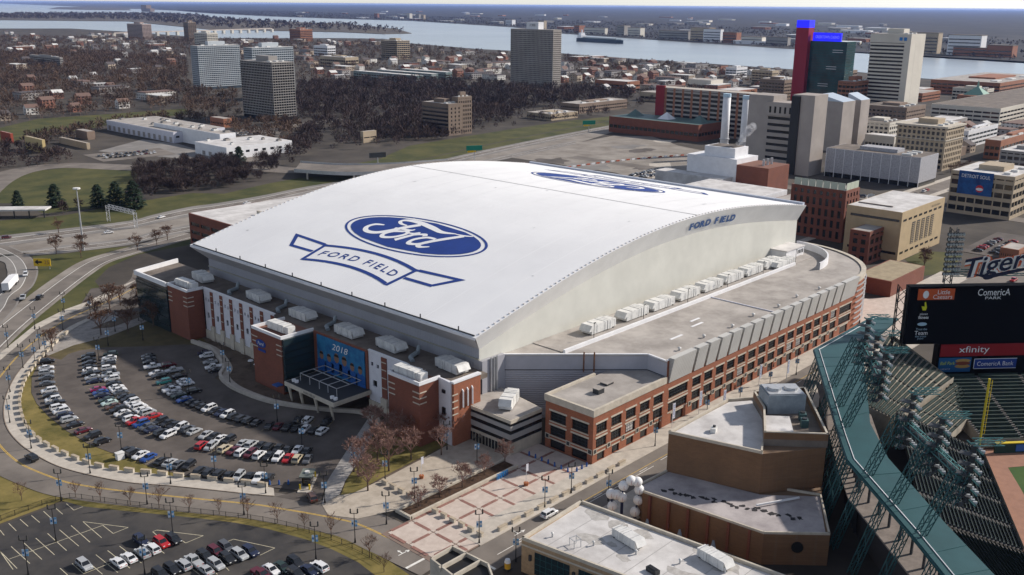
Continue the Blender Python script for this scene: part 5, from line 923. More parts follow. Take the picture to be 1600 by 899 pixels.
# ------------------------------------------------------------------ buildings of the city behind
BX = D['boxes']; FOOT = []; TW = {}
def tower(name, label, key, floors, band=.4, cx=0, cy=0, colw=.4, wall=None, glass=None, roof=None, dims=None, penthouse=True, base=0.0, parapet=.8, proud=.25, colm=None):
    x, y, wx, wy, h = dims or BX[key]; FOOT.append((x, y, x + wx, y + wy))
    t = thing(name, label, 'building', (x, y, 0)); TW[key] = t; wall = wall or M_stone; glass = glass or M_glass; p = proud
    MB().box(p, p, 0, wx - p, wy - p, h - .05).build('glazing', glass, t)
    fh = (h - base) / floors; bh = fh * band
    bm = MB().box(0, 0, 0, wx, wy, bh).mesh('floor_band', wall)
    for i in range(floors): obj('floor_band', bm, t, (0, 0, base + i * fh))
    MB().box(-.02, -.02, h - max(bh, parapet), wx + .02, wy + .02, h).build('parapet', wall, t)
    MB().box(.6, .6, h, wx - .6, wy - .6, h + .06).build('roof', roof or M_gravel, t)
    c = MB()
    for i in range(cx + 1):
        u = (wx - colw) * i / max(1, cx)
        if cx: c.box(u, -.03, base, u + colw, p + .1, h - .1); c.box(u, wy - p - .1, base, u + colw, wy + .03, h - .1)
    for i in range(cy + 1):
        u = (wy - colw) * i / max(1, cy)
        if cy: c.box(-.03, u, base, p + .1, u + colw, h - .1); c.box(wx - p - .1, u, base, wx + .03, u + colw, h - .1)
    if c.v: c.build('facade_columns', colm or wall, t, kind='stuff')
    if penthouse:
        MB().box(wx * .3, wy * .3, h, wx * .7, wy * .7, h + min(5, h * .12)).build('penthouse', wall, t)
        for k in range(3): MB().box(wx * (.1 + .28 * k), wy * .12, h, wx * (.18 + .28 * k), wy * .22, h + 1.2).build('roof_unit', M_hvac, t)
    return t
M_bluegray = mat('bluegrey_facade', (.47, .51, .54), .6, var=.08, scale=.05); M_dgray = mat('grey_facade', (.30, .28, .26), .7, var=.1, scale=.05)
M_gl_pale = mat('pale_glass', (.045, .06, .075), .2, var=.5, scale=.12, spec=.5); M_tan = mat('tan_facade', (.42, .34, .24), .8, var=.1, scale=.08); M_brown = mat('brown_facade', (.23, .17, .13), .8, var=.12, scale=.08)
M_redc = mat('rust_facade', (.30, .13, .075), .8, var=.12, scale=.1); M_cream = mat('cream_facade', (.62, .58, .50), .75, var=.06, scale=.05); M_grayc = mat('brutal_concrete', (.36, .32, .29), .85, var=.1, scale=.06)
tower('apartment_tower', 'dark grid-fronted apartment tower, nearest of the three beyond the freeway', 'tower_mid', 21, .28, 9, 20, .35, M_dgray, M_glass, base=3.5)
tower('apartment_tower', 'blue-grey glass apartment slab, leftmost of the three towers', 'tower_left', 21, .3, 22, 7, .3, M_bluegray, M_gl_pale, base=3.5)
tower('apartment_tower', 'blue-grey glass apartment slab half hidden behind the dark tower', 'tower_back', 22, .3, 20, 7, .3, M_bluegray, M_gl_pale, base=3.5)
t = tower('apartment_tower', 'tall beige-grey concrete apartment tower with white penthouse in front of the river', 'tower_dark', 29, .42, 7, 32, .9, mat('beige_concrete', (.34, .31, .28), .8, var=.1, scale=.05), M_glass, penthouse=False)
MB().box(3, 30, 77.6, 14, 52, 87).build('penthouse', M_white, t); text_part('penthouse_lettering', '/1300', (2.95, 41, 83), (0, -1, 0), (0, 0, 1), 3.4, M_dark, t)
tower('office_slab', 'brown mid-rise slab with horizontal window bands beside the dark wood', 'brown_slab', 8, .5, 3, 0, 3, mat('umber_facade', (.20, .15, .115), .8, var=.12, scale=.08))
tower('office_wing', 'taller end wing of the brown mid-rise slab', 'brown_wing', 9, .45, 6, 3, 1.2, MATS['umber_facade'])
tower('low_offices', 'low tan office block with a set-back top floor by the freeway', 'tan_low', 2, .55, 16, 14, .5, M_tan)
tower('school_building', 'long low brown building with a glazed entrance right of the tan offices', 'tan_long', 3, .55, 26, 9, .8, M_brown)
t = tower('parking_garage', 'rust-coloured multi-level parking garage with a deep red end stripe', 'garage_red', 10, .42, 3, 12, 2.2, M_grayc, M_glass, roof=M_conc, penthouse=False, colm=M_redc)
MB().box(-.4, 104, 0, 1.5, 113.4, 40.5).build('red_stripe', mat('deep_red', (.24, .012, .02), .6), t)
x, y, wx, wy, h = BX['casino_glass']; t = thing('casino_hotel', 'dark green glass hotel tower with a red slab and glowing blue crown', 'building', (x, y, 0)); FOOT.append((x, y, x + 26, y + 45))
M_tg = mat('green_glass', (.004, .05, .055), .12, var=.5, scale=.08, spec=.6)
MB().box(0, -44, 0, 22, 0, h).build('glass_tower', M_tg, t)
for k in range(24): MB().box(-.08, -44.1, 3 + k * h / 25, 22.1, .02, 3.25 + k * h / 25).build('floor_line', M_black, t)
for (yy, zz) in ((-40, 62), (-34, 44), (-26, 25), (-40, 14)):
    for q in (0, 2.4): MB().box(-.16, yy, zz + q, -.09, yy + 12, zz + q + .5).build('light_strip', M_white, t)
MB().box(-7, -1, 0, 6, 14, 88).build('red_slab', mat('casino_red', (.30, .006, .025), .5), t)
def emit(name, col, s):
    m_ = bpy.data.materials.new(name); m_.use_nodes = True; b = m_.node_tree.nodes['Principled BSDF']; b.inputs['Base Color'].default_value = (*col, 1); b.inputs['Emission Color'].default_value = (*col, 1); b.inputs['Emission Strength'].default_value = s; return m_
M_glow = emit('blue_glow', (.01, .01, .9), .9)
MB().box(-7, -1, 88, 6, 14, 96).build('blue_crown', M_glow, t); MB().box(0.5, -36, h, 3, -3, h + 9).build('blue_sign', M_glow, t)
text_part('sign_lettering', 'GREEKTOWN CASINO', (.4, -20, h + 4.5), (0, -1, 0), (0, 0, 1), 3.0, M_white, t, width=28)
t = tower('office_tower', 'tall cream office tower with dark horizontal window bands near the river', 'white_tower', 22, .5, 0, 0, .5, M_cream, M_glass, penthouse=True)
x, y, wx, wy, h = BX['white_tower']
MB().box(-.5, -.5, h - 9, wx + .5, wy + .5, h + .02).build('blank_top', M_cream, t); MB().box(-.45, -.45, 0, wx + .45, 6, h - 9).build('blank_pier', M_cream, t); MB().box(wx * .35, -.5, 0, wx + .4, 4, h - 9).build('blank_wall', M_cream, t)
for k in (0, 1): MB().box(-.75, 8.5 - k * 4.6, h - 6.6, -.5, 11.6 - k * 4.6, h - 3.2).build('blue_emblem', mat('emblem_blue', (.03, .2, .5), .5), t)
t = tower('grand_hotel', 'ornate beige stone office block with a deep cornice and arched top storey', 'hotel', 8, .36, 10, 10, 1.3, M_tan, M_glass)
x, y, wx, wy, h = BX['hotel']; MB().box(-1, -1, h - 1.2, wx + 1, wy + 1, h + .1).build('cornice', M_stone, t); MB().box(-.6, -.6, h * .68, wx + .6, wy + .6, h * .70).build('string_course', M_stone, t)
t = tower('screen_block', 'pale grey block wrapped in a perforated screen with thin white ribs', 'screen_block', 1, .86, 0, 0, .5, mat('screen_gray', (.37, .37, .39), .7, var=.25, scale=1.2), M_glass, base=3, roof=M_gravel_d)
for k in range(11): MB().box(-.3, k * 6.3, 0, 0, k * 6.3 + .35, 19).build('white_rib', M_white, t)
t = tower('advert_block', 'tan office block with a large blue drink advertisement on its front', 'ad_block', 5, .42, 8, 7, .6, M_tan, M_glass, roof=M_roofw)
ad = MB().box(-.6, 10.6, 11.5, -.35, 28.7, 24.2).build('advert_banner', mat('advert_blue', (.004, .03, .14), .6, col2=(.01, .10, .30), scale=.2), t, label='blue advertising banner reading DETROIT SOUL')
text_part('advert_lettering', 'DETROIT SOUL', (-.62, 19.6, 21.6), (0, -1, 0), (0, 0, 1), 1.9, M_white, ad, width=15)
MB().face([(-.64, 17 + 2.0 * math.cos(-a), 15.2 + 2.0 * math.sin(-a)) for a in [i * math.pi / 10 for i in range(20)]]).build('advert_globe', mat('globe_red', (.5, .02, .03), .6), ad)
MB().face([(-.66, 17 + 1.9 * math.cos(-a), 14.9 + .8 * math.sin(-a)) for a in [i * math.pi / 10 for i in range(20)]]).build('advert_swoosh', M_white, ad)
tower('parking_deck', 'long white parking deck with open levels at the right edge', 'white_deck', 4, .55, 30, 8, .8, M_cream, M_glass, roof=M_gravel_d, penthouse=False)
# tan hall with louvred vents
x, y, wx, wy, h = BX['tan_hall']; t = thing('tan_hall', 'big tan windowless hall with a white roof and louvred vents', 'building', (x, y, 0)); FOOT.append((x, y, x + wx, y + wy)); M_tanw = mat('tan_precast', (.46, .35, .21), .85, var=.07, scale=.2)
MB().box(0, 0, 0, wx, wy, h).build('wall', M_tanw, t); MB().box(.4, .4, h, wx - .4, wy - .4, h + .06).build('roof', M_roofw, t)
for k in range(5):
    v = MB().box(13 + k * 5.6, -.12, 6.2, 16.6 + k * 5.6, -.02, 16.4).build('louvre', M_dark, t)
    for j in range(11): MB().box(12.9 + k * 5.6, -.2, 6.5 + j * .9, 16.7 + k * 5.6, -.13, 6.75 + j * .9).build('louvre_blade', M_tanw, v)
for k in range(8):
    for zz in (3.2, 18.2): MB().box(2 + k * 6.0, -.1, zz, 5.6 + k * 6.0, -.02, zz + 1.0).build('slot_window', M_glass, t)
for zz in (3.2, 18.2): MB().box(-.1, 1, zz, -.02, wy - 2, zz + 1.1).build('slot_window', M_glass, t)
text_part('hall_lettering', 'Blue Cross Center', (40, -.1, 20.8), (1, 0, 0), (0, 0, 1), 1.0, M_dark, t)
MB().box(8, 8, h + .06, 9, 24, h + .5).build('roof_joint', M_gravel_d, t)
x, y, wx, wy, h = BX['brick_tower']; t = tower('brick_office', 'dark red brick office tower with a glass screen on its roof behind the stadium', None, 5, .3, 4, 8, 1.8, M_brick2, M_glass, dims=(x, y, 15, wy, 25.5), penthouse=False)
for k in range(7): MB().box(.4, 1 + k * 3.8, 25.6, .6, 4.5 + k * 3.8, 29).build('screen_panel', mat('screen_glass', (.48, .52, .42), .3), t)
for k in range(3): MB().box(1 + k * 4.5, .4, 25.6, 5.2 + k * 4.5, .6, 29).build('screen_panel', MATS['screen_glass'], t)
tower('dish_building', 'white-roofed annex with open dark bays and a satellite dish', None, 3, .35, 8, 4, .6, M_stone, M_glass, roof=M_roofw, dims=(278, 48, 30, 16, 17), penthouse=False)
t = thing('satellite_dish', 'white satellite dish on the annex roof', 'satellite dish', (288, 56, 17.1)); MB().tube((0, 0, 0), (0, 0, 2.4), .3).build('mount', M_steel, t); MB().tube((0, 0, 2.4), (-1.2, -.8, 4.0), .4, 2.3, n=14, cap=False).build('reflector', M_hvac, t); MB().tube((0, 0, 2.4), (-2.0, -1.4, 4.4), .08).build('feed', M_dark, t)
tower('brick_offices', 'narrow red brick block with tall windows below the annex', None, 4, .4, 5, 2, 1.6, M_brick2, M_glass, dims=(238, 34, 27, 9, 15), penthouse=False)
tower('brick_lowrise', 'low brick building with tan flat roof at the far street corner', None, 1, .7, 5, 3, 2.5, M_brick2, M_glass, roof=mat('tan_roof', (.32, .26, .17), .9, var=.15, scale=.4), dims=(196, 6, 34, 15, 6.5), penthouse=False)
# steam plant with two stacks
x, y, wx, wy, h = BX['plant']; t = thing('steam_plant', 'white and brown steam plant block with pipes on its roof', 'building', (x, y, 0)); FOOT.append((x, y, x + 34, y + 44))
MB().box(0, 8, 0, 26, 44, 19).build('white_wall', M_white, t); MB().box(4, 12, 19, 20, 34, 25).build('upper_block', M_white, t); MB().box(0, -14, 0, 26, 7.9, 16).build('brick_wall', M_brick2, t); MB().box(-12, 10, 0, -.1, 60, 8).build('annex', M_roofw, t); MB().box(6, 14, 25, 18, 32, 25.3).build('roof', M_gravel_d, t)
for k in range(3): MB().tube((8 + k * 5, -6, 16), (8 + k * 5, -6, 20), .8, n=8).build('roof_pipe', M_steel, t)
for i, key in enumerate(('stack1', 'stack2')):
    sx, sy = D[key]; s = thing('smoke_stack', f'tall white round smoke stack, {("left", "right with steam at its foot")[i]} of the pair', 'chimney', (sx, sy, 0), 0, 'smoke stacks')
    MB().tube((0, 0, 0), (0, 0, 44), 3.2, 2.9, n=16).build('shaft', M_white, s, smooth=True); MB().tube((0, 0, 43.9), (0, 0, 46.5), 3.1, 3.0, n=16).build('rim', mat('stack_blue', (.45, .6, .7), .6), s)
    for zz in (8, 12): MB().tube((0, 0, zz), (0, 0, zz + .6), 3.9, n=16).build('gallery', M_steel, s)
# grey concrete complex with folded towers
t = thing('concrete_complex', 'large grey concrete complex of windowless towers joined by a dark glass slot', 'building', (0, 0, 0))
for nm, key, dx, dy in (('slab_tower', 'gray_slab_a', 14, 0), ('slab_tower', 'gray_slab_b', 6, 0), ('folded_tower', 'gray_slab_c', 6, 0), ('folded_tower', 'gray_slab_d', 6, 0)):
    x, y, wx, wy, h = BX[key]; FOOT.append((x, y, x + wx + dx, y + wy)); MB().box(x, y, 0, x + wx + dx, y + wy, h).build(nm, M_grayc, t)
    if nm == 'folded_tower': m_ = MB(); m_.face([(x, y, h), (x + wx + dx, y, h), (x + wx + dx, y + wy, h + 5), (x, y + wy, h + 5)]); m_.face([(x, y + wy, h), (x, y, h), (x, y + wy, h + 5)]); m_.build('sloped_roof', mat('pale_blue_roof', (.45, .52, .6), .5), t)
x, y, wx, wy, h = BX['gray_mid']
MB().box(x + 2, y, 0, x + 16, y + 24, h - 2).build('office_core', M_glass, t)
for k in range(9): MB().box(x + 1.4, y - .1, 4 + k * 4.6, x + 16.2, y + 24.2, 6.6 + k * 4.6).build('office_band', M_grayc, t)
MB().box(x, y - 1, h - 9, x + 17, y + 25, h).build('top_band', M_grayc, t)
for k in range(6): MB().box(x - .15, y + 2 + k * 3.8, h - 7.4, x + .02, y + 3.4 + k * 3.8, h - 3).build('slot_window', M_glass, t)
xb = BX['gray_slab_b']; MB().box(xb[0] - 1.2, xb[1] + 10, 0, xb[0] + 1, xb[1] + xb[3] + .5, xb[4] - 1).build('glass_slot', M_black, t)
for key, nm, lab, fl, band, cx, cy, wall, gl, roof in (
    ('brown_dome', 'market_hall', 'long maroon brick market building with green pyramid skylights', 2, .6, 8, 20, M_brick2, M_glass, mat('green_copper', (.10, .16, .15), .6)),
    ('orange_apts', 'apartment_block', 'orange-tan apartment block with vertical piers near the river', 9, .3, 6, 8, M_tan, M_glass, None),
    ('white_ware', 'warehouse', 'long low white warehouse with grey roof beyond the playing field', 1, .8, 0, 0, M_lilac, M_glass, M_gravel),
    ('white_ware3', 'warehouse', 'taller white warehouse block with grey gravel roof in the middle', 1, .85, 0, 0, M_white, M_glass, M_gravel),
    ('white_ware2', 'warehouse', 'white warehouse with a wide tan roof by the ramp', 1, .8, 0, 0, M_white, M_glass, M_roofw),
    ('pink_block', 'apartment_block', 'pinkish concrete apartment block by the far bridge', 12, .5, 6, 14, mat('pink_concrete', (.40, .31, .28), .8), M_glass, None),
    ('dark_slim', 'apartment_tower', 'slim dark apartment tower near the island bridge', 15, .4, 4, 4, M_brown, M_glass, None),
    ('cream_small', 'apartment_block', 'cream stepped apartment block below the slim tower', 9, .5, 4, 6, M_cream, M_glass, None),
    ('small_white', 'office_block', 'small white block with two window bands left of the orange block', 4, .5, 4, 8, M_white, M_glass, None),
    ('brick_far', 'factory', 'square red-brown brick factory on the near river bank', 7, .5, 8, 9, M_redc, M_glass, None),
    ('tan_arts', 'factory', 'low tan factory with large windows left of the tall tower', 3, .5, 5, 12, M_tan, M_glass, M_roofw),
    ('far_apts', 'apartment_block', 'grey apartment block with balconies among the brown trees', 5, .5, 2, 16, M_dgray, M_glass, None),
    ('red_small', 'brick_building', 'small orange brick building behind the white warehouses', 2, .7, 3, 6, M_redc, M_glass, None),
    ('yellow_wall', 'shop_building', 'low shop with a plain yellow side wall at the left', 1, .95, 0, 0, mat('yellow_wall', (.55, .42, .2), .8), M_glass, None),
    ('red_shed', 'shop_building', 'red shed at the left edge beyond the street', 1, .95, 0, 0, mat('red_wall', (.34, .07, .04), .8), M_glass, None),
    ('low_brick_a', 'shop_row', 'low tan shop row with dark red base beyond the street', 1, .85, 0, 6, M_tan, M_glass, None),
    ('hut', 'shop_building', 'small dark flat-roofed shop beside the tan shop row', 1, .8, 0, 3, M_brown, M_glass, None),
    ('mid_tan', 'brick_building', 'small tan cube building beside the service road', 2, .8, 2, 2, M_tan, M_glass, None),
    ('red_long', 'brick_offices', 'long low red brick offices left of the copper cupola', 3, .55, 12, 10, M_redc, M_glass, None),
    ('red_long2', 'brick_offices', 'long red brick riverside block at the right edge', 4, .55, 30, 12, M_redc, M_glass, None),
    ('silver_block', 'office_block', 'white and teal glazed office block behind the advertisement', 4, .5, 8, 3, M_white, M_glass_t, None),
    ('brick_right', 'brick_offices', 'red-brown brick block at the right edge above the advertisement', 3, .5, 14, 3, M_redc, M_glass, None),
    ('grey_deck', 'parking_garage', 'dark brown parking deck left of the cream tower', 7, .5, 6, 8, M_brown, M_glass, None),
    ('orange_deck', 'parking_garage', 'rust parking deck between the green hotel and cream tower', 8, .45, 5, 4, M_redc, M_glass, None),
    ('cube_office', 'office_block', 'pale blue glass cube office left of the green hotel', 4, .5, 3, 3, M_white, M_gl_pale, None),
    ('tan_pair', 'office_block', 'pair of tan slab offices left of the green hotel', 6, .5, 4, 6, M_tan, M_glass, None),
    ('low_office', 'office_block', 'low flat office with dark windows above the garage', 1, .6, 8, 8, M_dgray, M_glass, M_roofw)):
    tower(nm, lab, key, fl, band, cx, cy, .6, wall, gl, roof, penthouse=BX[key][4] > 14)
for key, nx_ in (('white_ware', 9), ('white_ware3', 7), ('white_ware2', 6)):
    x, y, wx, wy, h = BX[key]
    for i in range(nx_):
        u = thing('roof_unit', f'small roof unit on the {dict(white_ware="long low", white_ware3="taller", white_ware2="tan-roofed")[key]} white warehouse, {ORD[i]} from the near end', 'roof unit', (x + wx * random.uniform(.15, .85), y + wy * (i + .5) / nx_, h), 0, 'roof units on the white warehouses'); s_ = random.uniform(1, 2.2); MB().box(-s_, -s_, 0, s_, s_, 1.5).build('casing', M_hvac if i % 2 else M_dgray, u); MB().box(-s_ * .6, -s_ * .6, 1.5, s_ * .6, s_ * .6, 1.9).build('fan', M_dark, u)
for key, zz in (('white_ware', 4.5), ('white_ware2', 3.4)):
    x, y, wx, wy, h = BX[key]
    for i in range(int(wy // 9)): MB().box(-.15, 3 + i * 9, .4, -.03, 7 + i * 9, zz).build('loading_door', M_dgray, TW[key])
    for i in range(int(wx // 7)): MB().box(2 + i * 7, -.15, 1.4 + h * .3, 5 + i * 7, -.03, 3 + h * .3).build('window', M_glass, TW[key])
for i in range(3):
    x, y, wx, wy, h = BX['brown_dome']; t = thing('pyramid_skylight', f'green pyramid skylight on the market roof, {ORD[i]} from the left', 'skylight', (x + 20, y + 80 - i * 34, h), 0, 'pyramid skylights'); mb = MB()
    for a in range(4): p = [(-6, -6), (6, -6), (6, 6), (-6, 6)]; mb.face([(*p[a], 0), (*p[(a + 1) % 4], 0), (0, 0, 6)])
    mb.build('glazing', mat('green_copper', (.1, .16, .15), .6) if i != 1 else M_white, t)
t = thing('copper_cupola', 'brick hall with a green copper pyramid roof and cupola at the right', 'building', (1010, 236, 0)); MB().box(0, 0, 0, 40, 30, 14).build('wall', M_redc, t); mb = MB()
for a in range(4): p = [(8, 3), (32, 3), (32, 27), (8, 27)]; mb.face([(*p[a], 14), (*p[(a + 1) % 4], 14), (20, 15, 24)])
mb.build('roof', mat('verdigris', (.19, .33, .27), .7), t); MB().tube((20, 15, 22), (20, 15, 30), 1.8, .4, n=8).build('cupola', MATS['verdigris'], t)
# left brick garage behind the hall
t = tower('brick_garage', 'dark red brick garage with pale roof behind the hall corner', None, 4, .55, 8, 6, 1.2, M_brick2, M_glass, roof=M_roofw, dims=(47, 222, 70, 56, 15.5), penthouse=False)
MB().box(20, -.1, 15.5, 21, 30, 17.5).build('ramp_wall', M_stone, t)
M_tealb = mat('teal_siding', (.10, .18, .18), .7, col2=(.4, .42, .42), scale=.06)
for i in range(3): tower('row_houses', f'long teal and white townhouse row beyond the wood, {("front", "middle", "rear")[i]} of three', None, 3, .4, 4, 24, .7, M_tealb, M_glass, roof=M_roofw, dims=(770 + i * 42, 935 + i * 14, 13, 145 - i * 20, 11), penthouse=False)
tower('low_annex', 'low white-roofed annex just behind the far eave', None, 1, .9, 0, 0, .5, M_white, M_glass, roof=M_roofw, dims=(296, 128, 46, 52, 8), penthouse=False)
tower('brick_annex', 'dark brick annex behind the brick office tower', None, 2, .6, 6, 6, 1, M_brick2, M_glass, dims=(300, 88, 50, 30, 9), penthouse=False)
for i, (key, m_, lab) in enumerate((('infill1', M_cream, 'low white-roofed block between the concrete complex and stone office block'), ('infill2', M_brown, 'low brown block left of the cream tower foot'), ('infill3', M_redc, 'low brick shed beside the advertisement block'), ('infill4', M_redc, 'small brick hut beyond the far car park'), ('infill5', M_dgray, 'low grey block behind the stone office block'), ('infill6', M_tan, 'low tan block left of the red garage stripe'), ('infill7', M_redc, 'low brick block right of the tall tower'), ('infill8', M_cream, 'low cream block above the rust garage'))):
    tower('city_block', lab, key, 2, .5, 8, 8, .6, m_, M_glass, roof=M_roofw if i % 2 == 0 else None, penthouse=False, dims=None if key != 'infill4' else (BX[key][0], BX[key][1], 14, 8, 5))
rb = random.Random(21); nb = 0; tries = 0
while nb < 34 and tries < 4000:
    tries += 1; zx = rb.choice(((640, 1120, 60, 250), (560, 860, 90, 260), (930, 1150, 330, 560), (420, 640, -60, 60))); x, y = rb.uniform(zx[0], zx[1]), rb.uniform(zx[2], zx[3]); wx, wy, h = rb.uniform(22, 60), rb.uniform(18, 44), rb.choice((7, 9, 12, 15, 19, 24))
    if any(x < f[2] + 9 and x + wx > f[0] - 9 and y < f[3] + 9 and y + wy > f[1] - 9 for f in FOOT) or (74 < y + wy and y < 96 and x < 720): continue
    i = nb % 6; tower('city_block', f'{("red-brown", "cream", "tan", "grey", "brown", "white")[i]} {("low", "mid-rise")[h > 13]} block in the downtown fringe, {ORD[nb // 6]} of its colour', None, max(1, int(h // 3.8)), (.5, .45, .55, .4, .6, .5)[i], int(wx // 4), int(wy // 4), rb.choice((.5, .9, 1.4)), (M_redc, M_cream, M_tan, M_dgray, M_brown, M_white)[i], M_glass, roof=(M_roofw, M_gravel_d, M_gravel)[nb % 3], dims=(x, y, wx, wy, h), penthouse=h > 11); nb += 1
# small houses and low buildings
hw = [mat(f'house_wall_{i}', c, .85) for i, c in enumerate(((.46, .38, .30), (.68, .66, .62), (.30, .14, .10), (.36, .34, .33)))]; hr = [mat(f'house_roof_{i}', c, .85) for i, c in enumerate(((.10, .085, .085), (.52, .51, .50), (.17, .11, .09), (.60, .59, .57)))]
hm = []
for i in range(6):
    a, b, c = ((9, 13, 6), (12, 10, 7), (26, 14, 6), (18, 34, 7), (14, 12, 9), (40, 20, 8))[i]; flat = i in (2, 3, 5)
    W_ = MB().box(0, 0, 0, a, b, c); 
    if flat: Rf = MB().box(-.3, -.3, c, a + .3, b + .3, c + .6)
    else:
        Rf = MB(); Rf.face([(-.5, -.5, c), (a + .5, -.5, c), (a / 2 + a / 2 + .5, b / 2, c + 3.4), (-.5, b / 2, c + 3.4)]); Rf.face([(a + .5, b + .5, c), (-.5, b + .5, c), (-.5, b / 2, c + 3.4), (a + .5, b / 2, c + 3.4)]); W_.face([(0, b, c), (0, 0, c), (0, b / 2, c + 3.2)]); W_.face([(a, 0, c), (a, b, c), (a, b / 2, c + 3.2)])
    Wn = MB()
    for u in range(int(a // 4)):
        for z in range(1, int(c), 3): Wn.box(1 + u * 4, -.08, z + .4, 2.6 + u * 4, -.01, z + 1.8)
    for u in range(int(b // 4)):
        for z in range(1, int(c), 3): Wn.box(-.08, 1 + u * 4, z + .4, -.01, 2.6 + u * 4, z + 1.8)
    hm.append([(W_.mesh('wall', hw[(i + q) % 4]), Rf.mesh('roof', hr[(i * 2 + q) % 4]), Wn.mesh('windows', M_glass), ('tan', 'pale', 'brick-red', 'grey')[(i + q) % 4] + '-walled', ('dark', 'light grey', 'brown', 'white')[(i * 2 + q) % 4] + ' roof') for q in range(3)])
for i, (x, y) in enumerate(D['houses']):
    k = random.choice((0, 0, 1, 1, 2, 3, 4, 5)); W_, Rf, Wn, lw_, lr_ = random.choice(hm[k]); sz_ = ('small', 'wide', 'broad', 'deep', 'square', 'large')[k]
    t = thing('low_building' if k in (2, 3, 5) else 'house', (f'{sz_} {lw_} low building with flat {lr_}' if k in (2, 3, 5) else f'{sz_} {lw_} house with pitched {lr_}') + ' among trees before the river', 'house' if k not in (2, 3, 5) else 'building', (x, y, 0), random.uniform(-.15, .15), 'low-rise buildings between freeway and river' if k in (2, 3, 5) else 'houses between freeway and river')
    FOOT.append((x - 6, y - 6, x + 30, y + 30)); obj('wall', W_, t); obj('roof', Rf, t); obj('windows', Wn, t)['kind'] = 'stuff'
for i, (x, y, w_, h_) in enumerate(D['far_bank']):
    t = thing('riverside_building', f'distant building on the far river bank, {ORD[i]} of the scattered blocks', 'building', (x, y, .9), 0, 'buildings on the far bank'); m_ = (M_redc, M_cream, M_dgray, M_tan, M_white)[i % 5]; d_ = 18 + 10 * (i % 3)
    MB().box(0, 0, 0, d_, w_ * 2.2, h_).build('wall', m_, t); MB().box(-.5, -.5, h_, d_ + .5, w_ * 2.2 + .5, h_ + 1.5).build('roof', M_gravel_d, t)
    for k in range(max(1, int(h_ // 9))): MB().box(-.2, 2, 4 + k * 8, -.05, w_ * 2.2 - 2, 6.5 + k * 8).build('window_band', M_glass, t)
t = thing('island_tower', 'hazy dark building group on the island at the upper left', 'building', (*D['belle_bld'][0], 2)); MB().box(0, -60, 0, 60, 60, 70).build('main_block', M_brown, t); MB().box(0, -150, 0, 50, -60, 34).build('low_wing', M_brown, t)
# freighter on the river
p, q = [Vector((*v, 0)) for v in D['ship']]; d = (q - p); L_ = d.length; t = thing('lake_freighter', 'long dark lake freighter with a white stern house on the river', 'ship', (p.x, p.y, .4), math.atan2(d.y, d.x))
hull = [(0, -9), (4, -12), (L_ * .93, -12), (L_ * .98, -6), (L_, 0), (L_ * .98, 6), (L_ * .93, 12), (4, 12), (0, 9)]
MB().prism(hull, 0, 10.5).build('hull', mat('hull_blue', (.02, .04, .07), .5), t); MB().prism([(8, -10), (L_ * .9, -10), (L_ * .9, 10), (8, 10)], 10.5, 12).build('hatch_deck', mat('deck_green', (.06, .11, .12), .7), t)
MB().box(6, -10, 10.5, 26, 10, 20).build('stern_house', M_white, t); MB().box(10, -8, 20, 22, 8, 27).build('bridge', M_white, t); MB().tube((16, 0, 27), (16, 0, 36), 2.4, n=8).build('funnel', M_white, t); MB().box(26, -1.2, 12, L_ * .86, 1.2, 15).build('boom', M_steel, t)
# island bridge
t = thing('island_bridge', 'low pale arched bridge crossing to the island at the upper left', 'bridge'); NSv = [Vector((*v, 0)) for v in D['near_shore']]
a = Vector((1285, 2960, 0)); b = Vector((2050, 3230, 0)); d = b - a
mb = MB(); mb.bar(a + Vector((0, 0, 13)), b + Vector((0, 0, 13)), 3.5); mb.build('deck', M_grayc, t)
for k in range(18): c = a + d * (k / 17); MB().box(c.x - 4, c.y - 6, 0, c.x + 4, c.y + 6, 11).build('pier', M_cream, t)
# ------------------------------------------------------------------ near right: brown brick hall, beige shop block, kiosk block
bh = thing('brown_hall', 'brown brick hall with stepped pale roof in front of the ballpark', 'building')
MB().prism([(-1.8, -23), (10.5, -22.8), (24, -22.8), (30, -27), (38, -36), (16.3, -52.3), (3.6, -43.7)], 0, 16.6).build('wall', M_brick3, bh)
MB().prism([(-1.2, -23.6), (10.5, -23.4), (23.6, -23.4), (29, -27.4), (20, -38), (8, -41.5), (3.6, -43)], 16.6, 16.7).build('roof', M_roofw, bh)
def rim(parent, poly, z, h, w_, m, name='parapet'):
    n = len(poly); cx_ = sum(p[0] for p in poly) / n; cy_ = sum(p[1] for p in poly) / n
    for k in range(n):
        a, b = Vector((*poly[k], 0)), Vector((*poly[(k + 1) % n], 0)); nn = Vector((-(b - a).y, (b - a).x, 0)).normalized() * w_
        if nn.dot(Vector((cx_, cy_, 0)) - a) < 0: nn = -nn
        MB().prism([(a.x, a.y), (b.x, b.y), (b.x + nn.x, b.y + nn.y), (a.x + nn.x, a.y + nn.y)], z, z + h).build(name, m, parent)
rim(bh, [(-1.9, -23), (24, -22.7), (30, -27), (20, -38.5), (7.6, -41.7), (3.5, -43.8)], 16.6, .7, .4, M_stone)
PT = [(7.5, -41.7), (20, -34.5), (27, -28), (38.4, -35.8), (16.4, -52.5)]
MB().prism(PT, 16.6, 18.2, mtop=0).build('plant_floor', M_gravel_d, bh); rim(bh, PT, 18.2, 1.6, .35, M_brick3, 'plant_wall'); rim(bh, PT, 19.8, .2, .45, M_stone, 'coping')
MB().prism([(9, -41), (17, -36.6), (20.5, -41), (13, -46)], 18.2, 19.3).build('inner_roof', M_roofw, bh)
LP_ = [(-1, -22.9), (-11.8, -22.4), (-13.8, -25), (-11, -53), (-2, -63), (12.4, -54), (16.3, -52.5), (3.5, -43.9)]
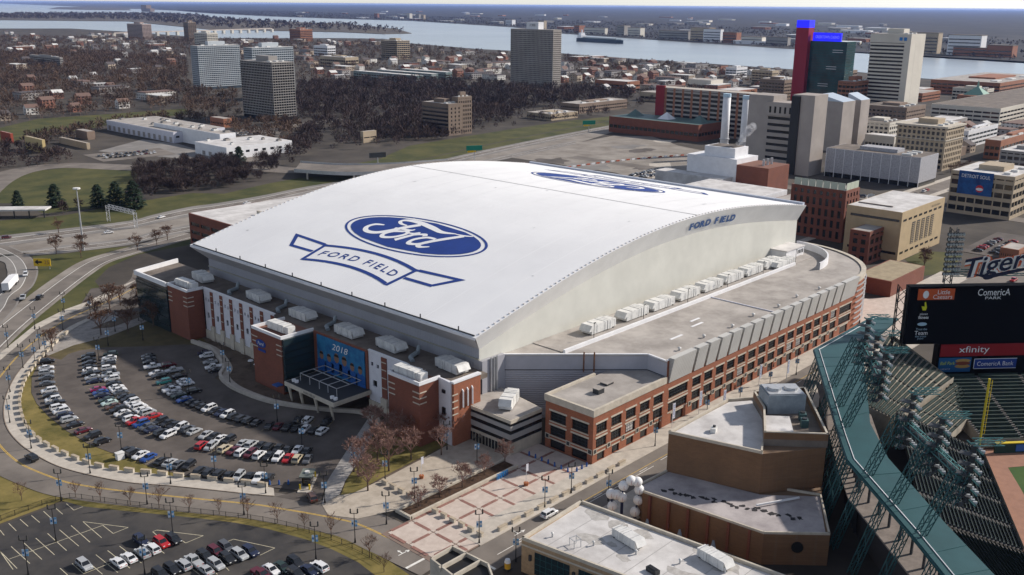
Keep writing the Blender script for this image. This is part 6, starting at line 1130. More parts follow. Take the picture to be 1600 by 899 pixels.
MB().prism(LP_, 0, 7.0).build('low_wall', M_brick3, bh); MB().prism([(-1.5, -23.5), (-11.4, -23), (-13.2, -25.4), (-10.5, -52.5), (-2, -62), (11.6, -54), (3.3, -44.2)], 7.0, 7.08).build('low_roof', mat('stained_roof', (.30, .27, .27), .9, col2=(.47, .43, .42), scale=.2, detail=12), bh)
rim(bh, LP_[:6], 7.0, .5, .35, M_stone)
mb = MB()
for k in range(26):
    t_ = k / 25; x, y = -9.5 + t_ * 9 + random.uniform(-.8, .8), -28 - t_ * 27 + random.uniform(-.8, .8)
    mb.face([(x + random.uniform(.25, .9) * math.cos(a) * 1.1, y + random.uniform(.3, 1.1) * math.sin(a), 7.095 + k * .0005) for a in [i * math.pi / 5 for i in range(10)]])
mb.build('tar_patch', mat('tar', (.03, .028, .03), .8), bh)
MB().bar((-2.5, -46.5, 7.7), (7, -51.5, 7.7), .35).build('roof_rail', M_white, bh)
for k in range(6): a = (-13.9 + k * .55, -27 - k * 4.6); MB().box(a[0] - .3, a[1] - .3, 0, a[0] + .3, a[1] + .3, 6.9).build('pilaster', M_brick2, bh)
MB().tube((-6.3, -58.2, 4.2), (-6.6, -58.4, 4.2), 1.2, n=14).build('round_sign', M_black, bh); 
ct = thing('cooling_tower', 'large grey cooling unit with two fans on the brown hall roof', 'cooling tower', (26, -36, 18.2), -.75); MB().box(-4.5, -3.5, 0, 4.5, 3.5, 4.6).build('casing', mat('grey_unit', (.25, .29, .32), .6, var=.15, scale=.5), ct); MB().box(-4.2, -3.2, 4.6, 4.2, 3.2, 4.9).build('top_plate', M_steel, ct)
for s in (-2, 2): MB().tube((s, 0, 4.9), (s, 0, 5.5), 1.7, 1.6, n=12).build('fan_shroud', M_steel, ct)
for i, (x, y) in enumerate(((20, -45), (23, -43), (29, -38.5), (31, -36.5))):
    u = thing('plant_unit', f'small dark plant unit behind the cooling unit, {ORD[i]} from the front', 'plant unit', (x, y, 18.2), .6, 'units in the roof plant yard'); MB().box(-1, -.8, 0, 1, .8, 1.8).build('casing', mat('green_unit', (.05, .10, .10), .6), u); MB().tube((0, 0, 1.8), (0, 0, 2.1), .6, n=8).build('fan', M_dark, u)
u = thing('roof_unit', 'small white unit on the pale roof of the brown hall', 'roof unit', (6, -30, 16.7), .3); MB().box(-.9, -.6, 0, .9, .6, 1.1).build('casing', M_hvac, u); MB().tube((.2, 0, 1.1), (.2, 0, 1.5), .35, n=8).build('fan', M_dark, u)
fb = thing('beige_block', 'beige brick corner block with big dark windows and a white roof, nearest the camera', 'building')
FB = [(-47.0, -19.2), (-27.0, -18.2), (-22.6, -66), (-40.6, -66)]
MB().prism([(p[0] * 1, p[1]) for p in FB], 0, 7.2).build('wall', mat('beige_brick', (.36, .25, .15), .9, var=.15, scale=1.5), fb)
MB().prism([(-46.3, -19.9), (-27.6, -18.9), (-23.2, -66), (-40, -66)], 7.2, 7.28).build('roof', M_roofw, fb); rim(fb, FB, 7.2, .75, .45, M_stone)
dv = Vector((6.4, -46.8, 0)).normalized(); nv = Vector((-dv.y * -1, 0, 0))
for k in range(4):
    a = Vector((-47.0, -19.2, 0)) + dv * (3.2 + k * 10.2); b = a + dv * 8.2; o = Vector((dv.y, -dv.x, 0)) * .06
    wdw = MB().face([(a.x + o.x, a.y + o.y, .6), (b.x + o.x, b.y + o.y, .6), (b.x + o.x, b.y + o.y, 5.6), (a.x + o.x, a.y + o.y, 5.6)]).build('window', M_glass_t, fb); mb = MB()
    for j in range(1, 6): c = a.lerp(b, j / 6) + o * 1.6; mb.bar((c.x, c.y, .6), (c.x, c.y, 5.6), .09)
    for z in (1.8, 3.0, 4.4): mb.bar((*(a + o * 1.6).xy, z), (*(b + o * 1.6).xy, z), .09)
    mb.build('mullion', M_tealm, wdw)
    c = a - dv * 1.0; MB().bar((c.x + o.x * 3, c.y + o.y * 3, 3.4), (c.x + o.x * 3, c.y + o.y * 3, 4.6), .5).build('wall_lamp', M_dark, fb)
c0, c1 = Vector((-47.0, -19.2, 0)), Vector((-40.6, -66, 0)); o = Vector((dv.y, -dv.x, 0)) * .1
MB().face([(c0.x + o.x, c0.y + o.y, 6.1), (c1.x + o.x, c1.y + o.y, 6.1), (c1.x + o.x, c1.y + o.y, 6.5), (c0.x + o.x, c0.y + o.y, 6.5)]).build('stone_band', M_stone, fb)
for i, (x, y, rz) in enumerate(((-33, -35, 1.4), (-27.5, -51.5, 1.4))):
    place_unit(x, y, 7.3, rz, f'ribbed white rooftop unit on the beige block, {("farther", "nearer")[i]} one', 'units on the beige block', (.62, .75, .75))
u = thing('roof_unit', 'dark low condenser on the beige block roof edge', 'roof unit', (-38.5, -45, 7.3), 1.4); MB().box(-1.3, -.6, 0, 1.3, .6, .9).build('casing', M_dark, u); MB().box(-1, -.45, .9, 1, .45, 1.0).build('grille', M_black, u)
for k in range(7): MB().box(-45.2 + k * .62, -24.5 - k * 5.6, 7.285, -26.2 + k * .5, -24.35 - k * 5.6, 7.30).build('membrane_seam', mat('seam_grey', (.35, .34, .33), .8), fb)
mb = MB()
for k in range(14):
    x, y, r = random.uniform(-44, -27), random.uniform(-60, -22), random.uniform(.5, 2.2); x += (-20 - y) * .09
    mb.face([(x + r * random.uniform(.6, 1.3) * math.cos(a), y + r * random.uniform(.6, 1.3) * math.sin(a) * 1.6, 7.291 + k * .0008) for a in [i * math.pi / 6 for i in range(12)]])
mb.build('ponding_stain', mat('pond_stain', (.33, .31, .29), .9, col2=(.5, .48, .45), scale=.8), fb, kind='stuff')
for i in range(5):
    u = thing('roof_vent', f'small pipe vent on the beige block roof, {ORD[i]} from the street corner', 'vent', (-42 + i * 3.2, -23 - i * 8, 7.28), 0, 'pipe vents on the beige block'); MB().tube((0, 0, 0), (0, 0, .9), .18, n=8).build('pipe', M_steel, u); MB().tube((0, 0, .9), (0, 0, 1.15), .32, .1, n=8).build('cap', M_hvac, u)
u = thing('roof_frame', 'small open steel frame on the beige block roof', 'roof frame', (-41.5, -28.5, 7.3), 1.3); mb = MB()
for a in (-.8, .8):
    for b in (-.8, .8): mb.bar((a, b, 0), (a, b, 1.7), .12)
mb.build('posts', M_steel, u); mb = MB(); [mb.bar((a, -.8, 1.7), (a, .8, 1.7), .12) for a in (-.8, .8)]; [mb.bar((-.8, a, 1.7), (.8, a, 1.7), .12) for a in (-.8, .8)]; mb.build('top_rails', M_steel, u)
kb_ = thing('kiosk_block', 'small pale block with three dark open roof bays at the bottom edge', 'building')
KP = [(-64, -10.7), (-57.8, -10.5), (-57.4, -20.2), (-60, -24), (-66, -24)]
MB().prism(KP, 0, 6.2).build('wall', M_stone, kb_); MB().prism([(p[0] * .995 - .3, p[1] * .995 - .07) for p in KP], 6.2, 6.25).build('roof', M_black, kb_); rim(kb_, KP, 6.2, .9, .35, M_stone)
for y in (-14.4, -18.2): MB().box(-65, y - .2, 6.2, -57.8, y + .2, 7.1).build('roof_divider', M_stone, kb_)
# arch of giant baseballs
ba = thing('baseball_arch', 'cluster of giant white baseballs on a dark steel frame', 'sculpture', (-15.2, -22.2, 0)); mb = MB()
ring = [(.681 * u, -.732 * u, z) for u, z in [(-1.2, 8.2), (0.4, 9.5), (1.8, 9.2), (2.3, 7.3), (2.2, 4.7), (1.6, 1.8), (-2.7, 6.0), (-3.9, 6.2), (-1.4, 5.4), (-3.5, 3.2)]]
for p, q in zip(ring[:5], ring[1:6]): mb.bar(p, q, .3)
for p, q in ((ring[0], ring[8]), (ring[8], ring[6]), (ring[6], ring[7]), (ring[7], ring[9])): mb.bar(p, q, .3)
mb.build('arch_frame', mat('navy_steel', (.02, .025, .07), .5), ba)
for s in (5, 8, 9): MB().tube((ring[s][0], ring[s][1], 0), ring[s], .35, n=6).build('post', MATS['navy_steel'], ba)
M_ball = mat('ball_white', (.8, .79, .77), .6)
for i, p in enumerate(ring):
    bl = MB().ball((p[0], p[1], p[2]), 1.15, seg=14, rings=9).build('baseball', M_ball, ba, smooth=True)
    for s in (-1, 1):
        mb = MB(); pts = [(p[0] + 1.16 * math.cos(a) * .75 * s, p[1] - 1.16 * .62, p[2] + 1.1 * math.sin(a) * .75) for a in (-.9, -.45, 0, .45, .9)]
        for a, b in zip(pts, pts[1:]): mb.bar(a, b, .05)
        mb.build('stitching', mat('stitch_red', (.4, .05, .05), .7), bl)
# ------------------------------------------------------------------ ballpark
cn = thing('grandstand_canopy', 'teal metal canopy roof over the ballpark grandstand on lattice legs', 'canopy'); ZC = 17.0
CO = [(113.4, -20.7), (72.2, -21.6), (23.6, -51.7), (12.3, -59), (-8.3, -80.6), (-34, -106)]; CI = [(117, -27.5), (82, -31.5), (34, -54.5), (19, -65), (-.5, -84), (-27, -112)]
for k in range(5): MB().prism([CO[k], CO[k + 1], CI[k + 1], CI[k]], ZC, ZC + .5, bottom=True).build('roof_sheet', M_teal, cn)
for k in range(5):
    a, b = Vector((*CO[k], 0)), Vector((*CO[k + 1], 0)); n = Vector((-(b - a).y, (b - a).x, 0)).normalized() * 1.4
    if n.dot(Vector((*CI[k], 0)) - a) < 0: n = -n
    a2, b2 = a + n, b + n; MB().bar((a2.x, a2.y, ZC + .62), (b2.x, b2.y, ZC + .62), .14).build('white_rail', M_white, cn)
    MB().bar((a.x, a.y, ZC), (b.x, b.y, ZC), .5).build('edge_beam', M_tealm, cn)
for k in range(5):
    a0, a1, b0, b1 = (Vector((*v, 0)) for v in (CO[k], CO[k + 1], CI[k], CI[k + 1])); nseg = max(1, int((a1 - a0).length // 7))
    for j in range(1, nseg): p, q = a0.lerp(a1, j / nseg), b0.lerp(b1, j / nseg); MB().bar((p.x, p.y, ZC + .5), (q.x, q.y, ZC + .5), .12).build('roof_joint', M_tealm, cn)
def lattice(mb, a, b, w_, n, m=0, th=.18):
    a, b = Vector(a), Vector(b); d = b - a; L_ = d.length; d.normalize(); u = d.cross(Vector((.3, 1, .1))).normalized() * w_ / 2; v = d.cross(u).normalized() * w_ / 2; C = [u + v, u - v, -u - v, -u + v]
    for c in C: mb.bar(a + c, b + c, th, m=m)
    for k in range(n):
        for j in range(4):
            p, q = C[j], C[(j + 1) % 4]; 
            if k % 2: p, q = q, p
            mb.bar(a + p + d * (L_ * k / n), a + q + d * (L_ * (k + 1) / n), th * .6, m=m)
for k in range(13):
    t_ = k / 12 * 4 + .9; i = min(4, int(t_)); f = min(1, t_ - i)
    a = Vector((*CO[i + 0], 0)).lerp(Vector((*CO[i + 1], 0)), f); o = Vector((-.55, .8, 0)) * 4
    mb = MB(); lattice(mb, (a.x + o.x, a.y + o.y, 0), (a.x + .5, a.y - .5, ZC - .2), 1.3, 9); mb.build('lattice_leg', M_tealm, cn)
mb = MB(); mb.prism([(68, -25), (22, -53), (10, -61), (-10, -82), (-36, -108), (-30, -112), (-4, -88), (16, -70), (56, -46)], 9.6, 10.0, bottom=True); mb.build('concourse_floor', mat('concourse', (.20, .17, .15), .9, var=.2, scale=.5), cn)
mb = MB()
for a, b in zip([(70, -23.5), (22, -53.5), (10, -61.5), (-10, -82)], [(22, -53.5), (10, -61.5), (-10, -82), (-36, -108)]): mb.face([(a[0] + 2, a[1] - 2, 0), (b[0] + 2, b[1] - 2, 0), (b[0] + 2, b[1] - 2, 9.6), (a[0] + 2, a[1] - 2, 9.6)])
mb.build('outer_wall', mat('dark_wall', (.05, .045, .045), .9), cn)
for k in range(24):
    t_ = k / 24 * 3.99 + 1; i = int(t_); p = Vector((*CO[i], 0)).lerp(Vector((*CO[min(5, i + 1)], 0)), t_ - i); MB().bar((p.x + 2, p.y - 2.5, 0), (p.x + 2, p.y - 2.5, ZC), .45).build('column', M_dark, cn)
# light towers
def light_tower(i, bx_, by, lean):
    t = thing('light_tower', f'teal lattice floodlight tower on the grandstand canopy, {ORD[i]} from the far end', 'floodlight', (bx_, by, ZC + .5), 0, 'floodlight towers on the canopy')
    top = Vector((lean[0], lean[1], 13.0)); mb = MB(); lattice(mb, (0, 0, 0), top, 1.5, 8, th=.2); mb.build('lattice_leg', M_tealm, t)
    mb = MB(); lattice(mb, (lean[0] * .4 + 2.2, lean[1] * .4 - 2.2, 6), top + Vector((1.6, -1.6, 0)), 1.0, 5, th=.16); mb.build('brace', M_tealm, t)
    r = Vector((.70, -.71, 0)); s = Vector((.71, .70, 0))
    for j in range(6):
        z = 6.5 + j * 2.0; c = top * .9 + r * 1.6; MB().box(c.x - 1.0, c.y - 1.0, z - .06, c.x + 1.0, c.y + 1.0, z + .06).build('catwalk', M_dark, t)
        bar = MB(); bar.bar((c.x + r.x * 1.6 - s.x * 3, c.y + r.y * 1.6 - s.y * 3, z + 1), (c.x + r.x * 1.6 + s.x * 3, c.y + r.y * 1.6 + s.y * 3, z + 1), .25); br = bar.build('lamp_bar', M_tealm, t)
        MB().box(c.x + r.x * 1.5 - .5, c.y + r.y * 1.5 - .5, z + .3, c.x + r.x * 1.5 + .5, c.y + r.y * 1.5 + .5, z + 1.5).build('ballast_box', M_dark, br)
        for k in range(4):
            p = c + r * 1.9 + s * (-1.35 + .9 * k); MB().tube((p.x, p.y, z + 1), (p.x + r.x * .7, p.y + r.y * .7, z + .8), .16, .36, n=8).build('lamp', mat('lamp_glass', (.46, .48, .48), .25, spec=.6), br)
    mb = MB(); lattice(mb, (top.x + 1.5, top.y - 1.5, 18.6), (top.x + 5.5, top.y - 5.5, 18.6), 1.0, 3, th=.14); mb.build('top_frame', mat('pale_teal', (.07, .20, .20), .5), t)
    return t
LT = [(49.1, -37.9), (38.6, -44.7), (28.3, -51.0), (8.4, -65.1), (.3, -73.7), (-7.9, -82.2)]
for i, (x, y) in enumerate(LT): light_tower(i, x, y, (3.2, -3.6))
for i in (0, 1, 3, 4):
    b = thing('tower_walkway', f'teal lattice walkway joining two floodlight towers, {ORD[[0, 1, 3, 4].index(i)]} from the far end', 'walkway', (0, 0, 0), 0, 'walkways between floodlight towers'); mb = MB(); lattice(mb, (LT[i][0] + 4.5, LT[i][1] - 5, ZC + 12), (LT[i + 1][0] + 4.5, LT[i + 1][1] - 5, ZC + 12), 1.2, 7, th=.16); mb.build('truss', MATS['pale_teal'], b); MB().bar((LT[i][0] + 4.5, LT[i][1] - 5, ZC + 11.4), (LT[i + 1][0] + 4.5, LT[i + 1][1] - 5, ZC + 11.4), .9).build('deck', M_dark, b)
# seating: real steps with seat rows
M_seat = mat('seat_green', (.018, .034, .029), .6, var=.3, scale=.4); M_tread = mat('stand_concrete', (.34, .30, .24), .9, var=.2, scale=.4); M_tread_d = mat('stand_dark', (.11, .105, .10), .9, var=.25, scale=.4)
def stand(name, label, F0, F1, B0, B1, n, tread, aisles, seatw=.55):
    """F0-F1 front edge, B0-B1 back edge (x,y,z); n rows"""
    t = thing(name, label, 'seating'); F0, F1, B0, B1 = map(Vector, (F0, F1, B0, B1)); st_ = MB(); mids = []
    for i in range(n):
        a, b = F0.lerp(B0, i / n), F1.lerp(B1, i / n); c, d = F0.lerp(B0, (i + 1) / n), F1.lerp(B1, (i + 1) / n); z = a.z; zn = c.z
        st_.face([(a.x, a.y, z), (b.x, b.y, z), (d.x, d.y, z), (c.x, c.y, z)]); st_.face([(c.x, c.y, z), (d.x, d.y, z), (d.x, d.y, zn), (c.x, c.y, zn)])
        nr = (c - a).normalized(); e0, e1 = a.lerp(c, .45), b.lerp(d, .45); f0, f1 = a.lerp(c, .85), b.lerp(d, .85); cuts = [0] + aisles + [1]
        for p, q in zip(cuts, cuts[1:]):
            g0, g1 = p + .012, q - .012; s = MB(); A, B_, C, E = e0.lerp(e1, g0), e0.lerp(e1, g1), f0.lerp(f1, g1), f0.lerp(f1, g0)
            s.face([(A.x, A.y, z + .42), (B_.x, B_.y, z + .42), (C.x, C.y, z + .45), (E.x, E.y, z + .45)]); s.face([(E.x, E.y, z + .45), (C.x, C.y, z + .45), (C.x, C.y, z + .95), (E.x, E.y, z + .95)]); s.face([(A.x, A.y, z), (B_.x, B_.y, z), (B_.x, B_.y, z + .42), (A.x, A.y, z + .42)])
            s.build('seat_row', M_seat, t)
    st_.build('stepped_deck', tread, t)
    mb = MB(); mb.face([tuple(F0), tuple(F1), (F1.x, F1.y, F1.z - 1.5), (F0.x, F0.y, F0.z - 1.5)]); mb.face([tuple(F0 + Vector((0, 0, .9))), tuple(F1 + Vector((0, 0, .9))), tuple(F1), tuple(F0)]); mb.build('front_wall', M_tread, t)
    mb = MB()
    for p in (0, 1): a, b = F0.lerp(F1, p), B0.lerp(B1, p); mb.face([tuple(a), tuple(b), (b.x, b.y, 0), (a.x, a.y, 0)])
    for q in range(2): m2 = MB(); m2.v, m2.f, m2.m = mb.v[q * 4:q * 4 + 4], [(0, 1, 2, 3)], [0]; m2.build('side_wall', M_tread, t)
    return t
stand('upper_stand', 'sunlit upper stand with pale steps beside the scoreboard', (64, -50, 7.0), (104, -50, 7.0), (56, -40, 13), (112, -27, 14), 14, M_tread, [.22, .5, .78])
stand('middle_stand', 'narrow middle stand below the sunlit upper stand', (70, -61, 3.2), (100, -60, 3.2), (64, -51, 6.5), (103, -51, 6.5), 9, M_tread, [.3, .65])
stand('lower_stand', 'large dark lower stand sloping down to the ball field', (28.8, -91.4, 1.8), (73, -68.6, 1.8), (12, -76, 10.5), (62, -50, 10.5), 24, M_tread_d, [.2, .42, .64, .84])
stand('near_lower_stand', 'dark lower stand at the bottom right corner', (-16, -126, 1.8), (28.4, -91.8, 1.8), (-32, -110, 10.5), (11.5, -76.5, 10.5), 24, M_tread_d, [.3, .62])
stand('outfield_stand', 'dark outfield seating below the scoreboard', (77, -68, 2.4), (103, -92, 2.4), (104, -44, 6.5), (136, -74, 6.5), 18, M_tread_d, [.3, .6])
struct('ball_field', MB().sheet([(73, -68.5), (28.8, -91.4), (-16, -126), (60, -190), (150, -130), (103, -92), (77, -68)], .5), M_field)
struct('warning_track', MB().sheet([(73, -68.5), (28.8, -91.4), (-16, -126), (-10, -130), (33, -97), (60, -82), (70, -76), (100, -98), (103, -92), (77, -68)], .56), mat('track_clay', (.30, .16, .11), .95, var=.1, scale=.5))
t = thing('field_wall', 'low green padded field wall with a blue panel and yellow top line', 'wall'); MB().prism([(76, -71), (103, -94.5), (103.5, -94), (76.5, -70.5)], .5, 3.2).build('padding', mat('wall_green', (.015, .04, .03), .7), t); MB().prism([(75.9, -71.1), (103, -94.6), (103.6, -93.9), (76.6, -70.4)], 3.2, 3.4).build('yellow_line', mat('pole_yellow', (.62, .47, .03), .6), t); MB().prism([(80, -74.7), (90, -83.4), (90.1, -83.3), (80.1, -74.6)], 1.0, 2.9).build('blue_panel', M_blue2, t)
t = thing('foul_pole', 'tall yellow foul pole at the edge of the field', 'pole', (71.8, -68.2, .5)); MB().tube((0, 0, 0), (0, 0, 21), .3, n=8).build('pole', MATS['pole_yellow'], t); mb = MB()
for k in range(12): mb.bar((.1, 0, 6 + k * 1.25), (.9, -.5, 6 + k * 1.25), .08)
mb.bar((.9, -.5, 6), (.9, -.5, 20.5), .1); mb.build('screen_wing', MATS['pole_yellow'], t)
# scoreboard
sb = thing('scoreboard', 'giant black ballpark scoreboard with sponsor panels and team script on top', 'scoreboard', (106, -34, 0), math.atan2(-.674, .739))
W_, ZB, ZT = 58.0, 13.3, 31.2
SZ = lambda z: 31.2 - (31.2 - z) * 1.19
# local frame: x along the board, front faces -y
MB().box(0, 0, ZB, W_, 3, ZT).build('board', mat('board_black', (.003, .003, .004), .7, spec=.05), sb); MB().box(11, -.2, 2.9, W_, 2.8, ZB - .02).build('lower_board', MATS['board_black'], sb)
def panel(nm, x0, z0_, x1, z1_, m_, lab=None): return MB().box(x0, -.45, SZ(z0_), x1, -.22, SZ(z1_)).build(nm, m_, sb, label=lab)
def words(txt, x, z, h_, m_, p, w_=None, shear=0, bold=0): return text_part('panel_lettering', txt, (x, -.47, SZ(z)), (1, 0, 0), (0, 0, 1), h_ * 1.15, m_, p, shear, w_, bold)
pn = panel('sponsor_panel', 2.2, 27.9, 13.4, 30.7, mat('panel_orange', (.50, .085, .02), .6), 'orange sponsor panel'); words('Little', 10, 29.9, 1.15, M_white, pn); words('Caesars', 9.8, 28.7, 1.15, M_white, pn)
MB().face([(4.6 + .9 * math.cos(a), -.47, SZ(29.3) + 1.2 * math.sin(a)) for a in [i * math.pi / 8 for i in range(16)]]).build('panel_emblem', M_white, pn)
words('ComericA', 25.5, 29.7, 1.8, M_white, sb, 10); words('PARK', 25.5, 28.2, .7, M_white, sb, 5)
pn = words('planet', 4.7, 24.2, .8, M_white, sb); words('fitness', 4.7, 23.4, .8, M_white, sb, bold=.02)
MB().face([(4.2, -.47, SZ(25.2)), (5.2, -.47, SZ(25.2)), (5.4, -.47, SZ(26.0)), (4.9, -.47, SZ(27.4)), (4.5, -.47, SZ(27.3)), (4.7, -.47, SZ(26.2)), (3.7, -.47, SZ(26.3))]).build('yellow_emblem', mat('emblem_yellow', (.6, .6, .02), .6), sb)
words('Trust the', 4.6, 20.3, .55, mat('pale_blue_print', (.35, .5, .62), .7), sb); words('Team', 4.6, 19.3, 1.1, M_white, sb); words('that trusts', 4.6, 18.4, .5, MATS['pale_blue_print'], sb); words('yours', 4.6, 17.7, .5, MATS['pale_blue_print'], sb)
MB().face([(4.6 + 1.5 * math.cos(a), -.47, SZ(21.6) + .55 * math.sin(a)) for a in [i * math.pi / 8 for i in range(16)]]).build('oval_emblem', MATS['pale_blue_print'], sb)
pn = panel('sponsor_panel', 11.5, 12.8, W_, 16.0, mat('panel_red', (.26, .008, .012), .5), 'dark red sponsor panel'); words('xfinity', 22, 14.4, 2.3, M_white, pn, 9.5)
pn = panel('sponsor_panel', 11.5, 8.6, 21.6, 12.4, mat('panel_blue', (.012, .10, .25), .6), 'blue food sponsor panel'); words('Ball Park', 14.2, 11, .9, mat('panel_lime', (.5, .6, .05), .6), pn, 4.6, .2); words('LIVE AT IT', 13.8, 9.4, .4, M_white, pn)
for z, m_ in ((10.1, 'bun'), (10.9, 'sausage'), (11.6, 'bun')): MB().face([(19 + 2.4 * math.cos(a), -.46 - .01 * (m_ == 'sausage'), SZ(z) + .6 * math.sin(a)) for a in [i * math.pi / 8 for i in range(16)]]).build('hot_dog_print', mat(m_, (.45, .27, .08) if m_ == 'bun' else (.2, .045, .02), .6), pn)
pn = panel('sponsor_panel', 22.6, 9.4, 36, 12.0, M_blue, 'blue bank panel with white edge'); words('ComericA Bank', 29.3, 10.7, 1.2, M_white, pn, 11.5)
mb = MB(); [mb.bar(a, b, .14) for a, b in (((22.6, -.47, SZ(9.4)), (36, -.47, SZ(9.4))), ((22.6, -.47, SZ(12)), (36, -.47, SZ(12))), ((22.6, -.47, SZ(9.4)), (22.6, -.47, SZ(12))))]; mb.build('panel_edge', M_white, pn)
mb = MB(); lattice(mb, (-1.6, 1.5, 0), (-1.6, 1.5, ZT), 2.6, 10, th=.25); mb.build('side_lattice', M_black, sb)
for x in (12, 26, 42, 56): MB().box(x, .5, 0, x + 1.2, 2.5, 2.95).build('leg', M_dark, sb)
for x, z, h_, nm in ((12.5, 31.2, 17, 'lamp_mast'),):
    mb = MB(); lattice(mb, (x, 3, z), (x, 3, z + h_), 2.0, 8, th=.22); mb.build('lamp_mast', M_dark, sb)
    for j in range(9):
        lb = MB().box(x - 2.6, 1.6, z + 3 + j * 1.5, x + 2.6, 1.8, z + 3.9 + j * 1.5).build('lamp_bank', M_dark, sb)
        for k in range(6): MB().tube((x - 2.2 + k * .88, 1.6, z + 3.5 + j * 1.5), (x - 2.2 + k * .88, 1.1, z + 3.4 + j * 1.5), .2, .4, n=6).build('lamp', mat('dim_lamp', (.42, .45, .46), .4), lb)
mb = MB(); lattice(mb, (13, 3, 34.5), (W_, 3, 34.5), 1.6, 12, th=.2); mb.build('sign_truss', M_tealm, sb)
for off_, m_, b_ in ((0, mat('sign_orange', (.62, .13, .05), .6), .13), (-.12, mat('sign_white', (.75, .73, .7), .6), .075), (-.24, mat('sign_navy', (.012, .016, .045), .5), .012)):
    text_part('team_script', 'Tigers', (27, 1.2 + off_, 37.2), (.98, 0, .17), (-.1, 0, .995), 7.5, m_, sb, .25, 22, b_)
mb = MB(); mb.face([(19, 1.0, 34.6), (23.5, 1.0, 33.0), (40, 1.0, 36.6), (40, 1.0, 37.4), (24, 1.0, 34.4)]); mb.build('script_underline', MATS['sign_navy'], sb)
# ------------------------------------------------------------------ cars
PAINT = {'k': ((.012, .012, .014), 'black'), 'w': ((.72, .72, .72), 'white'), 's': ((.40, .41, .42), 'silver'), 'g': ((.085, .09, .10), 'dark grey'), 'n': ((.012, .018, .05), 'navy'), 'b': ((.012, .06, .26), 'bright blue'), 'm': ((.10, .008, .018), 'maroon'), 'r': ((.42, .012, .015), 'red'), 'd': ((.018, .04, .032), 'dark green'), 't': ((.52, .66, .62), 'pale mint'), 't2': ((.01, .12, .13), 'teal'), 'p': ((.30, .012, .085), 'magenta'), 'o': ((.11, .05, .03), 'brown'), 'c': ((.52, .44, .30), 'cream')}
PM = {k: mat('paint_' + v[1].replace(' ', '_'), v[0], .32, spec=.5, coat=.6) for k, v in PAINT.items()}
M_cglass = mat('car_glass', (.012, .014, .017), .08, spec=.7); M_tyre = mat('tyre', (.012, .012, .012), .8); M_rim = mat('alloy', (.45, .46, .47), .35, metal=.7); M_head = mat('headlamp', (.75, .76, .74), .15); M_tail = mat('tail_lamp', (.35, .012, .012), .3)
KINDS = {  # half length, half width, lower-body side profile, glasshouse (x0,x1 base, x2,x3 roof, z base, z roof)
    'sedan': (2.38, .91, [(-2.38, .34), (-2.38, .78), (-2.2, .98), (-1.5, 1.0), (.95, .98), (1.9, .86), (2.3, .70), (2.38, .34)], (-1.72, 1.12, -.98, .28, .97, 1.44)),
    'suv': (2.36, .95, [(-2.36, .42), (-2.36, .95), (-2.28, 1.12), (-1.9, 1.14), (1.0, 1.12), (2.05, 1.02), (2.32, .85), (2.36, .42)], (-2.22, 1.18, -1.85, .42, 1.10, 1.74)),
    'pickup': (2.85, .98, [(-2.85, .5), (-2.85, 1.08), (-2.7, 1.12), (-.7, 1.12), (1.3, 1.14), (2.6, 1.06), (2.82, .9), (2.85, .5)], (-.75, 1.45, -.5, .72, 1.10, 1.84))}
CARM = {}
def car_meshes(kind):
    if kind in CARM: return CARM[kind]
    hl, hw_, prof, (x0, x1, x2, x3, zb, zt) = KINDS[kind]; b = MB(); n = len(prof); secs = []
    for y, sx, dz in ((-hw_, .965, .05), (-hw_ * .93, 1.0, 0), (hw_ * .93, 1.0, 0), (hw_, .965, .05)):
        secs.append([(x * sx, y, z - (dz if z > .6 else -dz * .6)) for x, z in prof])
    for s0, s1 in zip(secs, secs[1:]):
        for k in range(n): b.face([s0[k], s0[(k + 1) % n], s1[(k + 1) % n], s1[k]][::-1])
    b.face(secs[0][::-1][::-1]); b.face(secs[-1][::-1])
    wt = hw_ * .76; wb = hw_ * .93
    b.box(x2 - .06, -wt, zt - .035, x3 + .06, wt, zt + .02)
    for s in (-1, 1):                                        # pillars
        for (xa, xb) in ((x0, x2), (x1, x3), ((x0 + x1) / 2 - .05, (x2 + x3) / 2 - .05)): b.tube((xa, s * (wb - .005), zb), (xb, s * (wt - .0), zt), .055, n=4)
    if kind == 'pickup':
        b.box(-2.75, -hw_ * .8, 1.1, -.8, hw_ * .8, 1.13)
    g_ = MB(); B_ = [(x0, -wb, zb), (x1, -wb, zb), (x1, wb, zb), (x0, wb, zb)]; T_ = [(x2, -wt, zt - .02), (x3, -wt, zt - .02), (x3, wt, zt - .02), (x2, wt, zt - .02)]
    for k in range(4): g_.face([B_[k], B_[(k + 1) % 4], T_[(k + 1) % 4], T_[k]])
    wl = MB(); r = .34 if kind == 'sedan' else .38; wl.tube((0, -.11, 0), (0, .11, 0), r, n=12, m=0); wl.tube((0, -.125, 0), (0, .125, 0), r * .6, n=8, m=1)
    h_ = MB().box(-.03, -.2, -.08, .03, .2, .08)
    CARM[kind] = (b, g_.mesh('window_glass', M_cglass), wl.mesh('wheel', [M_tyre, M_rim]), r, {}, h_.mesh('headlight', M_head), h_.mesh('tail_light', M_tail)); return CARM[kind]
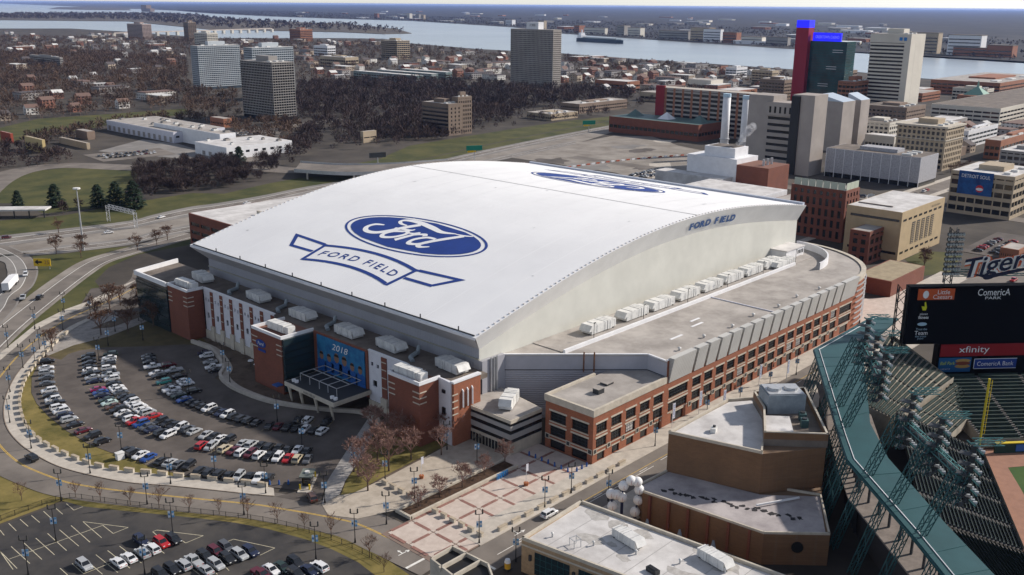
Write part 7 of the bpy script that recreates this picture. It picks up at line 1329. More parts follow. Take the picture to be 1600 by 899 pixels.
def car(x, y, a, c, label, group, kind=None, z=.16, lights=False):
    kind = kind or random.choices(('sedan', 'suv', 'pickup'), (.5, .44, .06))[0]; b, gm, wm, r, cache, hm_, tm_ = car_meshes(kind)
    if c not in cache: cache[c] = b.mesh('body', PM[c])
    t = thing('car' if kind != 'pickup' else 'pickup_truck', label.replace('KIND', {'sedan': 'saloon car', 'suv': 'tall estate car', 'pickup': 'pickup truck'}[kind]), 'car' if kind != 'pickup' else 'pickup', (x, y, z), a, group); t.scale = (.94, .94, .94); obj('body', cache[c], t); obj('window_glass', gm, t); hl, hw_ = KINDS[kind][:2]
    for sx in (-.6, .62):
        for sy in (-1, 1): obj('wheel', wm, t, (hl * sx, sy * (hw_ - .1), r))
    if lights:
        zz = .68 if kind == 'sedan' else .88
        for sy in (-.64, .64): obj('headlight', hm_, t, (hl - .02, sy * hw_, zz)); obj('tail_light', tm_, t, (-hl + .02, sy * hw_, zz + .08))
    return t
ROWN = {'lawn': 'outer row against lawn', 'lawn_near': 'short row by white box', 'wall': 'row behind concrete blocks', 'mid_outer': 'outer side of long middle row', 'mid_inner': 'inner side of long middle row', 'mid_inner_b': 'lower end of long middle row', 'gap_far': 'far side past empty stalls', 'gap_near': 'near side past empty stalls', 'gate_far': 'far side by exit booth', 'gate_near': 'near side by exit booth', 'inner_a': 'stadium row, outer side', 'inner_b': 'stadium row, inner side', 'inner_c': 'row beside empty hatched stalls', 'inner_d': 'row in front of banner', 'inner_e': 'far side before the banner', 'walk_end': 'short row by curved wall'}
for rn, cars in D['rows'].items():
    for i, (x, y, a, c) in enumerate(cars):
        car(x, y, a + (math.pi if random.random() < .5 else 0) + random.uniform(-.03, .03), c, f'{PAINT[c][1]} KIND, {ORD[i]} from left, {ROWN[rn]}', 'cars in the curved stadium car park')
lw = sorted(D['lower_cars'])
for i, (x, y, c) in enumerate(sorted(D['lower_cars'], key=lambda v: v[0] * .68 - v[1] * .73)):
    car(x, y, D['lower_dir'] + (math.pi if c in 'wsr' and i % 3 else 0) + random.uniform(-.03, .03), c, f'{PAINT[c][1]} KIND in the lower car park, {ORD[i]} from the left', 'cars in the lower car park', lights=True, kind='suv' if c in 'rk' else None)
wh_names = ['on the loop ramp', 'on the straight ramp', 'on the freeway left of the brick garage', 'on the freeway behind the stadium roof', 'on the freeway left carriageway', 'on the freeway at the left edge', 'driving on the curved road', 'at the loop ramp exit']
for (x, y, c), w_ in zip(D['fwycars'], wh_names):
    ln = {'loop': lo_, 'straight': rp, 'freeway': fu[0], 'curved': rc}.get(w_.split()[2] if w_.startswith('on the') else ('curved' if 'curved' in w_ else 'loop'), fu[0])
    k = min(range(len(ln) - 1), key=lambda j: (ln[j] - Vector((x, y, 0))).length); d = ln[k + 1] - ln[k]; car(x, y, math.atan2(d.y, d.x), c, f'{PAINT[c][1]} KIND {w_}', None, z=.22)
x, y = D['street_car']; car(x, y, 0.0, 'w', 'white KIND driving on the street beside the plaza', None, 'suv', .15, True)
x, y = D['suv_gate']; car(x, y, 1.2, 'o', 'brown KIND leaving past the car park exit booth', None, 'suv', .16, True)
# freeway far traffic, street lots right, parked cars behind
for i in range(26):
    x = 300 + (i % 7) * 5.2 + random.uniform(-.5, .5); y = 8 - (i // 7) * 7 - random.uniform(0, 1); c = random.choice('kkwsgnmr'); car(x, y, R(92), c, f'{PAINT[c][1]} KIND beyond the tan hall, {ORD[i % 7]} in the {ORD[i // 7]} row', 'cars beyond the tan hall', z=.2)
struct('far_car_park', MB().box(294, -32, .0, 350, 14, .19), M_lot)
for i in range(14):
    x = 4 + i * 2.7; c = random.choice('kkwsgnr'); car(x, 205 + .7 * i, R(115), c, f'{PAINT[c][1]} KIND parked behind the glass block, {ORD[i]} of the row', 'cars behind the glass block', z=.12)
struct('rear_drive', MB().sheet([(-24, 200), (-30, 222), (-18, 240), (10, 232), (52, 236), (60, 210), (3, 197)], .11), M_lot)
for i in range(16):
    x, y = 330 + random.uniform(0, 40), 200 + random.uniform(0, 30); c = random.choice('wksg'); car(x, y, 1.2, c, f'{PAINT[c][1]} KIND parked on the cleared ground, {ORD[i]} of the group', 'cars on the cleared ground', z=.2)
tr = [Vector((*p, 0)) for p in D['truck']]; d = tr[1] - tr[0]; t = thing('lorry', 'long white lorry on the loop ramp at the left edge', 'lorry', (tr[0].x, tr[0].y, .25), math.atan2(d.y, d.x))
MB().box(0, -1.3, 1.1, 13, 1.3, 4.0).build('trailer', M_white, t); MB().box(-3.2, -1.2, .6, -.4, 1.2, 3.4).build('cab', M_white, t); MB().box(-3.25, -1.0, 2.0, -3.15, 1.0, 3.0).build('windscreen', M_cglass, t)
for xx in (-2, 1.2, 10, 11.4):
    for s in (-1.1, 1.1): MB().tube((xx, s - .15, .5), (xx, s + .15, .5), .5, n=10).build('wheel', M_tyre, t)
# ------------------------------------------------------------------ lamps
M_bpale = mat('banner_sky_blue', (.16, .36, .58), .8)
def lamp(h=7.6, banner=True, two=True):
    r = empty('street_lamp'); MB().tube((0, 0, .1), (0, 0, h - .6), .11, .07, n=6).build('post', M_black, r); MB().tube((0, 0, .0), (0, 0, 1.0), .22, .14, n=8).build('base', M_black, r); mb = MB(); mb.bar((-.75, 0, h - .7), (.75, 0, h - .7), .1); mb.build('cross_arm', M_black, r)
    for s in (-.75, .75) if two else (0,): lh = MB().tube((s, 0, h - .6), (s, 0, h + .15), .2, .13, n=8).build('lantern', mat('lantern_dark', (.05, .05, .045), .4), r); MB().tube((s, 0, h + .15), (s, 0, h + .5), .2, .03, n=8).build('finial', M_black, lh)
    if banner:
        for s in (-1, 1): bn_ = MB().box(min(.12 * s, .62 * s), -.02, h * .50, max(.12 * s, .62 * s), .02, h * .50 + 1.5).build('banner', M_bpale if s > 0 else M_banner, r); MB().box(min(.2 * s, .55 * s), -.03, h * .5 + .5, max(.2 * s, .55 * s), .03, h * .5 + 1.0).build('banner_print', M_white if s > 0 else M_bblue, bn_)
    return r
l1 = lamp(); l2 = lamp(8.4, True, True); firsts = {id(l1): True, id(l2): True}
def put_lamp(p, proto, label, group, rz):
    o = proto if firsts[id(proto)] else copy_tree(proto); firsts[id(proto)] = False; o.location = (p[0], p[1], .15); o.rotation_euler = (0, 0, rz); tag(o, label, 'street lamp', group)
for key, where in (('lamps_road', 'beside the curved road'), ('lamps_plaza', 'on the plaza'), ('lamps_street', 'along the ballpark street'), ('lamps_lot', 'in the curved stadium car park'), ('lamps_low', 'in the lower car park')):
    for i, p in enumerate(D[key]): put_lamp(p, l1 if key != 'lamps_low' else l2, f'black twin-lantern lamp post with banners {where}, {ORD[i]} counted along it', 'lamp posts ' + where, R(-45) + (i % 3) * .1)
for i, p in enumerate(D['flags']):
    t = thing('banner_pole', f'white pole with tall blue and white banner by the warehouse, {ORD[i]} from the near end', 'banner', (p[0], p[1], .27), 0, 'tall banners along the warehouse'); MB().tube((0, 0, 0), (0, 0, 7), .1, n=6).build('pole', M_white, t); b_ = MB().box(.1, -.03, 2.4, 1.2, .03, 6.8).build('banner', M_lilac, t); text_part('banner_lettering', 'LIONS', (.65, -.03, 4.6), (0, 0, 1), (-1, 0, 0), .8, M_blue2, b_, width=3.6, nrm=.02)
for i in range(9):
    x, y = -40 + i * 24, 27.2; y = 25.6
    if x < 20: continue
    t = thing('roof_lamp', f'thin roof lamp post on the warehouse roof kerb, {ORD[i]} along the row', 'lamp', (x, y, 18.75), 0, 'lamp posts on the warehouse roof'); MB().tube((0, 0, 0), (0, 0, 5), .09, n=5).build('post', M_dark, t); MB().box(-.1, -.1, 4.9, .7, .1, 5.1).build('head', M_dark, t)
mx, my = D['mast']; t = thing('high_mast_light', 'very tall silver high-mast light beside the freeway', 'light mast', (mx, my, 0)); MB().tube((0, 0, 0), (0, 0, 29), .5, .22, n=8).build('mast', M_steel, t); MB().tube((0, 0, 28.6), (0, 0, 29.2), 1.6, n=10).build('lamp_ring', M_hvac, t)
p, q = [Vector((*v, 0)) for v in D['gantry']]; t = thing('sign_gantry', 'silver lattice sign gantry across the freeway', 'gantry', (0, 0, 0))
mb = MB(); lattice(mb, (p.x, p.y, 8), (q.x, q.y, 8), 1.6, 14, th=.18); mb.build('truss', M_steel, t)
for e in (p, q): mb = MB(); lattice(mb, (e.x, e.y, 0), (e.x, e.y, 8), 1.4, 5, th=.16); mb.build('leg', M_steel, t)
sg = thing('warning_sign', 'yellow arrow warning sign on the loop lawn', 'sign', (*D['sign'], 0), R(-47)); MB().box(-3.6, -.1, 1.4, 3.6, .1, 4.6).build('board', mat('sign_yellow', (.70, .45, .02), .6), sg); MB().face([(-3.2, -.13, 3.2), (-1.6, -.13, 2.0), (-1.6, -.13, 2.8), (0, -.13, 2.8), (0, -.13, 3.6), (-1.6, -.13, 3.6), (-1.6, -.13, 4.4)]).build('arrow', M_black, sg); text_part('speed_lettering', '25', (2.0, -.12, 3.1), (1, 0, 0), (0, 0, 1), 1.6, M_redc, sg)
for s in (-3, 3): MB().box(s - .12, -.08, 0, s + .12, .08, 1.2).build('post', M_steel, sg)
o_ = [[Vector((*v, 0)) for v in e] for e in D['overpass']]; t = thing('road_overpass', 'concrete road overpass with dark openings over the freeway behind the roof', 'bridge', (0, 0, 0)); mb = MB(); mb.strip(smooth_line(o_[0]), smooth_line(o_[1]), 5.2); mb.build('deck', M_asph, t)
for e in o_:
    e = smooth_line(e); mb = MB()
    for a, b in zip(e, e[1:]): mb.face([(a.x, a.y, 4.0), (b.x, b.y, 4.0), (b.x, b.y, 6.2), (a.x, a.y, 6.2)]); mb.face([(b.x + .4, b.y + .4, 4), (a.x + .4, a.y + .4, 4), (a.x + .4, a.y + .4, 6.2), (b.x + .4, b.y + .4, 6.2)])
    mb.build('parapet', M_steel, t)
    for k in range(2, len(e) - 2, 5): MB().tube((e[k].x, e[k].y, 0), (e[k].x, e[k].y, 4), .6, n=8).build('pier', M_conc, t)
# ------------------------------------------------------------------ gate booth, blocks, bollards, fence
x, y = D['gate_booth']; t = thing('exit_booth', 'small dark glazed exit booth with yellow posts on a kerbed island', 'booth', (x, y, .15), R(42)); MB().box(-4.6, -1.5, 0, 4.6, 1.5, .2).build('island', M_conc, t); MB().box(-1.6, -1.0, .2, 1.6, 1.0, 2.6).build('cabin', M_cglass, t); MB().box(-2.2, -1.5, 2.6, 2.2, 1.5, 2.9).build('roof', mat('booth_roof', (.16, .18, .16), .6), t); MB().tube((0, 0, 2.9), (0, 0, 3.3), .6, n=8).build('roof_fan', M_hvac, t)
for sx in (-3.2, 3.2):
    for sy in (-1.1, 1.1): MB().tube((sx, sy, .2), (sx, sy, 1.5), .22, n=8).build('guard_post', mat('guard_yellow', (.65, .45, .03), .6), t)
blk = MB().box(-1.25, -.32, 0, 1.25, .32, .85).mesh('seat_slab', M_stone); cap = MB().box(-1.3, -.38, .85, 1.3, .38, 1.0).mesh('cap', mat('cap_stone', (.42, .35, .26), .9, var=.15, scale=1))
for i, (p, a) in enumerate(along(wi, 4.35, 3.0)[:38]):
    t = thing('concrete_block', f'low concrete seat block on the car park pavement, {ORD[i]} from the exit booth', 'block', (p.x, p.y, .2), a, 'seat blocks along the curved pavement'); obj('seat_slab', blk, t); obj('cap', cap, t)
for i in range(4):
    t = thing('concrete_block', f'concrete seat block across the upper plaza, {ORD[i]} from the lawn', 'block', (-42.3, 29.2 - i * 2.95, .2), R(90), 'seat blocks on the upper plaza'); t.scale = (.72, 1, 1); obj('seat_slab', blk, t); obj('cap', cap, t)
for i in range(6):
    t = thing('concrete_block', f'concrete seat block across the lower plaza, {ORD[i]} from the planter', 'block', (-43.3, 10.5 - i * 2.85, .24), R(90), 'seat blocks on the lower plaza'); t.scale = (.62, 1, 1); obj('seat_slab', blk, t); obj('cap', cap, t)
for i in range(11):
    t = thing('concrete_block', f'low concrete block along the plaza kerb, {ORD[i]} from the near corner', 'block', (-38 + i * 4.3, -5.4 - .0 * i, .25), 0, 'blocks along the plaza kerb'); obj('seat_slab', blk, t); obj('cap', cap, t)
bm_ = MB().tube((0, 0, 0), (0, 0, .95), .26, .2, n=8).mesh('post', M_blue2); bc_ = MB().tube((0, 0, .95), (0, 0, 1.2), .22, .05, n=8).mesh('cap', M_blue)
for i, (x, y) in enumerate([(-7.2 - .03 * k, 14.6 - k * 2.15) for k in range(7)] + [(-5.6, .3), (-3.7, .25), (-1.9, .2)]):
    t = thing('bollard', f'blue bollard at the warehouse entrance, {ORD[i]} from the planter', 'bollard', (x, y, .24), 0, 'blue bollards by the warehouse'); obj('post', bm_, t); obj('cap', bc_, t)
for i in range(3):
    t = thing('bollard', f'blue bollard on the gate pavement, {ORD[i]} from the left', 'bollard', (-61.5 + i * 1.6, 48.5 - i * 1.5, .2), 0, 'blue bollards on the gate pavement'); obj('post', bm_, t); obj('cap', bc_, t)
t = thing('bike_rack', 'row of bright blue bike racks by the planter wall', 'bike rack', (-22.5, 11.2, .24)); 
for k in range(5): mb = MB(); mb.bar((k * .8, 0, 0), (k * .8, 0, 1.4), .14); mb.bar((k * .8, 0, 1.4), (k * .8 + .5, 0, 1.4), .14); mb.bar((k * .8 + .5, 0, 1.4), (k * .8 + .5, 0, 0), .14); mb.build('hoop', mat('rack_blue', (.02, .2, .5), .5), t)
for i, (x, y) in enumerate(((-19.6, 4.4), (-34.4, 25.0))):
    t = thing('flag_planter', ('white flag pole in a terracotta tub on the lower plaza', 'white flag pole in a terracotta tub on the upper plaza')[i], 'flag pole', (x, y, .24)); MB().tube((0, 0, 0), (0, 0, .8), .5, .62, n=8).build('tub', mat('terracotta', (.35, .12, .05), .85), t); MB().tube((0, 0, .8), (0, 0, 5.6), .06, n=6).build('pole', M_white, t); MB().box(.05, -.02, 3.6, .75, .02, 5.5).build('flag', M_lilac, t)
t = thing('utility_box', 'white utility box on the lawn beside the car park', 'utility box', (*[(-119.3, 96.8)][0], .1)); 
ub = D['walk_inner'][7]; t.location = (ub[0] + 4.2, ub[1] + 3.6, .09); MB().box(-.9, -.7, 0, .9, .7, 1.7).build('cabinet', M_white, t); MB().box(-1, -.8, 1.7, 1, .8, 1.8).build('lid', M_hvac, t)
fn_ = smooth_line(D['fence_line']); ft = thing('railing_fence', 'black railing fence along the lower car park lawn', 'fence'); pts = along(fn_, 3.0)
pmesh = MB().box(-.05, -.05, 0, .05, .05, 1.35).mesh('post', M_black)
for (p, a), (q, b) in zip(pts, pts[1:]):
    obj('post', pmesh, ft, (p.x, p.y, .08)); mb = MB(); mb.bar((p.x, p.y, 1.35), (q.x, q.y, 1.35), .05); mb.bar((p.x, p.y, .3), (q.x, q.y, .3), .05)
    for k in range(1, 14): c = p.lerp(q, k / 14); mb.bar((c.x, c.y, .15), (c.x, c.y, 1.35), .022)
    mb.build('railing_panel', M_black, ft)
# patio furniture in the passage between the two near blocks
for i in range(3):
    t = thing('closed_parasol', f'closed grey-blue parasol in the dark passage, {ORD[i]} from the arch', 'parasol', (-17.5 + i * 1.2, -29 - i * 7.5, .1)); MB().tube((0, 0, 0), (0, 0, 3.6), .06, n=5).build('pole', M_dark, t); MB().tube((0, 0, 1.2), (0, 0, 3.5), .75, .2, n=8).build('cloth', mat('parasol_cloth', (.22, .28, .36), .8), t); MB().box(-.8, -.8, 0, .8, .8, .12).build('base', M_dark, t)
t = thing('yellow_barrel', 'white-topped yellow barrel stand by the beige block corner', 'barrel', (-48.5, -16.8, .15)); MB().tube((0, 0, .3), (0, 0, 1.6), .65, n=10).build('barrel', mat('barrel_yellow', (.6, .33, .03), .6), t); MB().tube((0, 0, 1.6), (0, 0, 2.3), .68, .5, n=10).build('lid', M_white, t); MB().box(-.7, -.7, 0, .7, .7, .3).build('stand', M_dark, t)
for i, (x, y) in enumerate(((-18.5, 121.5), (-18.9, 117.5))):
    t = thing('patio_heater', f'white-topped stand at the foot of the striped wall, {("left", "right")[i]} one', 'stand', (x - 3, y - 2, .1)); MB().tube((0, 0, 0), (0, 0, 2.0), .15, n=6).build('post', M_dark, t); MB().tube((0, 0, 2.0), (0, 0, 2.3), .9, .7, n=10).build('top', M_white, t)
# ------------------------------------------------------------------ trees
def tree_mesh(h, spread, seed, levels=4, r0=.16, twig=.028, tw=7, tmat=None):
    rnd = random.Random(seed); tr_ = MB(); cr_ = MB(); tr_.tube((0, 0, 0), (0, 0, h * .3), r0, r0 * .75, n=6)
    def grow(p, d, L_, r, lv):
        q = p + d * L_; cr_.tube(p, q, r, r * .62, n=4 if lv > 1 else 3, cap=False)
        if lv == 0:
            for _ in range(tw):
                e = (d + Vector((rnd.uniform(-1, 1), rnd.uniform(-1, 1), rnd.uniform(-.4, .9))) * .8).normalized() * L_ * rnd.uniform(.6, 1.2); s = p.lerp(q, rnd.random()); w_ = d.cross(e); w_ = (w_.normalized() if w_.length > 1e-4 else Vector((1, 0, 0))) * twig; cr_.face([s - w_, s + w_, s + e])
            return
        for k in range(rnd.choice((2, 3, 3)) if lv > 1 else 3):
            a = rnd.uniform(0, 6.28); t_ = rnd.uniform(.55, 1.0); dd = (d * .75 + Vector((math.cos(a) * spread, math.sin(a) * spread, rnd.uniform(.05, .45)))).normalized(); grow(p.lerp(q, t_), dd, L_ * rnd.uniform(.6, .8), r * .55, lv - 1)
    for k in range(5):
        a = k * 1.256 + rnd.uniform(-.4, .4); grow(Vector((0, 0, h * rnd.uniform(.2, .32))), Vector((math.cos(a) * spread * .9, math.sin(a) * spread * .9, 1.0)).normalized(), h * .28, r0 * .55, levels - 1)
    grow(Vector((0, 0, h * .3)), Vector((.05, .03, 1)).normalized(), h * .3, r0 * .7, levels - 1)
    return tr_.mesh('trunk', M_bark), cr_.mesh('crown', tmat or M_twig)
T_small = [tree_mesh(5.0, .62, s, 4, .09, .02, 4) for s in range(4)]; T_mid = [tree_mesh(6.5, .8, 20 + s, 5, .15, .034, 7, M_twig_p) for s in range(4)]; T_big = [tree_mesh(10, .75, 40 + s, 5, .26, .055, 7) for s in range(3)]
def plant(name, P, protos, where, lab, smin=.85, smax=1.2):
    for i, p in enumerate(P):
        a, b = protos[i % len(protos)]; t = thing(name, f'{lab} {where}, {ORD[i]} of the row', 'tree', (p[0], p[1], .12), random.uniform(0, 6.28), f'trees {where}'); s = random.uniform(smin, smax); t.scale = (s, s, s); obj('trunk', a, t); obj('crown', b, t)
plant('street_tree', D['verge_trees'], T_small, 'on the verge by the fence', 'small bare tree'); plant('plaza_tree', D['plaza_trees'], T_mid, 'in the plaza planter', 'rounded bare tree'); plant('lawn_tree', D['entry_trees'], T_mid, 'on the slope beside the near brick tower', 'bare reddish tree', 1.25, 1.7)
plant('lawn_tree', D['entry_trees2'], T_big, 'in front of the far brick tower', 'bare dark tree', .8, 1.05); plant('roadside_tree', D['left_trees'][:7], T_big, 'beside the freeway ramps', 'lone bare tree', .65, .95)
def evergreen(x, y, h, lab):
    t = thing('evergreen_tree', lab, 'tree', (x, y, 0)); MB().tube((0, 0, 0), (0, 0, h * .4), h * .03, n=6).build('trunk', M_bark, t); mb = MB(); rnd = random.Random(int(x * 7 + y))
    for _ in range(900):
        z = h * (.08 + .92 * rnd.random() ** 1.3); r = h * (.36 + .1 * math.sin(z * 3 + x)) * (1 - z / h) ** .6 * (.45 + .55 * rnd.random()) + .1; a = rnd.uniform(0, 6.28); c = Vector((r * math.cos(a), r * math.sin(a), z)); s = h * .05; d = Vector((math.cos(a), math.sin(a), -.35)); w_ = Vector((-math.sin(a), math.cos(a), rnd.uniform(-.4, .4))); mb.face([c - w_ * s, c + w_ * s, c + d * s * 2.2])
    mb.build('crown', M_ever, t)
for (x, y), h, l in zip(((62, 385), (68, 376), (56, 394), (40, 412), (26, 428), (192, 470)), (15, 16, 13, 13, 9, 13), ('broad dark evergreen beside the playing field', 'second dark evergreen beside the playing field', 'third evergreen left of the broad one', 'pointed evergreen left of the pair', 'small evergreen at the left edge', 'pointed evergreen by the white warehouse')): evergreen(x, y, h, l)
# woods that read as one mass: thin twig triangles, thousands of crowns in one mesh each
lawns_ = [D[k] for k in ('soccer_lawn', 'park_lawn', 'fwy_bank', 'grass_strip2')]
def wood_mesh(P, H, per, seed, wid):
    r = np.random.default_rng(seed); n = len(P); P = np.asarray(P); V = []; h = H * r.uniform(.65, 1.25, n)
    th = r.uniform(0, 2 * np.pi, (n, per)); cz = r.uniform(-1, 1, (n, per)); rad = r.uniform(.55, 1, (n, per)) ** .6; sr = np.sqrt(1 - cz ** 2)
    R_ = h[:, None] * .42; C = np.stack([np.repeat(P[:, :1], per, 1), np.repeat(P[:, 1:2], per, 1), np.repeat((h * .58)[:, None], per, 1)], -1)
    Dv = np.stack([sr * np.cos(th) * R_, sr * np.sin(th) * R_, cz * h[:, None] * .42], -1); tip = C + Dv * rad[..., None]; root = C + Dv * rad[..., None] * .25 - np.array([0, 0, 1]) * (h * .12)[:, None, None]
    w_ = r.normal(size=tip.shape); w_ /= np.linalg.norm(w_, axis=-1, keepdims=True); w_ *= (h[:, None] * wid)[..., None]; mid = root * .35 + tip * .65
    tri = np.stack([mid - w_, mid + w_, tip], 2).reshape(-1, 3, 3); tri2 = np.stack([root, mid + w_ * .6, mid - w_ * .6], 2).reshape(-1, 3, 3)
    z0_ = np.zeros(n); q = np.stack([P[:, 0], P[:, 1], z0_], -1); tw_ = np.stack([q + [.02, .02, 0] * h[:, None], q - [.02, .02, 0] * h[:, None], np.stack([P[:, 0], P[:, 1], h * .75], -1)], 1)
    return np.concatenate([tri, tri2, tw_]).astype(np.float32)
def tri_obj(name, T, m, label, cat):
    me = bpy.data.meshes.new(name); n = len(T); me.vertices.add(n * 3); me.vertices.foreach_set('co', T.reshape(-1)); me.loops.add(n * 3); me.loops.foreach_set('vertex_index', np.arange(n * 3, dtype=np.int32)); me.polygons.add(n); me.polygons.foreach_set('loop_start', np.arange(0, n * 3, 3, dtype=np.int32)); me.materials.append(m); me.update(calc_edges=True)
    o = bpy.data.objects.new(name, me); COL.objects.link(o); tag(o, label, cat, kind='stuff'); return o
M_wood = mat('wood_twigs', (.07, .05, .043), .95, col2=(.15, .092, .062), scale=.012, detail=3, lo=.35, hi=.7); M_wood_d = mat('wood_dark', (.04, .028, .03), .95, col2=(.075, .05, .045), scale=.02, detail=3)
WL = {'park_wood': ('dark bare wood around the apartment tower', 64, M_wood_d, .03), 'left_wood': ('brown bare wood left of the apartment towers', 50, M_wood, .036), 'mid_belt': ('bare trees between houses towards the river', 30, M_wood, .055), 'east_belt': ('bare trees right of the tall apartment tower', 24, M_wood, .08), 'freeway_thicket': ('dense bare thicket beside the freeway', 420, M_wood_d, .011), 'ware_wood': ('bare trees behind the white warehouse', 80, M_wood_d, .035), 'left_strip': ('bare trees along the left cross street', 80, M_wood_d, .035), 'service_wood': ('bare trees along the service road', 80, M_wood_d, .035), 'south_bank': ('hedge of bare shrubs below the playing field', 80, M_wood_d, .04), 'gap_fill': ('bare trees along the far freeway bank', 60, M_wood_d, .035), 'downtown_trees': ('bare trees behind the rust garage', 40, M_wood_d, .05), 'lots_left': ('scattered bare trees around the car lots', 50, M_wood, .05)}
for k, (dens, H_, poly) in D['woods'].items():
    lab, per, m_, wid = WL[k]; xs_ = [p[0] for p in poly]; ys_ = [p[1] for p in poly]; A = abs(sum(poly[i - 1][0] * poly[i][1] - poly[i][0] * poly[i - 1][1] for i in range(len(poly))) / 2); n = int(A * dens); P = []; tries = 0
    while len(P) < n and tries < n * 30:
        tries += 1; p = (random.uniform(min(xs_), max(xs_)), random.uniform(min(ys_), max(ys_)))
        if not inpoly(p, poly): continue
        if any(a[0] - 3 < p[0] < a[2] + 3 and a[1] - 3 < p[1] < a[3] + 3 for a in FOOT) or any(inpoly(p, l_) for l_ in lawns_): continue
        P.append(p)
    tri_obj(k, wood_mesh(P, H_, per, len(P), wid), m_, lab, 'woodland')
P = []; poly = D['island_wood']; xs_ = [p[0] for p in poly]; ys_ = [p[1] for p in poly]
while len(P) < 2600:
    p = (random.uniform(min(xs_), max(xs_)), random.uniform(min(ys_), max(ys_)))
    if inpoly(p, poly): P.append(p)
tri_obj('island_wood', wood_mesh(P, 22, 14, 5, .2), M_wood_d, 'dark wood covering the island in the river', 'woodland')
P = []
FSv = [Vector((*p, 0)) for p in FS]
for a, b in zip(FSv[1:], FSv[2:]):
    d = b - a; n = int(d.length / 14)
    n *= 9
    for i in range(n): c = a + d * random.random(); back = Vector((d.y, -d.x, 0)).normalized(); back = back if back.x > 0 else -back; s = random.random() ** 1.5 * 1400 + 15; P.append((c.x + back.x * s, c.y + back.y * s))
tri_obj('far_bank_wood', wood_mesh(P, 11, 7, 6, .3), M_wood_d, 'distant tree belt along the far river bank', 'woodland')
# ------------------------------------------------------------------ steam plume and site clutter
sx, sy = D['smoke']; mb = MB(); rnd = random.Random(3)
for k in range(26):
    f = k / 25; mb.ball((372 + f * 7 + rnd.uniform(-1.3, 1.3), 181 - f * 7 + rnd.uniform(-1.3, 1.3), 24.5 + f * 13 + rnd.uniform(-.8, .8)), .8 + 1.3 * f + rnd.uniform(0, .5), seg=10, rings=7)
sm_ = mb.build('steam_plume', None if False else M_white); m_ = bpy.data.materials.new('steam'); m_.use_nodes = True; n_ = m_.node_tree.nodes; n_.clear(); ov = n_.new('ShaderNodeOutputMaterial'); pv = n_.new('ShaderNodeVolumePrincipled'); pv.inputs['Color'].default_value = (.95, .95, .97, 1); pv.inputs['Density'].default_value = .13; m_.node_tree.links.new(pv.outputs[0], ov.inputs['Volume']); sm_.data.materials[0] = m_; tag(sm_, 'white steam plume rising from the plant roof before the right stack', 'steam', kind='stuff')
cp = D['construction']; cxs = [p[0] for p in cp]; cys = [p[1] for p in cp]
bar_ = MB().prism([(-1.5, -.3), (1.5, -.3), (1.5, .3), (-1.5, .3)], 0, 1.0).mesh('body', mat('barrier_orange', (.42, .10, .05), .7)); barw = MB().prism([(-1.5, -.3), (1.5, -.3), (1.5, .3), (-1.5, .3)], 0, 1.0).mesh('body', M_white)
a, b = Vector((330, 300, 0)), Vector((470, 268, 0))
for i in range(30):
    p = a.lerp(b, i / 29) + Vector((0, 8 * math.sin(i / 29 * 3), 0)); t = thing('site_barrier', f'{("orange", "white")[i % 2]} site barrier in the line across the cleared ground', 'barrier', (p.x, p.y, .1), math.atan2(-32, 140), f'{("orange", "white")[i % 2]} barriers on the cleared ground'); obj('body', (bar_, barw)[i % 2], t)
for i in range(26):
    x, y = 352 + (i % 13) * 3.2, 238 + (i // 13) * 9 + random.uniform(-1, 1); c = random.choice('kwwsgn'); car(x, y, 1.5, c, f'{PAINT[c][1]} KIND in two rows on the cleared ground, {ORD[i % 13]} in {("front", "rear")[i // 13]} row', 'cars in rows on the cleared ground', z=.2)
for i in range(18):
    cx_, cy_ = random.uniform(300, 520), random.uniform(250, 350); r_ = random.uniform(6, 22)
    if inpoly((cx_, cy_), cp): struct('site_patch', MB().sheet([(cx_ + r_ * random.uniform(.6, 1.3) * math.cos(a), cy_ + r_ * random.uniform(.4, 1.0) * math.sin(a)) for a in [k * math.pi / 7 for k in range(14)]], .12 + i * .004), (M_fwy, M_lot, M_asph, M_conc)[i % 4])
struct('site_concrete', MB().sheet([(355, 232), (372, 226), (420, 262), (405, 270)], .14), M_conc)
struct('corner_plaza', MB().sheet([(146, -4.2), (185, 13.4), (196, 5.5), (207, 5.5), (214, .5), (174, -14), (148, -14)], .29), M_pave)
struct('corner_lawn_right', MB().sheet([(261, 26), (282, 26), (292, 11), (254, 2.4), (237, 9)], .08), M_grass2)
for nm, (x, y), rz, m__, lab in (('billboard', (254, 393), R(-20), M_dark, 'dark billboard on a single post beside the freeway'), ('highway_sign', (327, 371), R(-30), mat('sign_green', (.01, .22, .14), .6), 'green highway sign with yellow base, nearer one'), ('highway_sign', (515, 414), R(-30), MATS['sign_green'] if 'sign_green' in MATS else None, 'green highway sign with yellow base, farther one')):
    m__ = m__ or mat('sign_green', (.01, .22, .14), .6); t = thing(nm, lab, 'sign', (x, y, 0), rz); MB().tube((0, 0, 0), (0, 0, 7), .35, n=8).build('post', M_steel, t); MB().box(-6, -.3, 7, 6, .3, 10.5).build('board', m__, t)
    if nm != 'billboard': MB().box(-5, -.32, 5.6, 1, .32, 6.9).build('exit_panel', mat('sign_yellow', (.7, .45, .02), .6), t)
t = thing('station_canopy', 'long flat pale canopy over bays at the left edge', 'canopy', (-6, 412, 0), R(-42)); MB().box(0, 0, 4, 40, 9, 4.8).build('roof', M_roofw, t)
for k in range(6): MB().box(.6 + k * 7.6, 1, 0, 1.1 + k * 7.6, 1.5, 4).build('column', M_dark, t)
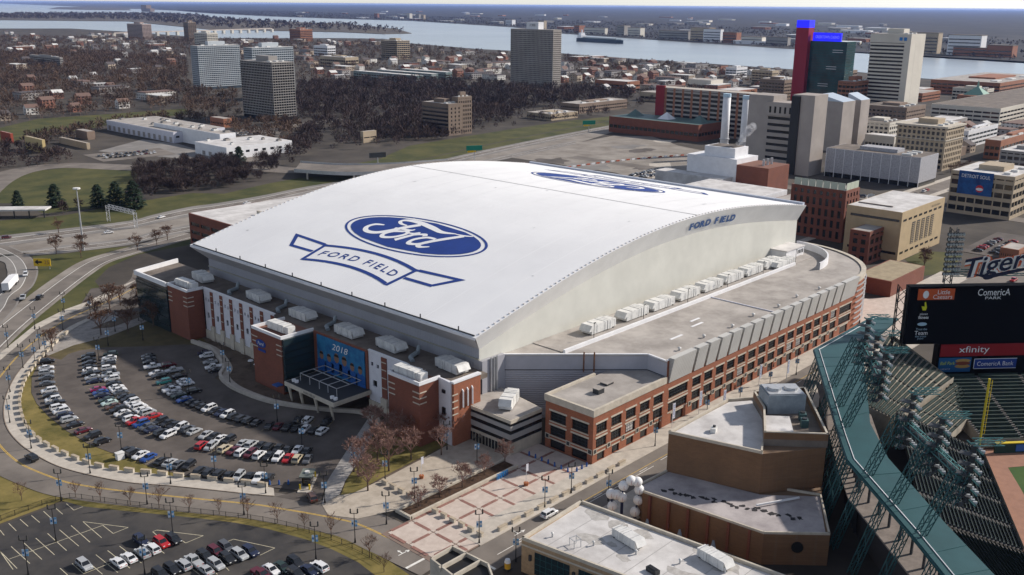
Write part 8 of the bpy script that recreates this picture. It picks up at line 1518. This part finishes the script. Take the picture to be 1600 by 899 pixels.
for i in range(40):
    x, y, a = random.choice(((400 + i * 4.5, 84, 0), (392, 60 + i * 2.2, 1.57), (250 + i * 5.6, -22 + i * .1, 0))); c = random.choice('kkwsgnr'); car(x, y, a, c, f'{PAINT[c][1]} KIND on a downtown street, {ORD[i]} of the scattered cars', 'cars on the downtown streets', z=.22)
mb = MB(); mb.box(240, 78, 0, 720, 90, .17).box(384, -40, 0, 397, 78, .16).box(384, 90, 0, 397, 330, .16).box(232, -30, 0, 292, -8, .2); struct('downtown_streets', mb, M_asph)
mb = MB(); mb.box(240, 90, 0, 720, 94, .24).box(240, 74, 0, 384, 78, .24).box(397, 74, 0, 720, 78, .24); struct('downtown_pavements', mb, M_conc)
plant('street_tree', [(520 + i * 9, 98) for i in range(5)] + [(252 + 6 * i, 14 + 2 * i) for i in range(3)], T_big, 'by the downtown blocks', 'bare street tree', .5, .8)
for i in range(44):
    x, y = 235 + (i % 15) * 4.2 + random.uniform(-.4, .4), 604 + (i // 15) * 13 + random.uniform(-1, 1); c = random.choice('kkwwsgnm'); car(x, y, 1.6, c, f'{PAINT[c][1]} KIND in the lot behind the warehouses, {ORD[i % 15]} in {ORD[i // 15]} row', 'cars behind the white warehouses', z=.2)
for i in range(24):
    x, y = 138 + (i % 12) * 3.4, 560 + (i // 12) * 12 + random.uniform(-1, 1); c = random.choice('kkwwsgm'); car(x, y, 1.3, c, f'{PAINT[c][1]} KIND in the lot left of the warehouses, {ORD[i % 12]} in {ORD[i // 12]} row', 'cars left of the white warehouses', z=.2)
for nm_, poly_, z_ in (('rear_lot', [(228, 596), (305, 596), (330, 640), (240, 645)], .13), ('left_lot', [(130, 548), (185, 545), (192, 585), (134, 590)], .12), ('service_road', [(196, 470), (212, 470), (330, 620), (420, 640), (418, 654), (318, 636)], .11), ('ware_yard', [(185, 500), (198, 490), (214, 596), (206, 640), (150, 600)], .10)): struct(nm_, MB().sheet(poly_, z_), M_asph if nm_ != 'ware_yard' else M_fwy)
for i in range(70):
    k = i % (len(FS) - 3) + 1; a, b = FSv[k], FSv[k + 1]; c = a.lerp(b, random.random()); s_ = random.random() ** 1.2 * 6000 + 150; w_, d_ = random.uniform(20, 70), random.uniform(30, 150); t = thing('far_depot', 'low pale flat building in the distant country beyond the river', 'building', (c.x + s_ * .75, c.y + s_ * .35, .9), random.uniform(-.3, .3), 'pale buildings in the distant country'); hh = random.uniform(6, 13); MB().box(0, 0, 0, w_, d_, hh).build('wall', (M_cream, M_white, M_dgray, M_redc)[i % 4], t); MB().box(-.5, -.5, hh, w_ + .5, d_ + .5, hh + 1).build('roof', M_white if i % 3 else M_gravel, t)
# thin haze over the far country
hz = MB().box(-95000, -95000, -1.5, 95000, 95000, 112.5).build('haze', None if False else M_white); hz['kind'] = 'stuff'; tag(hz, 'thin blue-grey haze lying over the far country', 'haze')
hm2 = bpy.data.materials.new('haze_air'); hm2.use_nodes = True; n_ = hm2.node_tree.nodes; n_.clear(); ov = n_.new('ShaderNodeOutputMaterial'); pv = n_.new('ShaderNodeVolumePrincipled'); pv.inputs['Color'].default_value = (.36, .52, 1.0, 1); pv.inputs['Density'].default_value = 2.0e-5; pv.inputs['Anisotropy'].default_value = .2; hm2.node_tree.links.new(pv.outputs[0], ov.inputs['Volume']); hz.data.materials[0] = hm2
